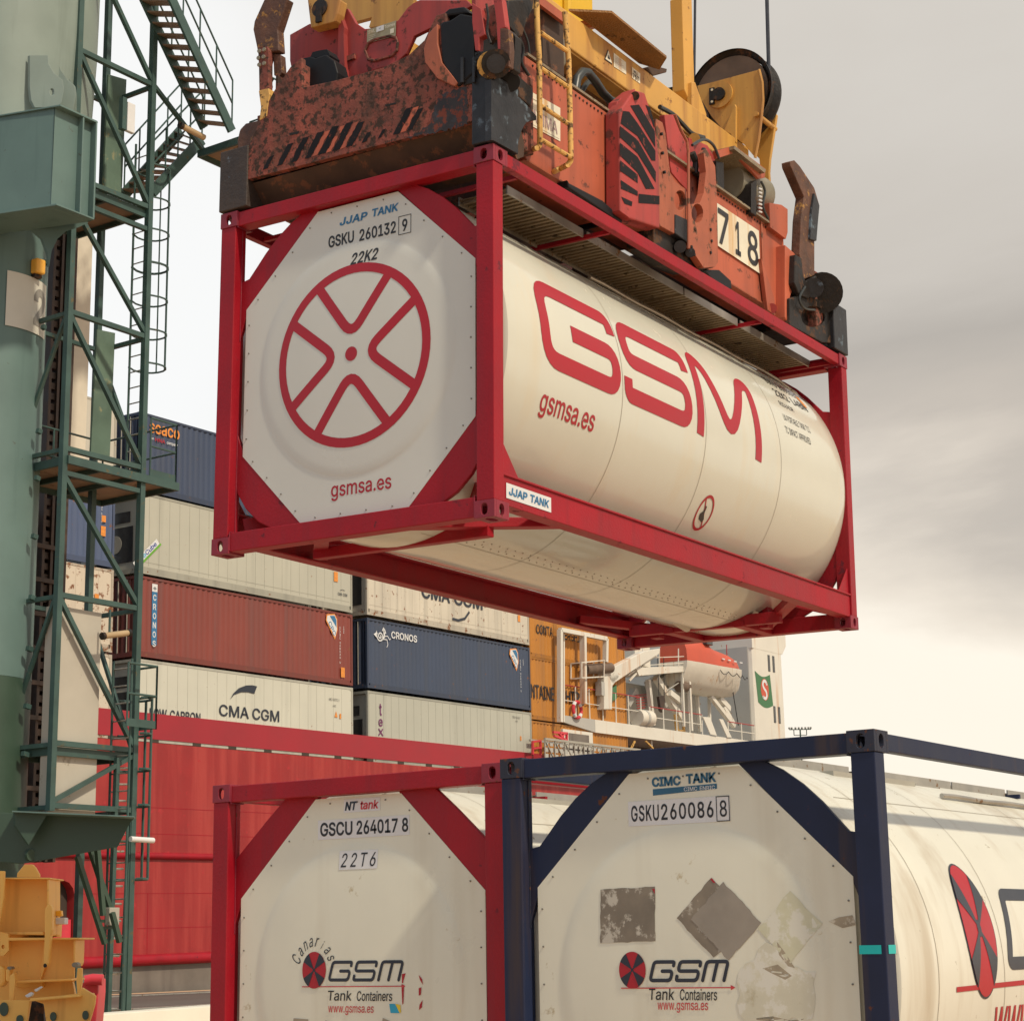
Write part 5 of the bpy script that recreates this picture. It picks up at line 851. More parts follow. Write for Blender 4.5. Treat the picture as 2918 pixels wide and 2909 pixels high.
# hoses, cables, bolts and weld beads
def hose(v, pts, a, r, plane='y', m='hose', nm='hydraulic_hose'):
    P = [(HF.ony if plane == 'y' else HF.onx)(v, x, y, a) for x, y in pts]; Q = []
    for i in range(len(P)-1):
        p0, p1, p2, p3 = P[max(0, i-1)], P[i], P[i+1], P[min(len(P)-1, i+2)]
        for k in range(5): t = k/5; Q.append(.5*((2*p1)+(p2-p0)*t+(2*p0-5*p1+4*p2-p3)*t*t+(3*p1-p0-3*p2+p3)*t**3))
    Q.append(P[-1]); MB().tube(Q, r, 8).build(nm, M[m], sp, smooth=True)
hose(z6, [(620, 60), (650, 200), (700, 330), (690, 430), (740, 520)], .10, .013); hose(z6, [(640, 30), (690, 180), (735, 300), (760, 470), (830, 520)], .16, .011)
hose(z6, [(450, 30), (462, 120), (455, 220), (480, 300)], -.06, .009, 'x', 'sp_dark', 'chain')
hose(z5, [(430, 540), (412, 575), (418, 600), (405, 640)], .10, .012, 'x', 'sp_dark', 'chain'); hose(z7, [(500, 760), (560, 730), (610, 760), (640, 830)], .08, .013); hose(z7, [(330, 560), (400, 600), (450, 650), (500, 700), (560, 720)], .30, .02)
hose(z7, [(860, 950), (880, 1000), (870, 1080), (900, 1150)], .12, .012); hose(z7, [(1090, 1500), (1060, 1560), (1085, 1610), (1140, 1620)], -.01, .012); hose(z6, [(1100, 640), (1160, 560), (1230, 620), (1330, 760)], .34, .022)
bl = MB()
for k in range(22): x = .70+k*.055; bl.cyl((x, .113, 3.46), (x, .121, 3.46), .010, 6)
for k in range(26): x = 3.45+k*.055; bl.cyl((x, .143, 3.48), (x, .151, 3.48), .009, 6)
bl.build('bolt_row', M['sp_dark'], sb_)
bl = MB()
for x, y in ((500, 1290), (515, 1330), (600, 1200), (605, 1260), (600, 1320), (520, 1200), (345, 700), (350, 800), (360, 900)): q = HF.ony(z7, x, y, -.03); bl.cyl(q, q+Vector((0, .02, 0)), .014, 6)
bl.build('bolt_row', M['sp_dark'], sp)
bl = MB()
for k in range(12): t = k*math.pi/6; q = HF.onx(z6, 400, 410, -.02)+Vector((0, .055*math.cos(t), .055*math.sin(t))); bl.cyl(q, q+Vector((.015, 0, 0)), .007, 6)
bl.build('bolt_ring', M['sp_steel'], sp)
MB().tube([(.60, .118, 2.705), (1.93, .118, 2.705)], .008, 5).tube([(1.98, .148, 2.735), (5.04, .148, 2.735)], .008, 5).build('weld_bead', M['sp_orust'], sb_)
MB().box(2.3, 2.34, .142, .15, 2.75, 3.5).box(4.55, 4.58, .138, .15, 2.75, 3.5).build('joint_strip', M['sp_orust'], sb_)
# ================================================================ headblock with sheaves, its post and the ropes
hb = thing('headblock', 'yellow headblock beam with rope sheaves and posts above the spreader', 'headblock', HF.m)
for y0 in (.42, 1.74):
    MB().box(1.35, 4.95, y0, y0+.28, 4.10, 4.40).build('beam', M['yel'], hb, bevel=.012)
    MB().box(1.35, 4.95, y0+.02, y0+.26, 4.085, 4.099).build('beam_underside', M['yel'], hb)
lab = MB()
H0 = lambda x, y: HF.ony(z6, x, y, .416)
T = [H0(1286, 340), H0(1318, 448), H0(1262, 410)]
MB().flat(T).build('warning_triangle', M['black'], hb); cT = (T[0]+T[1]+T[2])/3
MB().flat([cT+(q-cT)*.82+Vector((0, -.003, 0)) for q in T]).build('warning_triangle', M['lbl_cream'], hb); MB().flat([cT+(q-cT)*.30+Vector((0, -.006, 0)) for q in T]).build('warning_mark', M['black'], hb)
fa('label', M['lbl_cream'], hb, z6, [[(1325, 365), (1410, 430), (1412, 515), (1327, 460)], [(1450, 462), (1508, 508), (1507, 578), (1452, 538)]], .416)
P0w = HF.ony(z6, 1452, 538, .412); P1w = HF.ony(z6, 1507, 578, .412); P2w = HF.ony(z6, 1450, 462, .412); fw_ = lambda u, v: P0w+(P1w-P0w)*u+(P2w-P0w)*v
D2().text('75T', .12, .88, .10, .52, .01).text('WLL', .22, .78, .62, .85, .01).put('lettering', M['stripe'], hb, fw_)
P0w2 = HF.ony(z6, 1327, 460, .412); P1w2 = HF.ony(z6, 1412, 515, .412); P2w2 = HF.ony(z6, 1325, 365, .412); fw2 = lambda u, v: P0w2+(P1w2-P0w2)*u+(P2w2-P0w2)*v
dd = D2()
for k in range(7): dd.rect(.1, .8-.1*(k % 3), .15+k*.11, .17+k*.11)
dd.put('lettering', M['faded'], hb, fw2)
MB().box(1.45, 4.9, .72, 1.72, 4.12, 4.16).build('cross_plate', M['checker'], hb)
tw = MB().box(1.55, 3.03, .95, 1.35, 4.45, 8.5).build('tower', M['yel2'], hb, bevel=.02)
MB().tube([(2.55, .93, 4.5), (2.55, .93, 8.4)], .04, 8).build('pipe', M['yel2'], tw)
chk = MB().prism([HF.onz(z6, x, y, 4.47) for x, y in [(1015, 78), (1180, 85), (1312, 92), (1690, 402), (1640, 482), (1500, 440), (1150, 165)]], (0, 0, .02)).build('checker_platform', M['checker'], hb)
MB().box(2.2, 2.7, .75, 1.2, 4.42, 4.465).build('bracket', M['sp_under'], hb); pa(z6, [(1120, 140), (1180, 150), (1275, 150), (1265, 180), (1190, 185)], .6, .2).build('lug', M['sp_orust'], hb, bevel=.01)
pa(z6, [(1540, 470), (1600, 450), (1695, 475), (1690, 500), (1640, 510), (1600, 525)], .45, .15).build('lug', M['sp_under'], hb, bevel=.008)
# vertical yellow post
pa(z7, [(446, -15), (498, -15), (512, 440), (512, 560), (498, 560), (460, 470)], .50, .12).build('post', M['yel'], hb, bevel=.008)
pa(z7, [(498, 430), (515, 430), (540, 500), (575, 600), (575, 640), (498, 590)], .46, .05).build('gusset', M['yel'], hb, bevel=.006)
shv = thing('rope_sheave', 'large dark grooved sheave wheel held between the rounded yellow headblock plates', 'sheave', HF.m)
c = Vector((4.87, .513, 4.90)); Rr = .43
prf = [(-.11, Rr), (-.085, Rr), (-.05, Rr*.88), (-.02, Rr*.92), (.02, Rr*.92), (.05, Rr*.88), (.085, Rr), (.11, Rr)]
w1 = MB(); nn = 56
for y, r in prf:
    for k in range(nn): a = 2*math.pi*k/nn; w1.v.append(c+Vector((y, r*math.cos(a), r*math.sin(a))))
for i in range(len(prf)-1):
    for k in range(nn): k2 = (k+1) % nn; w1.f.append((i*nn+k, i*nn+k2, (i+1)*nn+k2, (i+1)*nn+k))
w1.build('rim', M['sp_dark'], shv, smooth=True)
MB().cyl(c+Vector((-.07, 0, 0)), c+Vector((.07, 0, 0)), Rr*.87, 48).build('web', M['sheave'], shv, smooth=True)
MB().cyl(c+Vector((-.10, 0, 0)), c+Vector((.10, 0, 0)), .10, 24).build('hub', M['sp_dark'], shv, smooth=True)
s2_ = copy_thing(shv, HF.m @ Matrix.Translation((0, .64, -.22)), 'smaller looking brown sheave half hidden behind the yellow beam and post')
for r_ in (shv, s2_): r_['group'] = 'rope sheaves of the headblock'
OUT = [(525, 450), (600, 432), (850, 365), (866, 430), (870, 520), (860, 620), (848, 720), (828, 825), (775, 760), (700, 700), (660, 680), (600, 610), (545, 520)]
k = pb(z7, OUT, 4.70, .035).build('sheave_plate', M['yel'], hb, bevel=.004)
q_ = HF.onx(z7, 645, 497, 4.69); MB().tube([q_+Vector((-.01, 0, 0)), q_+Vector((.01, 0, 0))], .128, 32).build('boss', M['yel'], k, smooth=True)
MB().tube([q_+Vector((-.035, 0, 0)), q_+Vector((-.01, 0, 0))], .062, 20).build('pin', M['sp_dark'], k, smooth=True); MB().beam(HF.onx(z7, 603, 462, 4.67), HF.onx(z7, 603, 548, 4.67), .05, .02, (1, 0, 0)).build('keeper_plate', M['sp_dark'], k)
for y in (470, 532):
    e_ = HF.onx(z7, 602, y, 4.655); MB().cyl(e_, e_+Vector((.01, 0, 0)), .012, 8).build('keeper_bolt', M['lbl_cream'], k)
pb(z7, [(722, 545), (728, 560), (727, 745), (700, 700), (665, 685)], 4.66, .035).build('stiffener', M['yel'], k, bevel=.004)
# edge flange of the plate and the plate behind the wheel
MB().tube([HF.onx(z7, x, y, 4.70) for x, y in [(850, 365), (866, 430), (870, 520), (860, 620), (848, 720), (828, 825)]], .012, 6).build('edge_weld', M['yel'], k)
pb(z7, [(700, 470), (850, 420), (905, 560), (940, 600), (925, 700), (905, 830), (900, 900), (908, 1060), (880, 1090), (868, 1040), (850, 830), (780, 760)], 5.02, .04).build('rear_plate', M['yel'], hb, bevel=.005)
MB().cyl(HF.onx(z7, 830, 595, 4.66), HF.onx(z7, 830, 595, 4.66)+Vector((.42, 0, 0)), .025, 12).build('tie_rod', M['yel'], hb, smooth=True)
pb(z5, [(663, -8), (892, -8), (872, 90), (850, 152), (686, 195), (675, 100)], .30, .10).build('latch_lug', M['yel'], hb, bevel=.015)
q_ = HF.onx(z5, 747, 55, .285); MB().tube([q_, q_+Vector((.02, 0, 0))], .07, 20).build('pin', M['sp_dark'], hb, smooth=True); MB().beam(q_+Vector((-.002, .0, -.12)), q_+Vector((-.002, 0, .0)), .05, .02).build('keeper_plate', M['sp_dark'], hb)
MB().prism([HF.onx(z5, x, y, 1.0) for x, y in [(880, -8), (1400, -8), (1380, 130), (1300, 150), (1180, 180), (1090, 190), (1110, 120), (960, 160), (900, 80)]], (.05, 0, 0)).build('cross_beam', M['yel'], hb)
for x0, y0, x1, y1, r0, lb in ((515, -12, 510, 445, .013, 'thin dark hoisting rope beside the yellow post'), (890, -12, 903, 480, .019, 'thick dark hoisting rope running down onto the right of the sheave')):
    p = HF.onx(z7, x0, y0, 4.87); q2 = HF.onx(z7, x1, y1, 4.87); r_ = thing('hoist_rope', lb, 'rope', HF.m @ Matrix.Translation(q2), group='ropes above the headblock')
    d = p-q2; MB().tube([Vector((0, 0, 0)), d*3], r0, 8).build('strand', M['rope'], r_, smooth=True)
# ================================================================ crane leg and its access tower
S1 = V(0, 0, 1)
cr = thing('crane_leg', 'thick grey green round steel leg of the harbour crane at the far left', 'crane', loc=(20.2, 25.2, 0))
def dpt(x, y, d):
    r = ray(x, y); F_ = MW @ Vector((0, 1, 0)); return Vector((0, 0, CZ))+r*(d/r.dot(F_))
def lathe(axis, prof, n=48, a0=0):
    mb = MB()
    for z, r in prof:
        for k in range(n): a = 2*math.pi*k/n+a0; mb.v.append(Vector((axis.x+r*math.cos(a), axis.y+r*math.sin(a), z)))
    for i in range(len(prof)-1):
        for k in range(n): k2 = (k+1) % n; mb.f.append((i*n+k, i*n+k2, (i+1)*n+k2, (i+1)*n+k))
    return mb
DP = 31.0
ctr = dpt(-70, 1500, DP); RP = (dpt(102, 1450, DP)-dpt(-70, 1450, DP)).length
AX = Vector((ctr.x, ctr.y, 0))
ztop = dpt(100, 640, DP).z; zb = dpt(30, 2480, DP).z; zc = dpt(60, 1940, DP).z
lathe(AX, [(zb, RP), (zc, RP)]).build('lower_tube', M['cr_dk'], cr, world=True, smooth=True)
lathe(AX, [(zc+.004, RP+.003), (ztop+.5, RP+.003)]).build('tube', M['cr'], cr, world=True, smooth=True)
dz0 = dpt(160, 303, DP-2.2).z-.1
RU = (dpt(212, 150, DP)-dpt(-70, 150, DP)).length*.98
lathe(AX, [(dz0-.5, RU*.93), (dpt(100, 150, DP).z, RU), (dpt(100, 0, DP).z+6, RU*1.05)]).build('upper_tube', M['cr_lt'], cr, world=True, smooth=True)
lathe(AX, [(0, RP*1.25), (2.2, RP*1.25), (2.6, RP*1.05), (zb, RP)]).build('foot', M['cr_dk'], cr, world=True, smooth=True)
# box beam through the leg: front face, recessed side face, underside
zt0, zb0 = 0, 0
E0 = WF.ony(z1, 385, 728, 0)
def dz(v, x, y, d): return dpt(*v(x, y), d)
dE = DP-2.2
A0t = dz(z1, 385, 728, dE); A0b = dz(z1, 345, 1418, dE); nX = Vector((1, 0, 0)); nY = Vector((0, 1, 0))
fr = Frame((A0t.x, A0t.y, 0), (1, 0, 0), (0, 1, 0))
xr = fr.ony(z1, 642, 842, 0).x; zt, zbm = A0t.z, A0b.z
bx = MB().box(A0t.x+.0, A0t.x+xr, A0t.y+.03, A0t.y+.06, zbm, zt).box(A0t.x, A0t.x+xr, A0t.y-.10, A0t.y+.03, zt-.03, zt).box(A0t.x, A0t.x+xr, A0t.y-.10, A0t.y+.03, zbm, zbm+.03).box(A0t.x+xr-.03, A0t.x+xr, A0t.y-.10, A0t.y+.03, zbm+.03, zt-.03)
ldir = (MW @ Vector((-math.sin(math.radians(72.7)), math.cos(math.radians(72.7)), 0))); pA = Vector((A0t.x, A0t.y+.06, zbm)); pB = Vector((A0t.x+xr, A0t.y+.06, zbm))
bx.prism([pA, pB, pB+ldir*2.2, pA+ldir*2.2], (0, 0, zt-zbm))
bx.prism([pA+Vector((0, -.16, 0)), pA+Vector((0, -.001, 0)), pA+ldir*2.2, pA+ldir*2.2+Vector((0, -.04, 0))], (0, 0, .03)).prism([pA+Vector((0, -.16, zt-zbm-.03)), pA+Vector((0, -.001, zt-zbm-.03)), pA+ldir*2.2+Vector((0, 0, zt-zbm-.03)), pA+ldir*2.2+Vector((0, -.04, zt-zbm-.03))], (0, 0, .03))
bx.box(A0t.x+xr*.62, A0t.x+xr*.66, A0t.y-.09, A0t.y+.03, zbm+.03, zt-.03)
bx.build('box_beam', M['cr'], cr, world=True, bevel=.01)
for dx in (.0, .55):      # curved flare webs under and ear plates above the beam
    MB().prism([dz(z1, x, y, DP-1.2+dx) for x, y in [(605, 1530), (540, 1560), (450, 1590), (395, 1640), (355, 1720), (338, 1830), (328, 1740), (290, 1640), (200, 1560), (110, 1500), (120, 1420), (560, 1440)]], (0, .05, 0)).build('flare_web', M['cr'], cr, world=True)
    break
MB().prism([dz(z1, x, y, DP-1.5) for x, y in [(330, 380), (335, 440), (370, 500), (430, 550), (440, 610), (425, 700), (400, 735), (240, 740), (215, 690), (205, 600), (205, 380)]], (.0, .06, 0), [[dz(z1, 357+16*math.cos(t*.7), 632+24*math.sin(t*.7), DP-1.5) for t in range(9)]]).build('ear_plate', M['cr_lt'], cr, world=True, bevel=.01)
MB().prism([dz(z1, x, y, DP-1.0) for x, y in [(400, 410), (415, 480), (460, 545), (515, 590), (522, 660), (500, 775), (420, 740), (400, 700)]], (0, .06, 0)).build('ear_plate', M['cr_lt'], cr, world=True, bevel=.01)
MB().prism([dz(z1, x, y, DP-.8) for x, y in [(450, 480), (458, 520), (520, 600), (528, 660), (525, 780), (500, 775), (470, 600)]], (0, .06, 0)).build('ear_plate', M['cr_lt'], cr, world=True)
# number board wrapped on the leg
def oncyl(v, x, y, R):
    px, py = v(x, y); r = ray(px, py); o = Vector((0, 0, CZ)); dx, dy = r.x, r.y; ox, oy = -AX.x, -AX.y
    A = dx*dx+dy*dy; B = ox*dx+oy*dy; C = ox*ox+oy*oy-R*R; D = max(0, B*B-A*C); t = (-B-math.sqrt(D))/A; p = o+r*t
    return p
p0 = oncyl(z2, 35, 530, RP+.02); p1 = oncyl(z2, 48, 168, RP+.02)
a0 = math.atan2(p0.y-AX.y, p0.x-AX.x); pr_ = oncyl(z2, 300, 560, RP+.02); a1 = math.atan2(pr_.y-AX.y, pr_.x-AX.x)
cyf = lambda R: (lambda u, v: Vector((AX.x+R*math.cos(a0+u*(a1-a0)), AX.y+R*math.sin(a0+u*(a1-a0)), p0.z+v*(p1.z-p0.z))))
nbd = D2().rect(0, 1.06, -.04, 1.0).put('number_board', M['num'], cr, cyf(RP+.02), (.05, 0), world=True)
D2().text('2', .60, 1.0, .12, .84, .03).put('lettering', M['numd'], nbd, cyf(RP+.027), (.05, 0), world=True)
lm = oncyl(z2, 252, 150, RP+.05); MB().box(lm.x-.10, lm.x+.10, lm.y-.12, lm.y+.05, lm.z-.13, lm.z+.13).build('flood_lamp', M['lamp_y'], cr, world=True, bevel=.03)
MB().box(lm.x-.08, lm.x+.08, lm.y-.05, lm.y+.08, lm.z-.19, lm.z-.135).build('lamp_bracket', M['sp_dark'], cr, world=True)
# bottom bracket carrying the tower
bk = MB()
BD = 30.2
bk.prism([dz(zB, x, y, BD) for x, y in [(100, 512), (915, 548), (885, 580), (800, 745), (160, 858), (-60, 845), (-60, 510)]], (0, .05, 0))
bk.build('tower_bracket', M['cr_dk'], cr, world=True, bevel=.008)
MB().prism([dz(zB, x, y, BD-.0) for x, y in [(100, 512), (915, 548), (915, 556), (100, 521)]], (-.35, -.35, 0)).build('bracket_flange', M['cr'], cr, world=True)
pp = dz(zB, 195, 800, BD-.02); MB().tube([pp, pp+Vector((0, -.06, 0))], .09, 16).build('eye', M['cr_dk'], cr, world=True)
MB().prism([dz(zB, x, y, BD-.3) for x, y in [(100, 515), (318, 525), (195, 730), (105, 600)]], (0, .04, 0)).build('bracket_gusset', M['cr_dk'], cr, world=True)
# ---------------------------------------------------------------- access tower
tw_ = thing('access_tower', 'green lattice access tower with zigzag stairs, platforms and caged ladders beside the leg', 'tower', loc=(21.5, 24, 0))
X0, X1, Y0, Y1 = 20.55, 22.32, 23.5, 24.72
XR = 22.36
def TBm(name, p, q, w, m='lat', par=None): return MB().beam(p, q, w, w).build(name, M[m], par or tw_, world=True)
zL0 = dz(zB, 300, 520, 31).z
for x, y, zlo in ((X0, Y0, zL0), (XR-.05, Y0, .0), (X0, Y1, zL0), (XR-.05, Y1, .0)): TBm('post', (x, y, zlo), (x, y, 22), .105)
LV = [19.0, 16.72, 14.36, 11.95, 9.58, 7.12, 4.72, 3.73]
for i, z in enumerate(LV):
    TBm('rail', (X0+.06, Y0, z), (XR-.11, Y0, z), .085); TBm('rail', (X0+.06, Y1, z), (XR-.11, Y1, z), .07)
    TBm('rail', (X0, Y0+.06, z-.03), (X0, Y1-.06, z-.03), .07); TBm('rail', (XR-.05, Y0+.06, z-.03), (XR-.05, Y1-.06, z-.03), .07)
    if i in (2, 4): TBm('rail', (X0+.06, Y0, z-.42), (XR-.11, Y0, z-.42), .08)
for a, b in ((21.2, 19.0), (19.0, 16.72), (16.72, 14.36), (13.9, 11.95), (11.95, 9.58), (9.16, 7.12), (7.12, 4.72)):
    TBm('brace', (X0+.03, Y0-.0, a-.05), (XR-.08, Y0, b+.08), .075)
TBm('brace', (XR-.08, Y0, 4.62), (X0+.05, Y0, 3.8), .07)
for a, b in ((16.7, 14.4), (11.9, 9.6), (7.1, 4.75)): TBm('brace', (X0, Y0+.05, a), (X0, Y1-.05, b), .06); TBm('brace', (XR-.05, Y1-.05, a), (XR-.05, Y0+.05, b), .06)
# platforms with railings
def railing(pts, h=1.05, par=None, nm='railing'):
    r = MB(); pts = [Vector(p) for p in pts]
    for k in (h, h*.52): r.tube([p+Vector((0, 0, k)) for p in pts], .020, 6)
    for a, b in zip(pts, pts[1:]):
        n = max(1, int((b-a).length/1.1))
        for i in range(n+1): c = a.lerp(b, i/n); r.tube([c, c+Vector((0, 0, h))], .018, 6)
    for a, b in zip(pts, pts[1:]): r.beam(a+Vector((0, 0, .07)), b+Vector((0, 0, .07)), .012, .13)
    return r.build(nm, M['lat'], par or tw_, world=True)
def platform(x0, x1, y0, y1, z):
    p = MB().box(x0, x1, y0, y1, z-.03, z).build('platform', M['deck_u'], tw_, world=True)
    f = MB()
    f.box(x0-.05, x1+.05, y0-.05, y0, z-.13, z+.01).box(x0-.05, x1+.05, y1, y1+.05, z-.13, z+.01).box(x0-.05, x0, y0, y1, z-.13, z+.01).box(x1, x1+.05, y0, y1, z-.13, z+.01)
    k = x0+.7
    while k < x1-.2: f.box(k, k+.05, y0, y1, z-.12, z-.035); k += .8
    f.build('platform_frame', M['lat'], p, world=True); return p
platform(X0+.08, XR-.15, Y0+.08, Y1+.5, 14.30)
PX = WF.ony(z2, 1215, 1595, Y0-.9).x
XP = WF.ony(z2, 1190, 1600, Y0).x
p2_ = platform(X0+.08, XP, Y0-.05, Y1+.6, 9.44)
railing([(XR+.1, Y0-.05, 9.45), (XP, Y0-.05, 9.45), (XP, Y1+.6, 9.45), (X0+.2, Y1+.6, 9.45)])
railing([(X0+.1, Y1+.5, 14.31), (XR-.2, Y1+.5, 14.31)])
platform(X0+.08, XR-.12, Y0+.08, Y1, 4.66)
# caged ladder outside the tower on the right
LX, LY = XR+.33, Y0+.35
def caged(xc, yc, z0, z1_, hoops, rad=.36, drop=()):
    l = MB()
    for dy in (-.22, .22): l.tube([(xc-.0, yc+dy, z0), (xc, yc+dy, z1_)], .022, 6)
    la = l.build('ladder', M['lat'], tw_, world=True); r = MB(); z = z0+.25
    while z < z1_: r.tube([(xc, yc-.22, z), (xc, yc+.22, z)], .013, 6); z += .29
    r.build('rungs', M['alu_edge'], la, world=True)
    c = MB()
    if hoops:
        for z in hoops:
            pts = [(xc+.24+rad*math.sin(t), yc-rad*math.cos(t), z) for t in [math.pi*i/8-.6 for i in range(12)]]
            pts = [(xc, yc-.24, z)]+pts[1:]+[(xc, yc+.24, z)]; c.tube(pts, .018, 6)
        for t in (.5, 1.2, 1.9, 2.6): c.tube([(xc+.24+rad*math.sin(t), yc-rad*math.cos(t), min(hoops)), (xc+.24+rad*math.sin(t), yc-rad*math.cos(t), max(hoops))], .014, 6)
        c.build('ladder_cage', M['lat'], la, world=True)
    return la
hz_ = [WF.ony(z1, 1110, y, LY).z for y in (1200, 1425, 1640, 1870)]+[WF.ony(z2, 1080, y, LY).z for y in (170, 400, 630, 860)]
LXc = WF.ony(z2, 960, 400, LY).x
caged(LXc, LY, 9.45, hz_[0]+.5, [z for z in hz_], .31)
lo_ = [WF.ony(zA, 1000, y, LY).z for y in (1450, 1690)]+[WF.ony(zB, 980, y, LY).z for y in (240, 480, 710, 970)]
caged(XR-.40, Y0-.05, 0.0, 6.2, None)
c2 = MB()
for z in lo_:
    pts = [(XR-.02, Y0-.1, z)]+[(XR+.34+.34*math.sin(t)*.9-.3, LY-.2-.34*math.cos(t), z) for t in [math.pi*i/10 for i in range(11)]]; c2.tube(pts, .022, 6)
for t in (.6, 1.57, 2.4): c2.tube([(XR+.04+.34*math.sin(t)*.9, LY-.2-.34*math.cos(t), min(lo_)), (XR+.04+.34*math.sin(t)*.9, LY-.2-.34*math.cos(t), max(lo_))], .024, 6)
c2.build('ladder_cage', M['lat'], tw_, world=True)
railing([(XR-.6, Y0-.4, 5.05), (XR+.05, Y0-.4, 5.05), (XR+.05, Y0+.1, 5.05)])
# foot poles: two stiles with bright rungs
for vv, pts in ((zB, [(795, 140), (730, 1900)]), (zB, [(905, 130), (825, 1900)])):
    TBm('leg_pole', WF.ony(vv, *pts[0], Y0+.0), WF.ony(vv, *pts[1], Y0+.0), .075)
rg = MB()
for y in (210, 320, 432, 545, 660, 775, 893, 1010, 1130, 1247, 1365, 1483, 1604, 1722, 1842):
    rg.cyl(WF.ony(zB, 800-(y-140)*.034, y, Y0+.06), WF.ony(zB, 868-(y-140)*.045, y, Y0+.06), .018, 8)
rg.build('rungs', M['alu_edge'], tw_, world=True)
for i, pts in enumerate((((545, 555), (755, 1190)), ((525, 810), (712, 1400)), ((660, 750), (700, 1210)), ((760, 1190), (812, 1390)))): TBm('strut', WF.ony(zB, *pts[0], Y0-.12-.085*i), WF.ony(zB, *pts[1], Y0-.12-.085*i), .075, 'cr_dk')
TBm('strut', WF.ony(zB, 670, 1247, Y0-.12), WF.ony(zB, 745, 1247, Y0-.12), .05, 'cr_dk'); TBm('strut', WF.ony(zB, 680, 1295, Y0-.12), WF.ony(zB, 760, 1290, Y0-.12), .05, 'cr_dk')
jb = WF.ony(zB, 762, 1215, Y0-.2); MB().box(jb.x-.11, jb.x+.11, jb.y-.05, jb.y+.05, jb.z-.14, jb.z+.14).build('junction_box', M['gate'], tw_, world=True, bevel=.01)
# stair flights: stringers, treads and handrails
def flight(pl, pr, ql, qr, n, hr=1.0):
    """pl/pr = top left/right stringer points, ql/qr = bottom"""
    pl, pr, ql, qr = map(Vector, (pl, pr, ql, qr)); s = MB()
    s.beam(pl, ql, .05, .20); s.beam(pr, qr, .05, .20); st = s.build('stair', M['lat'], tw_, world=True); t = MB(); dr = (ql-pl); dr.z = 0; dr.normalize()
    for i in range(n):
        k = (i+.5)/n; a = pl.lerp(ql, k); b = pr.lerp(qr, k)
        t.prism([a-dr*.12, b-dr*.12, b+dr*.12, a+dr*.12], (0, 0, .025))
    t.build('treads', M['tread'], st, world=True)
    for u, v in ((pl, ql), (pr, qr)):
        h = MB()
        for kz in (hr, hr*.55): h.tube([u+Vector((0, 0, kz)), v+Vector((0, 0, kz))], .018, 6)
        for i in range(5): c = u.lerp(v, i/4); h.tube([c, c+Vector((0, 0, hr))], .016, 6)
        h.build('handrail', M['lat'], st, world=True)
    return st
YN, YF = Y0-.75, Y0-.05
flight(WF.ony(z1, 945, -90, YF), WF.ony(z1, 1140, -90, YN), WF.ony(z1, 1400, 880, YF), WF.ony(z1, 1590, 900, YN), 13)
LZ = WF.ony(z1, 1580, 900, YN).z-.1; LXa = WF.ony(z1, 1380, 1050, Y0+.15).x; LXb = LXa+1.3
platform(LXa, LXb, Y0-1.5, Y0+.15, LZ)
railing([(LXa, Y0-1.5, LZ), (LXb, Y0-1.5, LZ), (LXb, Y0+.15, LZ)])
flight(WF.ony(z1, 1240, 900, Y0+1.0), WF.ony(z1, 1385, 960, Y0+.3), WF.ony(z1, 850, 1340, Y0+1.0), WF.ony(z1, 1045, 1320, Y0+.3), 10)
TBm('brace', (XR, Y0, 16.72), (LXa+.1, Y0+.1, LZ-.05), .07)
lt = WF.ony(z1, 1240, 862, Y0-.3); l2 = WF.ony(z1, 1400, 945, Y0-.3); MB().tube([lt, l2], .055, 14).build('tube_lamp', M['lamp_w'], tw_, world=True, smooth=True)
lt = WF.ony(zA, 702, 992, Y0-.2); l2 = WF.ony(zA, 885, 970, Y0-.2); MB().tube([lt, l2], .052, 14).build('tube_lamp', M['lamp_w'], tw_, world=True, smooth=True)
lt = WF.ony(zB, 885, 690, Y0-.3); l2 = WF.ony(zB, 1040, 700, Y0-.3); MB().tube([lt, l2], .045, 14).build('tube_lamp', M['sticker'], tw_, world=True, smooth=True)
for v_, a_, b_ in ((z1, (1232, 858), (1252, 868)), (zA, (698, 993), (716, 991)), (zA, (875, 971), (893, 969))):
    MB().tube([WF.ony(v_, *a_, Y0-.3 if v_ is z1 else Y0-.2), WF.ony(v_, *b_, Y0-.3 if v_ is z1 else Y0-.2)], .062, 14).build('lamp_cap', M['sp_dark'], tw_, world=True, smooth=True)
p_ = WF.ony(zA, 750, 985, Y0-.2); MB().cyl(p_, p_+Vector((0, 0, .42)), .02, 8).build('lamp_hanger', M['lat'], tw_, world=True)
fl_ = WF.ony(z1, 905, 800, Y0-.1); MB().box(fl_.x-.10, fl_.x+.08, fl_.y, fl_.y+.08, fl_.z-.3, fl_.z+.25).build('lamp_housing', M['sticker'], tw_, world=True, bevel=.01); MB().box(fl_.x-.22, fl_.x-.12, fl_.y, fl_.y+.1, fl_.z-.3, fl_.z+.3).build('lamp_bracket', M['lat'], tw_, world=True)
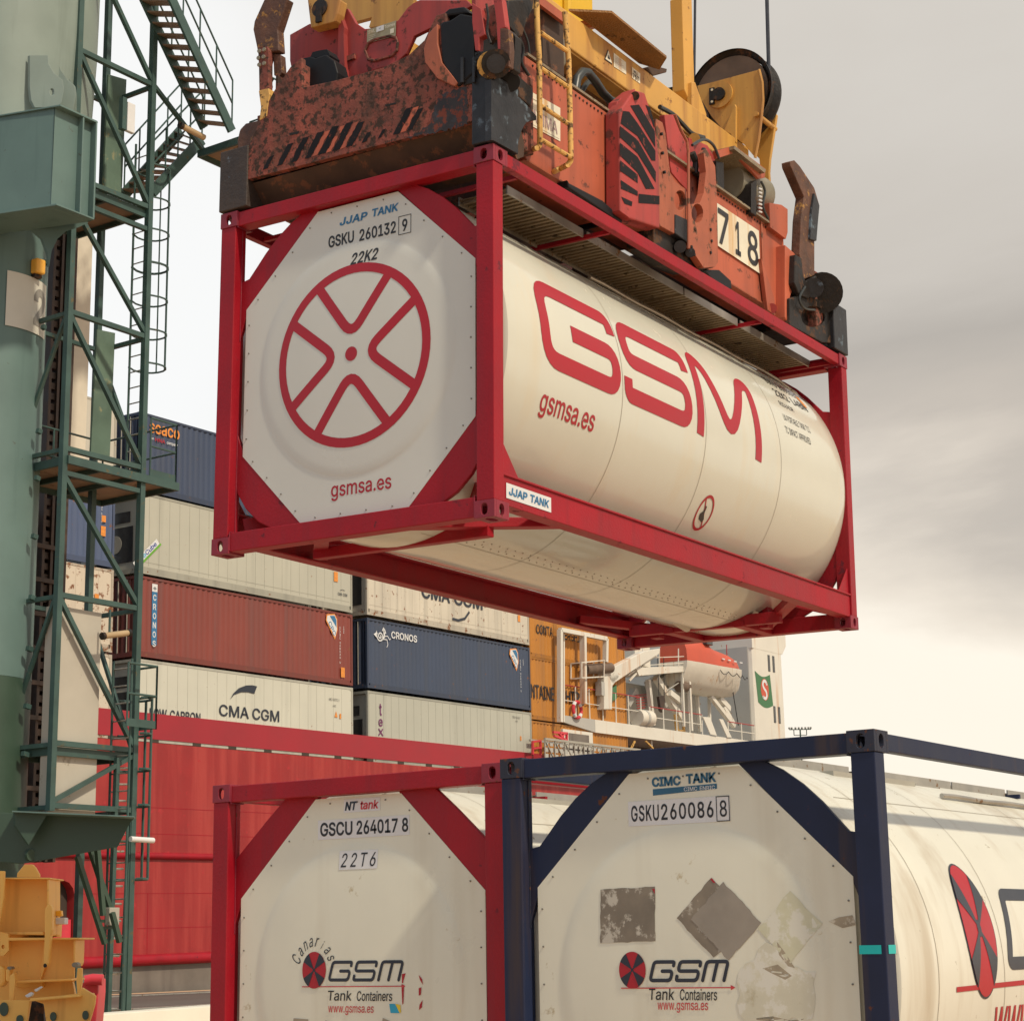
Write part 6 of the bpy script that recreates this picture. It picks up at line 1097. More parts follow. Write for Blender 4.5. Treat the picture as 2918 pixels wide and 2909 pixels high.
# upright green plates, grey cabinet, pale shaft, cable carrier
MB().prism([WF.ony(z1, x, y, Y0+.75) for x, y in [(745, 512), (868, 548), (835, 1345), (708, 1320)]], (0, .04, 0)).build('wind_plate', M['lat2'], tw_, world=True)
MB().prism([WF.ony(z2, x, y, Y0+.75) for x, y in [(668, 575), (790, 600), (752, 1478), (622, 1440)]], (0, .04, 0)).build('wind_plate', M['lat2'], tw_, world=True)
a = WF.ony(zA, 385, 760, Y0+.12); b_ = WF.ony(zA, 700, 808, Y0+.12); c_ = WF.ony(zB, 320, 500, Y0+.12)
MB().box(a.x-.02, b_.x-.0, Y0+.12, Y0+.34, c_.z-.05, a.z-.05).build('cabinet', M['cab'], tw_, world=True, bevel=.012)
a = WF.ony(zA, 345, 1000, Y0+.1)
sx0 = WF.ony(z2, 300, 700, 26.6).x; sx1 = WF.ony(z2, 600, 1000, 26.6).x
sh_ = MB().box(sx0, sx1, 26.6, 27.6, 10.4, 16.9).build('lift_shaft', M['cream'], tw_, world=True)
cc = MB(); cx0 = WF.ony(z2, 345, 500, 26.4).x; cx1 = WF.ony(z2, 400, 500, 26.4).x
for k in range(78): z = 3.8+k*.2; cc.box(cx0, cx1, 26.3, 26.55, z, z+.12)
for x in (cx0-.10, (cx0+cx1)/2, cx1+.04, cx1+.22): cc.box(x, x+.06, 26.25, 26.5, 3.0, 20.0)
cc.build('cable_carrier', M['chain'], tw_, world=True)
MB().box(cx0-.5, cx1+.12, 26.56, 26.6, 3.0, 9.3).build('cable_tray', M['dark'], tw_, world=True)
for k in range(9): MB().box(cx0-.45, cx1+.1, 26.2, 26.25, 3.6+k*.62, 3.68+k*.62).build('tray_rung', M['chain'], tw_, world=True)
for i, y in enumerate((760, 930, 1240, 1360, 1540, 1700, 1860, 2010, 2160)):
    xe = 139-(y-700)*.046; p = WF.ony(S1, xe-8, y+(0 if i % 2 else -14), Y0+.55); q_ = Vector((X0-.02, p.y, p.z-.02)); TBm('tie_beam', p, q_, .075)
# ================================================================ parked yellow spreader, lower left
ys = thing('parked_spreader', 'bright yellow lifting frame parked at the lower left corner', 'spreader', loc=(13.6, 15.4, 0))
YD = 19.6
def yp(pts, d, name='plate', t=.3, m='sy', bev=.008, holes=None):
    fwd = (MW @ Vector((0, 1, 0))).normalized(); P = [dz(zG, x, y, d) for x, y in pts]
    return MB().prism(P, fwd*t, [[dz(zG, x, y, d) for x, y in h] for h in holes] if holes else None).build(name, M[m], ys, world=True, bevel=bev)
circ = lambda cx, cy, rx, ry: [(cx+rx*math.cos(i*math.pi/8), cy+ry*math.sin(i*math.pi/8)) for i in range(16)]
yp([(-300, 395), (515, 395), (515, 975), (-300, 985)], YD, 'web', .03); yp([(-300, 376), (541, 378), (541, 395), (-300, 395)], YD-.22, 'flange', .6); yp([(-300, 968), (470, 962), (470, 998), (-300, 990)], YD-.18, 'flange', .5)
yp([(505, 395), (524, 390), (524, 1000), (505, 1010)], YD-.2, 'rib', .5)
yp([(-300, 420), (500, 420), (500, 1050), (790, 1080), (780, 1480), (820, 1700), (-300, 1960)], YD+.30, 'rear_wall', .08); yp([(262, 235), (350, 235), (380, 265), (425, 345), (425, 376), (180, 374), (185, 330)], YD+.1, 'lug', .05)
yp([(-300, 300), (48, 306), (40, 600), (-10, 900), (-300, 900)], YD-.4, 'side_plate', .05); yp([(-300, 880), (90, 985), (95, 1160), (40, 1218), (-300, 1218)], YD-.3, 'side_plate', .05, holes=[circ(33, 1122, 17, 22)])
yp([(90, 1045), (815, 1040), (800, 1500), (150, 1500), (80, 1300)], YD-.05, 'web', .03); yp([(60, 1025), (858, 1025), (858, 1045), (95, 1058)], YD-.3, 'flange', .7); yp([(130, 1490), (770, 1465), (775, 1490), (140, 1518)], YD-.28, 'flange', .6)
yp([(790, 1045), (815, 1045), (808, 1300), (790, 1340)], YD-.25, 'rib', .4); yp([(430, 1500), (470, 1060), (520, 1060), (500, 1300), (440, 1480)], YD-.1, 'rib', .05)
yp([(520, 665), (545, 670), (562, 720), (560, 940), (545, 1000), (520, 1300), (495, 1345), (468, 1330), (480, 1000), (482, 720)], YD-.45, 'lever', .10); yp(circ(485, 1325, 18, 22), YD-.46, 'pin', .02, 'sp_dark', 0)
yp([(548, 870), (622, 872), (615, 1020), (550, 1015)], YD+.2, 'rear_box', .2); yp([(560, 815), (700, 808), (698, 880), (560, 882)], YD+.1, 'lamp_base', .15, 'sticker'); yp([(600, 735), (660, 732), (665, 790), (640, 798), (600, 790)], YD+.1, 'beacon', .08, 'beacon', .02)
yp([(100, 1440), (150, 1400), (165, 1480), (140, 1720), (95, 1730)], YD-.5, 'hinge_plate', .06); yp([(835, 1350), (882, 1352), (880, 1500), (860, 1675), (835, 1670), (822, 1480)], YD-.5, 'hinge_plate', .06)
yp(circ(808, 1318, 34, 28), YD-.5, 'pin', .12, 'drum', 0); yp(circ(100, 1352, 24, 18), YD-.5, 'pin', .12, 'drum', 0)
yp([(-60, 1330), (20, 1325), (60, 1380), (60, 1500), (20, 1560), (-60, 1560)], YD-.35, 'bearing', .15, 'sy', .03); yp([(60, 1370), (110, 1360), (105, 1490), (80, 1505), (60, 1480)], YD-.4, 'bearing', .12, 'sy', .02)
yp([(330, 1690), (850, 1625), (880, 1560), (1028, 1650), (1020, 1740), (960, 1940), (500, 1960), (470, 1740)], YD-.62, 'foot_plate', .06); yp([(-300, 1700), (330, 1700), (290, 1940), (-300, 1960)], YD-.62, 'foot_plate', .06)
yp([(320, 1680), (850, 1640), (856, 1665), (325, 1712)], YD-.75, 'flange', .7); yp([(150, 1500), (460, 1498), (460, 1560), (150, 1560)], YD+.2, 'rear_box', .1, 'lamp_y')
for x, y, rx, ry in ((40, 1795, 48, 75), (212, 1905, 38, 48), (572, 1875, 34, 50), (920, 1860, 34, 50)): yp(circ(x, y, rx, ry), YD-.64, 'pin', .018, 'cr_dk', 0)
yp([(265, 1650), (330, 1610), (360, 1625), (345, 1655), (290, 1672)], YD-.7, 'drum_lamp', .05, 'sticker'); yp([(360, 1590), (440, 1548), (455, 1560), (390, 1610)], YD-.7, 'drum_lamp', .05, 'sticker')
yp([(330, 1700), (460, 1700), (480, 1960), (290, 1960)], YD-.3, 'shaft', .2, 'sp_dark', .02)
rc = thing('red_cab', 'red edge of a machine just behind the yellow lifting frame', 'machine', loc=dz(zG, 1000, 1940, YD+2.0)[:2]+(0,))
def rp(pts, d, t, m, nm): return MB().prism([dz(zG, x, y, d) for x, y in pts], (MW @ Vector((0, 1, 0)))*t).build(nm, M[m], rc, world=True, bevel=.015)
rp([(915, 1495), (960, 1470), (1060, 1470), (1058, 1620), (1030, 1960), (940, 1960), (880, 1560), (875, 1525)], YD+2, .4, 'sredm', 'body')
MB().tube([dz(zG, 920, 1490, YD+1.95), dz(zG, 1000, 1472, YD+1.95), dz(zG, 1110, 1480, YD+1.95)], .06, 12).build('roller', M['sredm'], rc, world=True, smooth=True)
# ================================================================ the container ship (ship frame: x along the hull, y inboard, z up from the stack base)
SM = Matrix.Translation(SH_O) @ Matrix.Rotation(SR, 4, 'Z') @ Matrix.Rotation(-ST, 4, 'Y')
SF = Frame(SH_O, SM.to_3x3() @ Vector((1, 0, 0)), SM.to_3x3() @ Vector((0, 1, 0)))
ship = thing('cargo_ship', 'red hulled cargo ship with a white superstructure moored along the quay', 'ship', SM)
hm = MB()
def rail_h(mb, z, x0, x1, r=.13, t=0): mb.tube([(x0, t-.02, z), (x1, t-.02, z)], r, 12)
XL, XE = -40, 60
# hull side with the rounded mooring opening
op = [(-2.62, -9.55), (-2.62, -8.2), (-2.70, -7.95), (-2.88, -7.77), (-3.1, -7.70), (-7.5, -7.70), (-7.5, -9.55)]
hm.prism([(XL, 0, -10.45), (XE, 0, -10.45), (XE, 0, -2.95), (XL, 0, -2.95)], (0, .35, 0), [[(x, 0, z) for x, z in op]])
hull = hm.build('hull', M['hull'], ship)
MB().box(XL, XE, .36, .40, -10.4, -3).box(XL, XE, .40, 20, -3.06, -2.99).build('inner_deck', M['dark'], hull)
rl = MB(); rail_h(rl, -6.86, XL, XE, .12); rl.build('fender_rail', M['frame_red'], hull, smooth=True); rl = MB(); rail_h(rl, -10.36, XL, XE, .19); rl.build('fender_rail', M['frame_red'], hull, smooth=True)
MB().box(XL, XE, .06, .40, -14.5, -10.50).build('boot_top', M['boot'], hull)
sm_ = MB()
for x in (-18, -9, .76, 9.5, 18.5, 27): sm_.box(x, x+.03, -.004, .002, -10.2, -8.13)
for z, a, b in ((-8.13, -2.5, 30), (-5.2, -30, 30), (-9.3, .3, 30), (-6.1, -30, 30)): sm_.box(a, b, -.004, .002, z-.012, z+.012)
sm_.build('plate_seam', M['frame_red'], hull)
MB().box(-3.4, -2.66, .10, .34, -9.55, -8.95).build('ramp_edge', M['sredm'], hull)
# upper bulwark band over a shadow gap with its brackets
MB().box(XL, 25.40, -.02, .10, -2.83, -1.93).build('bulwark', M['bulw'], ship); MB().prism([(25.402, -.018, -1.93), (25.402, -.018, -2.83), (31, -.018, -2.83), (31, -.018, -2.6), (27.8, -.018, -2.2), (25.95, -.018, -1.93)], (0, .11, 0)).build('bulwark', M['bulw'], ship)
for k in range(18):
    x = -9.5+k*2.05+random.uniform(-.12, .12); MB().box(x, x+.42, -.012, .3, -2.945, -2.835).build('bulwark_stay', M['dark'], ship)
MB().box(XL, 30, .16, .20, -2.99, -2.2).build('coaming', M['gate'], ship)
# ---------------------------------------------------------------- boxes on deck
def box_matrix(x, y, z): return SM @ Matrix.Translation((x, y, z))
def decal(parent, fnm, name='lettering', m='logo_dark'): pass
def cargo_box(label, x, z, col, kind, L=12.19, H=2.88, y=0, rust=.15, name='shipping_container', post=None, group=None, end='reefer'):
    """kind 'dry' = corrugated steel, 'reefer' = smooth insulated"""
    th_ = thing(name, label, 'container', box_matrix(x, y, z), group=group); W = 2.44
    m_ = cmat(label[:14], col, rust) if kind == 'dry' or rust > .3 else mat('box_'+label[:14], col, .5, .05, .4, spots=((.28, .18, .12), .03, 4), streak=(tuple(x*.88 for x in col), .18, 1.4)); dk = cmat(label[:14]+'d', tuple(c*.75 for c in col), rust*1.6)
    f = MB()
    for xx in (0, L-.10):
        for yy in (0, W-.1): f.box(xx, xx+.10, yy, yy+.1, .12, H-.12)
    for yy in (.004, W-.064): f.box(.18, L-.18, yy, yy+.06, .006, .20 if kind == 'dry' else .26); f.box(.18, L-.18, yy, yy+.06, H-.09, H-.006)
    for xx in (.004, L-.064):
        f.box(xx, xx+.06, .17, W-.17, .006, .18); f.box(xx, xx+.06, .17, W-.17, H-.11, H-.006)
    if post: f.box(post, post+.32, -.004, .08, .2, H-.1)
    f.build('frame', dk, th_)
    cs = MB()
    for xx in (0, L-.178):
        for yy in (0, W-.162):
            for zz in (0, H-.118): cs.box(xx, xx+.178, yy, yy+.162, zz, zz+.118)
    cs.build('corner_castings', dk, th_)
    zlo, zhi = (.20, H-.09) if kind == 'dry' else (.262, H-.092)
    s = MB()
    if kind == 'dry':
        p = .278; n = int((L-.24)/p); p = (L-.24)/n; X = [.12]; D = [.012]; px = []
        for k in range(n):
            b = .12+k*p; px += [(b, .014), (b+p*.26, .014), (b+p*.5, .052), (b+p*.76, .052)]
        px.append((L-.12, .014))
        for side in (0, 1):
            o = len(s.v)
            for xx, d in px: yy = d if not side else W-d; s.v += [Vector((xx, yy, zlo)), Vector((xx, yy, zhi))]
            for i in range(len(px)-1): a = o+2*i; s.f.append((a, a+2, a+3, a+1) if not side else (a, a+1, a+3, a+2))
        s.open = True
    else:
        s.box(.101, L-.101, .016, .05, zlo, zhi); s.box(.101, L-.101, W-.05, W-.016, zlo, zhi)
    sd = s.build('side_panel', m_, th_)
    if kind != 'dry':
        g = MB(); k = .55
        while k < L-.3: g.box(k, k+.014, .010, .016, zlo+.05, zhi-.02); k += .52
        g.box(.2, L-.2, .010, .016, zlo+.16, zlo+.18); g.build('panel_joint', cmat(label[:10]+'j', tuple(c*.84 for c in col), .1), sd)
    MB().box(.1, L-.1, .08, W-.08, H-.03, H-.012).build('roof', m_, th_)
    # near end wall
    e = MB()
    if kind == 'reefer' or end == 'reefer':
        e.box(.10, .14, .1, W-.1, .18, H-.11); eo = e.build('end_wall', m_, th_)
        MB().box(.085, .099, .35, W-.35, .45, 1.75).box(.085, .099, .5, W-.9, 1.9, 2.3).build('cooling_unit', M['swin'], eo); MB().cyl((.075, W*.5, 1.15), (.084, W*.5, 1.15), .33, 20).build('fan_cover', M['gate'], eo)
    else:
        n = 8; px = []
        for k in range(n): b = .17+k*(W-.34)/n; q = (W-.34)/n; px += [(b, .03), (b+q*.3, .03), (b+q*.5, .07), (b+q*.8, .07)]
        px.append((W-.17, .03)); o = 0
        for yy, d in px: e.v += [Vector((d, yy, .18)), Vector((d, yy, H-.11))]
        for i in range(len(px)-1): a = 2*i; e.f.append((a, a+1, a+3, a+2))
        e.open = True; eo = e.build('end_wall', dk, th_)
        for yy in (.5, .95, 1.5, 1.95): MB().cyl((.02, yy, .15), (.02, yy, H-.12), .02, 8).build('door_bar', M['gate'], eo)
    fn = lambda u, v: (u, -.010, v)
    return th_, sd, fn
def art(par, fn, m, bld, name='lettering', dy=0):
    d = D2(); bld(d); return d.put(name, M[m], par, (lambda u, v: (fn(u, v)[0], fn(u, v)[1]-dy, fn(u, v)[2])))
WHT = (.56, .55, .47); GRY = (.44, .43, .36); NVY = (.040, .060, .115); RED = (.225, .048, .036); ORG = (.47, .19, .025)
GRP = 'containers stacked on the ship deck'
# left column (12 m boxes): z levels 0 .. 3
t_, sd, fn = cargo_box('brick red corrugated container with a vertical blue strip of white letters', 0, .02, RED, 'dry', group=GRP, end='dry')
art(t_, fn, 'sticker', lambda d: d.rect(.73, 1.0, 2.38, 2.66), 'logo_strip'); art(t_, fn, 'jblue', lambda d: d.rect(.73, 1.0, .47, 2.378), 'logo_strip')
def vert(d):
    for k, ch in enumerate('CRONOS'): zc_ = 2.17-k*.33; d.text(ch, .785, .945, zc_-.11, zc_+.11, .018)
art(t_, fn, 'sticker', vert, dy=.004); art(t_, fn, 'logo_dark', lambda d: (d.ring(.865, 2.50, .035, .055), d.stroke([(.78, 2.5), (.95, 2.5)], .02)), 'emblem', .004)
def diamond(t_, fn, L, z0=1.75):
    art(t_, fn, 'orange_s', lambda d: d.poly([(L-1.66, z0+.97), (L-1.15, z0+1.04), (L-1.0, z0+.85), (L-.98, z0+.4), (L-1.15, z0+.0), (L-1.72, z0+.72)]), 'logo_plate')
    art(t_, fn, 'sticker', lambda d: d.poly([(L-1.62, z0+.92), (L-1.18, z0+.99), (L-1.04, z0+.82), (L-1.02, z0+.42), (L-1.14, z0+.1), (L-1.66, z0+.73)]), 'logo_plate', .004)
    art(t_, fn, 'jblue', lambda d: (d.poly([(L-1.48, z0+.92), (L-1.18, z0+.96), (L-1.06, z0+.80), (L-1.05, z0+.5)]), d.text('CPC', L-1.58, L-.98, z0+.62, z0+.82, .012, 0, 1, -.95)), 'lettering', .008)
    art(t_, fn, 'sticker', lambda d: (d.text('CARU 948253 2', L-.86, L+.62, z0+.55, z0+.62, .0, 0, 1, -1.571), d.text('45G1', L-.62, L-.32, z0+.60, z0+.66, 0, 0, 1, -1.571)), 'lettering', .003)
diamond(t_, fn, 12.19)
art(t_, fn, 'orange_s', lambda d: d.rect(11.42, 11.66, .28, .68), 'hazard_label')
t_, sd, fn = cargo_box('pale grey refrigerated container with a slanting blue and green name stripe', 0, 2.98, GRY, 'reefer', H=2.94, group=GRP)
s45 = lambda u, v: (.06+u*.745-v*.667, -.010, .13+u*.667+v*.745)
MBs = D2().rect(-.1, 1.45, .12, .34); MBs.put('logo_strip', M['sticker'], t_, s45); D2().rect(-.1, 1.52, .04, .115).put('logo_strip', mat('logo_green', (.13, .36, .03), .5), t_, s45)
s46 = lambda u, v: (s45(u, v)[0], -.013, s45(u, v)[2])
D2().text('Sea', .10, .62, .15, .32, .01).put('lettering', mat('logo_light_blue', (.05, .38, .62), .5), t_, s46); D2().text('Cube', .64, 1.32, .15, .32, .02).put('lettering', mat('logo_blue', (.015, .05, .28), .5), t_, s46)
art(t_, fn, 'orange_s', lambda d: d.rect(11.0, 11.25, 1.15, 1.55), 'hazard_label'); art(t_, fn, 'logo_dark', lambda d: (d.text('CMA CGM', 11.25, 11.85, .62, .74, .01), d.stroke([(11.4, .84), (11.55, .88), (11.7, .85)], .02)))
t_, sd, fn = cargo_box('dark navy corrugated container with orange lettering on top of the tallest stack', 0, 5.99, NVY, 'dry', group=GRP, end='dry')
art(t_, fn, 'orange_s', lambda d: d.text('seaco', .47, 2.02, 2.20, 2.56, .014)); art(t_, fn, 'sticker', lambda d: (d.text('an', .54, .70, 1.95, 2.02, .01), d.text('company', 1.36, 1.93, 1.90, 2.02, .01))); art(t_, fn, 'logo_red', lambda d: (d.text('HNA', .76, 1.28, 1.92, 2.06, .015),))
t_, sd, fn = cargo_box('off white refrigerated container lettered in navy below the brick red one', 0, -2.94, WHT, 'reefer', group=GRP)
art(t_, fn, 'logo_dark', lambda d: (d.text('CMA', 4.29, 5.93, 1.18, 1.61, .012), d.text('CGM', 6.12, 7.66, 1.18, 1.61, .012), d.poly([(4.87, 1.82), (5.05, 2.06), (5.35, 2.28), (5.75, 2.42), (6.1, 2.46), (6.38, 2.44), (6.22, 2.15), (5.9, 2.18), (5.5, 2.15), (5.1, 2.02)]), d.text('LOW CARBON', .71, 3.30, .86, 1.20, .012)))
art(t_, fn, 'orange_s', lambda d: (d.rect(10.95, 11.20, .55, 1.0), d.poly([(11.0, 1.62), (11.2, 1.62), (11.1, 1.86)]), d.rect(11.32, 11.42, 1.58, 1.78)), 'hazard_label'); art(t_, fn, 'black', lambda d: (d.text('AMCU 933701 0', 10.65, 11.3, 2.26, 2.36), d.text('45R1', 10.9, 11.1, 2.02, 2.10)))
# second column
t_, sd, fn = cargo_box('dark blue corrugated container with a white sea horse emblem and lettering', 13.15, .03, (.045, .065, .115), 'dry', group=GRP, end='dry')
def horse(d):
    pts = [(.86+.23*(1-k/26)*math.cos(k*.5+2.6)*1.0, 2.20+.23*(1-k/26)*math.sin(k*.5+2.6)) for k in range(24)]; d.stroke(pts, .055)
    d.poly([(.42, 2.24), (.58, 2.33), (.62, 2.42), (.66, 2.26), (.62, 2.12)]); d.stroke([(1.0, 2.08), (1.14, 2.22), (1.13, 2.42), (1.05, 2.5)], .10); d.poly([(.98, 2.44), (1.08, 2.60), (1.2, 2.5), (1.27, 2.36), (1.2, 2.34), (1.1, 2.42)])
    d.stroke([(1.14, 2.22), (1.36, 2.26), (1.5, 2.12), (1.58, 2.18)], .035); d.stroke([(1.1, 2.1), (1.32, 2.1), (1.38, 1.9), (1.3, 1.78)], .035)
art(t_, fn, 'sticker', horse, 'emblem'); art(t_, fn, 'sticker', lambda d: d.text('CRONOS', 1.62, 3.42, 2.20, 2.50, .018)); diamond(t_, fn, 12.19, 1.70)
t_, sd, fn = cargo_box('rust edged white container with large navy letters directly beneath the hanging tank', 13.15, 3.04, (.58, .53, .44), 'reefer', H=2.88, rust=.5, group=GRP)
art(t_, fn, 'logo_dark', lambda d: (d.text('CMA', 3.8, 5.9, 1.17, 1.75, .02), d.text('CGM', 6.2, 8.4, 1.17, 1.75, .02), d.stroke([(6.05, .52), (6.5, .50), (7.0, .64), (7.36, .98)], .11)))
art(t_, fn, 'orange_s', lambda d: d.rect(11.25, 11.45, 1.0, 1.3), 'hazard_label')
t_, sd, fn = cargo_box('light grey refrigerated container with three purple letters at its left end', 13.15, -2.96, (.43, .43, .37), 'reefer', group=GRP)
pm_ = mat('logo_purple', (.16, .03, .12), .5)
D2().text('t', .76, .92, 1.92, 2.40, .018).text('e', .70, .98, 1.48, 1.78, .012).stroke([(.70, 1.38), (.99, 1.10)], .06).stroke([(.99, 1.38), (.70, 1.10)], .06).put('lettering', pm_, t_, lambda u, v: (u, -.010, v))
art(t_, fn, 'black', lambda d: (d.text('TEMU 914314 3', 10.6, 11.25, 2.52, 2.62), d.text('45R1', 10.85, 11.05, 2.36, 2.44))); art(t_, fn, 'orange_s', lambda d: d.rect(11.2, 11.3, 1.55, 1.75), 'hazard_label')
# left bay seen through the tower
L0 = -1.15-12.19
cargo_box('white rust streaked container seen through the tower in the lowest left tier', L0, -2.94, (.60, .53, .43), 'reefer', rust=.6, group=GRP)
t_, sd, fn = cargo_box('white heavily rusted container seen through the tower below the blue one', L0, .02, (.58, .50, .40), 'reefer', rust=.8, group=GRP)
art(t_, fn, 'orange_s', lambda d: (d.rect(11.3, 11.5, 1.75, 1.95), d.rect(11.2, 11.45, .3, .7)), 'hazard_label')
t_, sd, fn = cargo_box('faded blue corrugated container seen through the green tower', L0, 2.98, (.07, .10, .19), 'dry', group=GRP)
art(t_, fn, 'orange_s', lambda d: (d.rect(11.55, 11.75, 1.55, 1.78), d.rect(11.53, 11.75, 1.05, 1.4)), 'hazard_label'); art(t_, fn, 'sticker', lambda d: d.text('CAIU 4610', 11.52, 12.3, 2.3, 2.36, 0, 0, 1, -1.571))
cargo_box('pale grey container on the left bay behind the tower top platform', L0, 5.99, (.50, .47, .40), 'reefer', H=2.88, group=GRP)
# second row inboard, seen in the gaps
for z, c, k, lb in ((-2.94, (.4, .38, .32), 'reefer', 'grey container in the second row behind the lettered white one'), (.02, (.20, .04, .03), 'dry', 'dark red container in the second row behind the brick red one'), (2.98, (.45, .43, .38), 'reefer', 'grey cooling unit end in the second row behind the pale grey one'), (5.99, (.05, .07, .13), 'dry', 'navy container in the second row of the top tier')):
    cargo_box(lb, 0, z, c, k, y=2.6, group=GRP); 
for z, c, lb in ((-2.94, (.42, .4, .34), 'grey container in the second row behind the purple lettered one'), (.03, (.03, .04, .09), 'navy container in the second row behind the sea horse one'), (3.04, (.36, .34, .30), 'grey container in the second row behind the rust edged one')): cargo_box(lb, 13.15, z, c, 'dry', y=2.6, group=GRP, end='dry')
# orange column with large black letters
for k, z in enumerate((-3.32, -.36, 2.54)):
    t_, sd, fn = cargo_box(['orange ochre container at the foot of the orange stack, mostly hidden', 'orange ochre container with large black letters in the middle of its stack', 'orange ochre container on top of the orange stack, under the tank frame'][k], 25.42, z, ORG, 'dry', L=8.75, H=2.90, y=.06, rust=.25, post=2.12, group=GRP, end='dry')
    if k == 1: art(t_, fn, 'black', lambda d: (d.text('CONTAINE', -.85+.9, 2.02, .95, 1.60, .016) if False else d.text('NTAINE', .02, 2.02, .98, 1.62, .016), d.text('SHIPS', 2.55, 4.75, .98, 1.60, .016)))
    if k == 2: art(t_, fn, 'black', lambda d: (d.text('CONTA', .62, 2.06, 1.12, 1.58, .016), d.text('INERSHIPS', 2.5, 5.1, 1.10, 1.55, .016)))
# ---------------------------------------------------------------- superstructure
ss = MB().prism([(30.9, -.05, -.62), (48.3, -.05, -.62), (48.3, -.05, .0), (30.9, -.05, .0)], (0, 10, 0)).build('boat_deck', M['swhite'], ship)
MB().prism([(28.0, -.05, -.32), (30.88, -.05, -.62), (30.88, -.05, .0), (28.0, -.05, .0)], (0, 4, 0)).build('deck_nose', M['sgrey'], ship)
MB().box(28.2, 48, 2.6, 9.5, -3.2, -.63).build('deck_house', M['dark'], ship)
MB().box(28.0, 30.7, -.02, .5, -2.1, -.64).build('vent_house', M['swhite'], ship); MB().box(28.5, 30.3, -.05, -.021, -1.7, -.8).build('louvre', M['boot'], ship)
for x in (31.5, 34.2, 36.8): MB().cyl((x, .2, -3), (x, .2, -.62), .05, 8).build('pillar', M['swhite'], ship)
# tower block with rounded edge and emblem
tb = MB().box(48.42, 52.35, .0, 9, -4, 5.55).build('funnel_block', M['swhite'], ship, bevel=.25)
MB().prism([(48.42, -.01, 5.3), (52.3, -.01, 5.3), (52.85, -.01, 5.85), (52.85, -.01, 9), (48.42, -.01, 9)], (0, 9, 0)).build('funnel_top', M['swhite'], tb)
MB().box(48.395, 48.415, .3, 8.8, -3, 5.4).build('painted_shade_wall', M['sgrey'], tb)  # grey sheet over the white block paints this side's shade
fl_e = D2(); L_, Hh = 1.85, 1.75
top = [(48.62+u*1.9, 4.02-.20*math.sin(u*6.28*.55)*1.0-.12*u) for u in [i/10 for i in range(11)]]; botm = [(x+.22*1, z-1.75) for x, z in reversed(top)]
fl_e.poly(top+botm); fl_e.put('emblem_flag', M['flag'], ship, lambda u, v: (u, -.012, v))
D2().disc(49.75, 3.05, .50, .62).put('emblem_disc', M['boatred'], ship, lambda u, v: (u, -.018, v))
D2().stroke([(50.02, 3.38), (49.85, 3.56), (49.58, 3.50), (49.50, 3.28), (49.66, 3.10), (49.92, 2.94), (49.98, 2.70), (49.80, 2.52), (49.50, 2.60)], .17, .1, True).put('lettering', M['sticker'], ship, lambda u, v: (u, -.024, v))
for x, z in ((50.35, 4.15), (50.95, 4.15), (50.75, 1.25), (51.35, 1.25)): MB().box(x, x+.26, -.03, .005, z, z+.95).build('window', M['swin'], tb, bevel=.08)
# white cargo frame in front of the orange stack
wf = MB(); q = [SF.ony(zC, x, y, -.35) for x, y in [(378, 690), (378, 182), (630, 232), (628, 360)]]
for a, b in zip(q, q[1:]): wf.beam(a, b, .22, .2)
q2 = [SF.ony(zC, x, y, -.35) for x, y in [(505, 210), (508, 590)]]; wf.beam(q2[0], q2[1], .28, .2); wf.beam(SF.ony(zC, 398, 195, -.1), SF.ony(zC, 398, 690, -.1), .08, .1); wf.build('white_frame', M['swhite'], ship)
# deck crane arm with winch cage
ca = MB(); ca.prism([SF.ony(zC, x, y, -.3) for x, y in [(622, 420), (690, 400), (705, 440), (668, 490), (665, 620), (622, 620)]], (0, .45, 0))
ca.prism([SF.ony(zC, x, y, -.3) for x, y in [(630, 422), (665, 392), (840, 300), (930, 285), (925, 315), (760, 420), (670, 480)]], (0, .4, 0)); cr_ = thing('deck_crane', 'small rust stained white crane arm on the ship beside the orange stack', 'crane', SM @ Matrix.Translation((33.2, 0, 0))); 
def bs(mb, name, m, par, **k):
    mi = TM[root(par).name].inverted() @ SM; mb.v = [mi @ v for v in mb.v]; return mb.build(name, M[m], par, **k)
bs(ca, 'arm', 'swhite', cr_, bevel=.03)
cg = MB(); Q = [SF.ony(zC, x, y, -.6) for x, y in [(497, 362), (622, 350), (620, 440), (497, 446)]]; Q2 = [v+Vector((0, .6, 0)) for v in Q]
for A, B in zip(Q, Q[1:]+Q[:1]): cg.beam(A, B, .05, .05)
for A, B in zip(Q2, Q2[1:]+Q2[:1]): cg.beam(A, B, .05, .05)
for A, B in zip(Q, Q2): cg.beam(A, B, .05, .05)
bs(cg, 'winch_cage', 'swhite', cr_); wq = SF.ony(zC, 515, 400, -.3); wq2 = SF.ony(zC, 655, 392, -.3); bs(MB().tube([wq, wq2], .26, 16), 'winch', 'arm_rust' if False else 'sheave', cr_, smooth=True)
bs(MB().beam(SF.ony(zC, 598, 470, -.2), SF.ony(zC, 600, 545, -.2), .35, .3), 'control_box', 'sgrey', cr_); bs(MB().prism([SF.ony(zC, x, y, -.02) for x, y in [(668, 500), (690, 485), (692, 560), (668, 575)]], (0, .1, 0)), 'green_panel', 'flag', cr_)
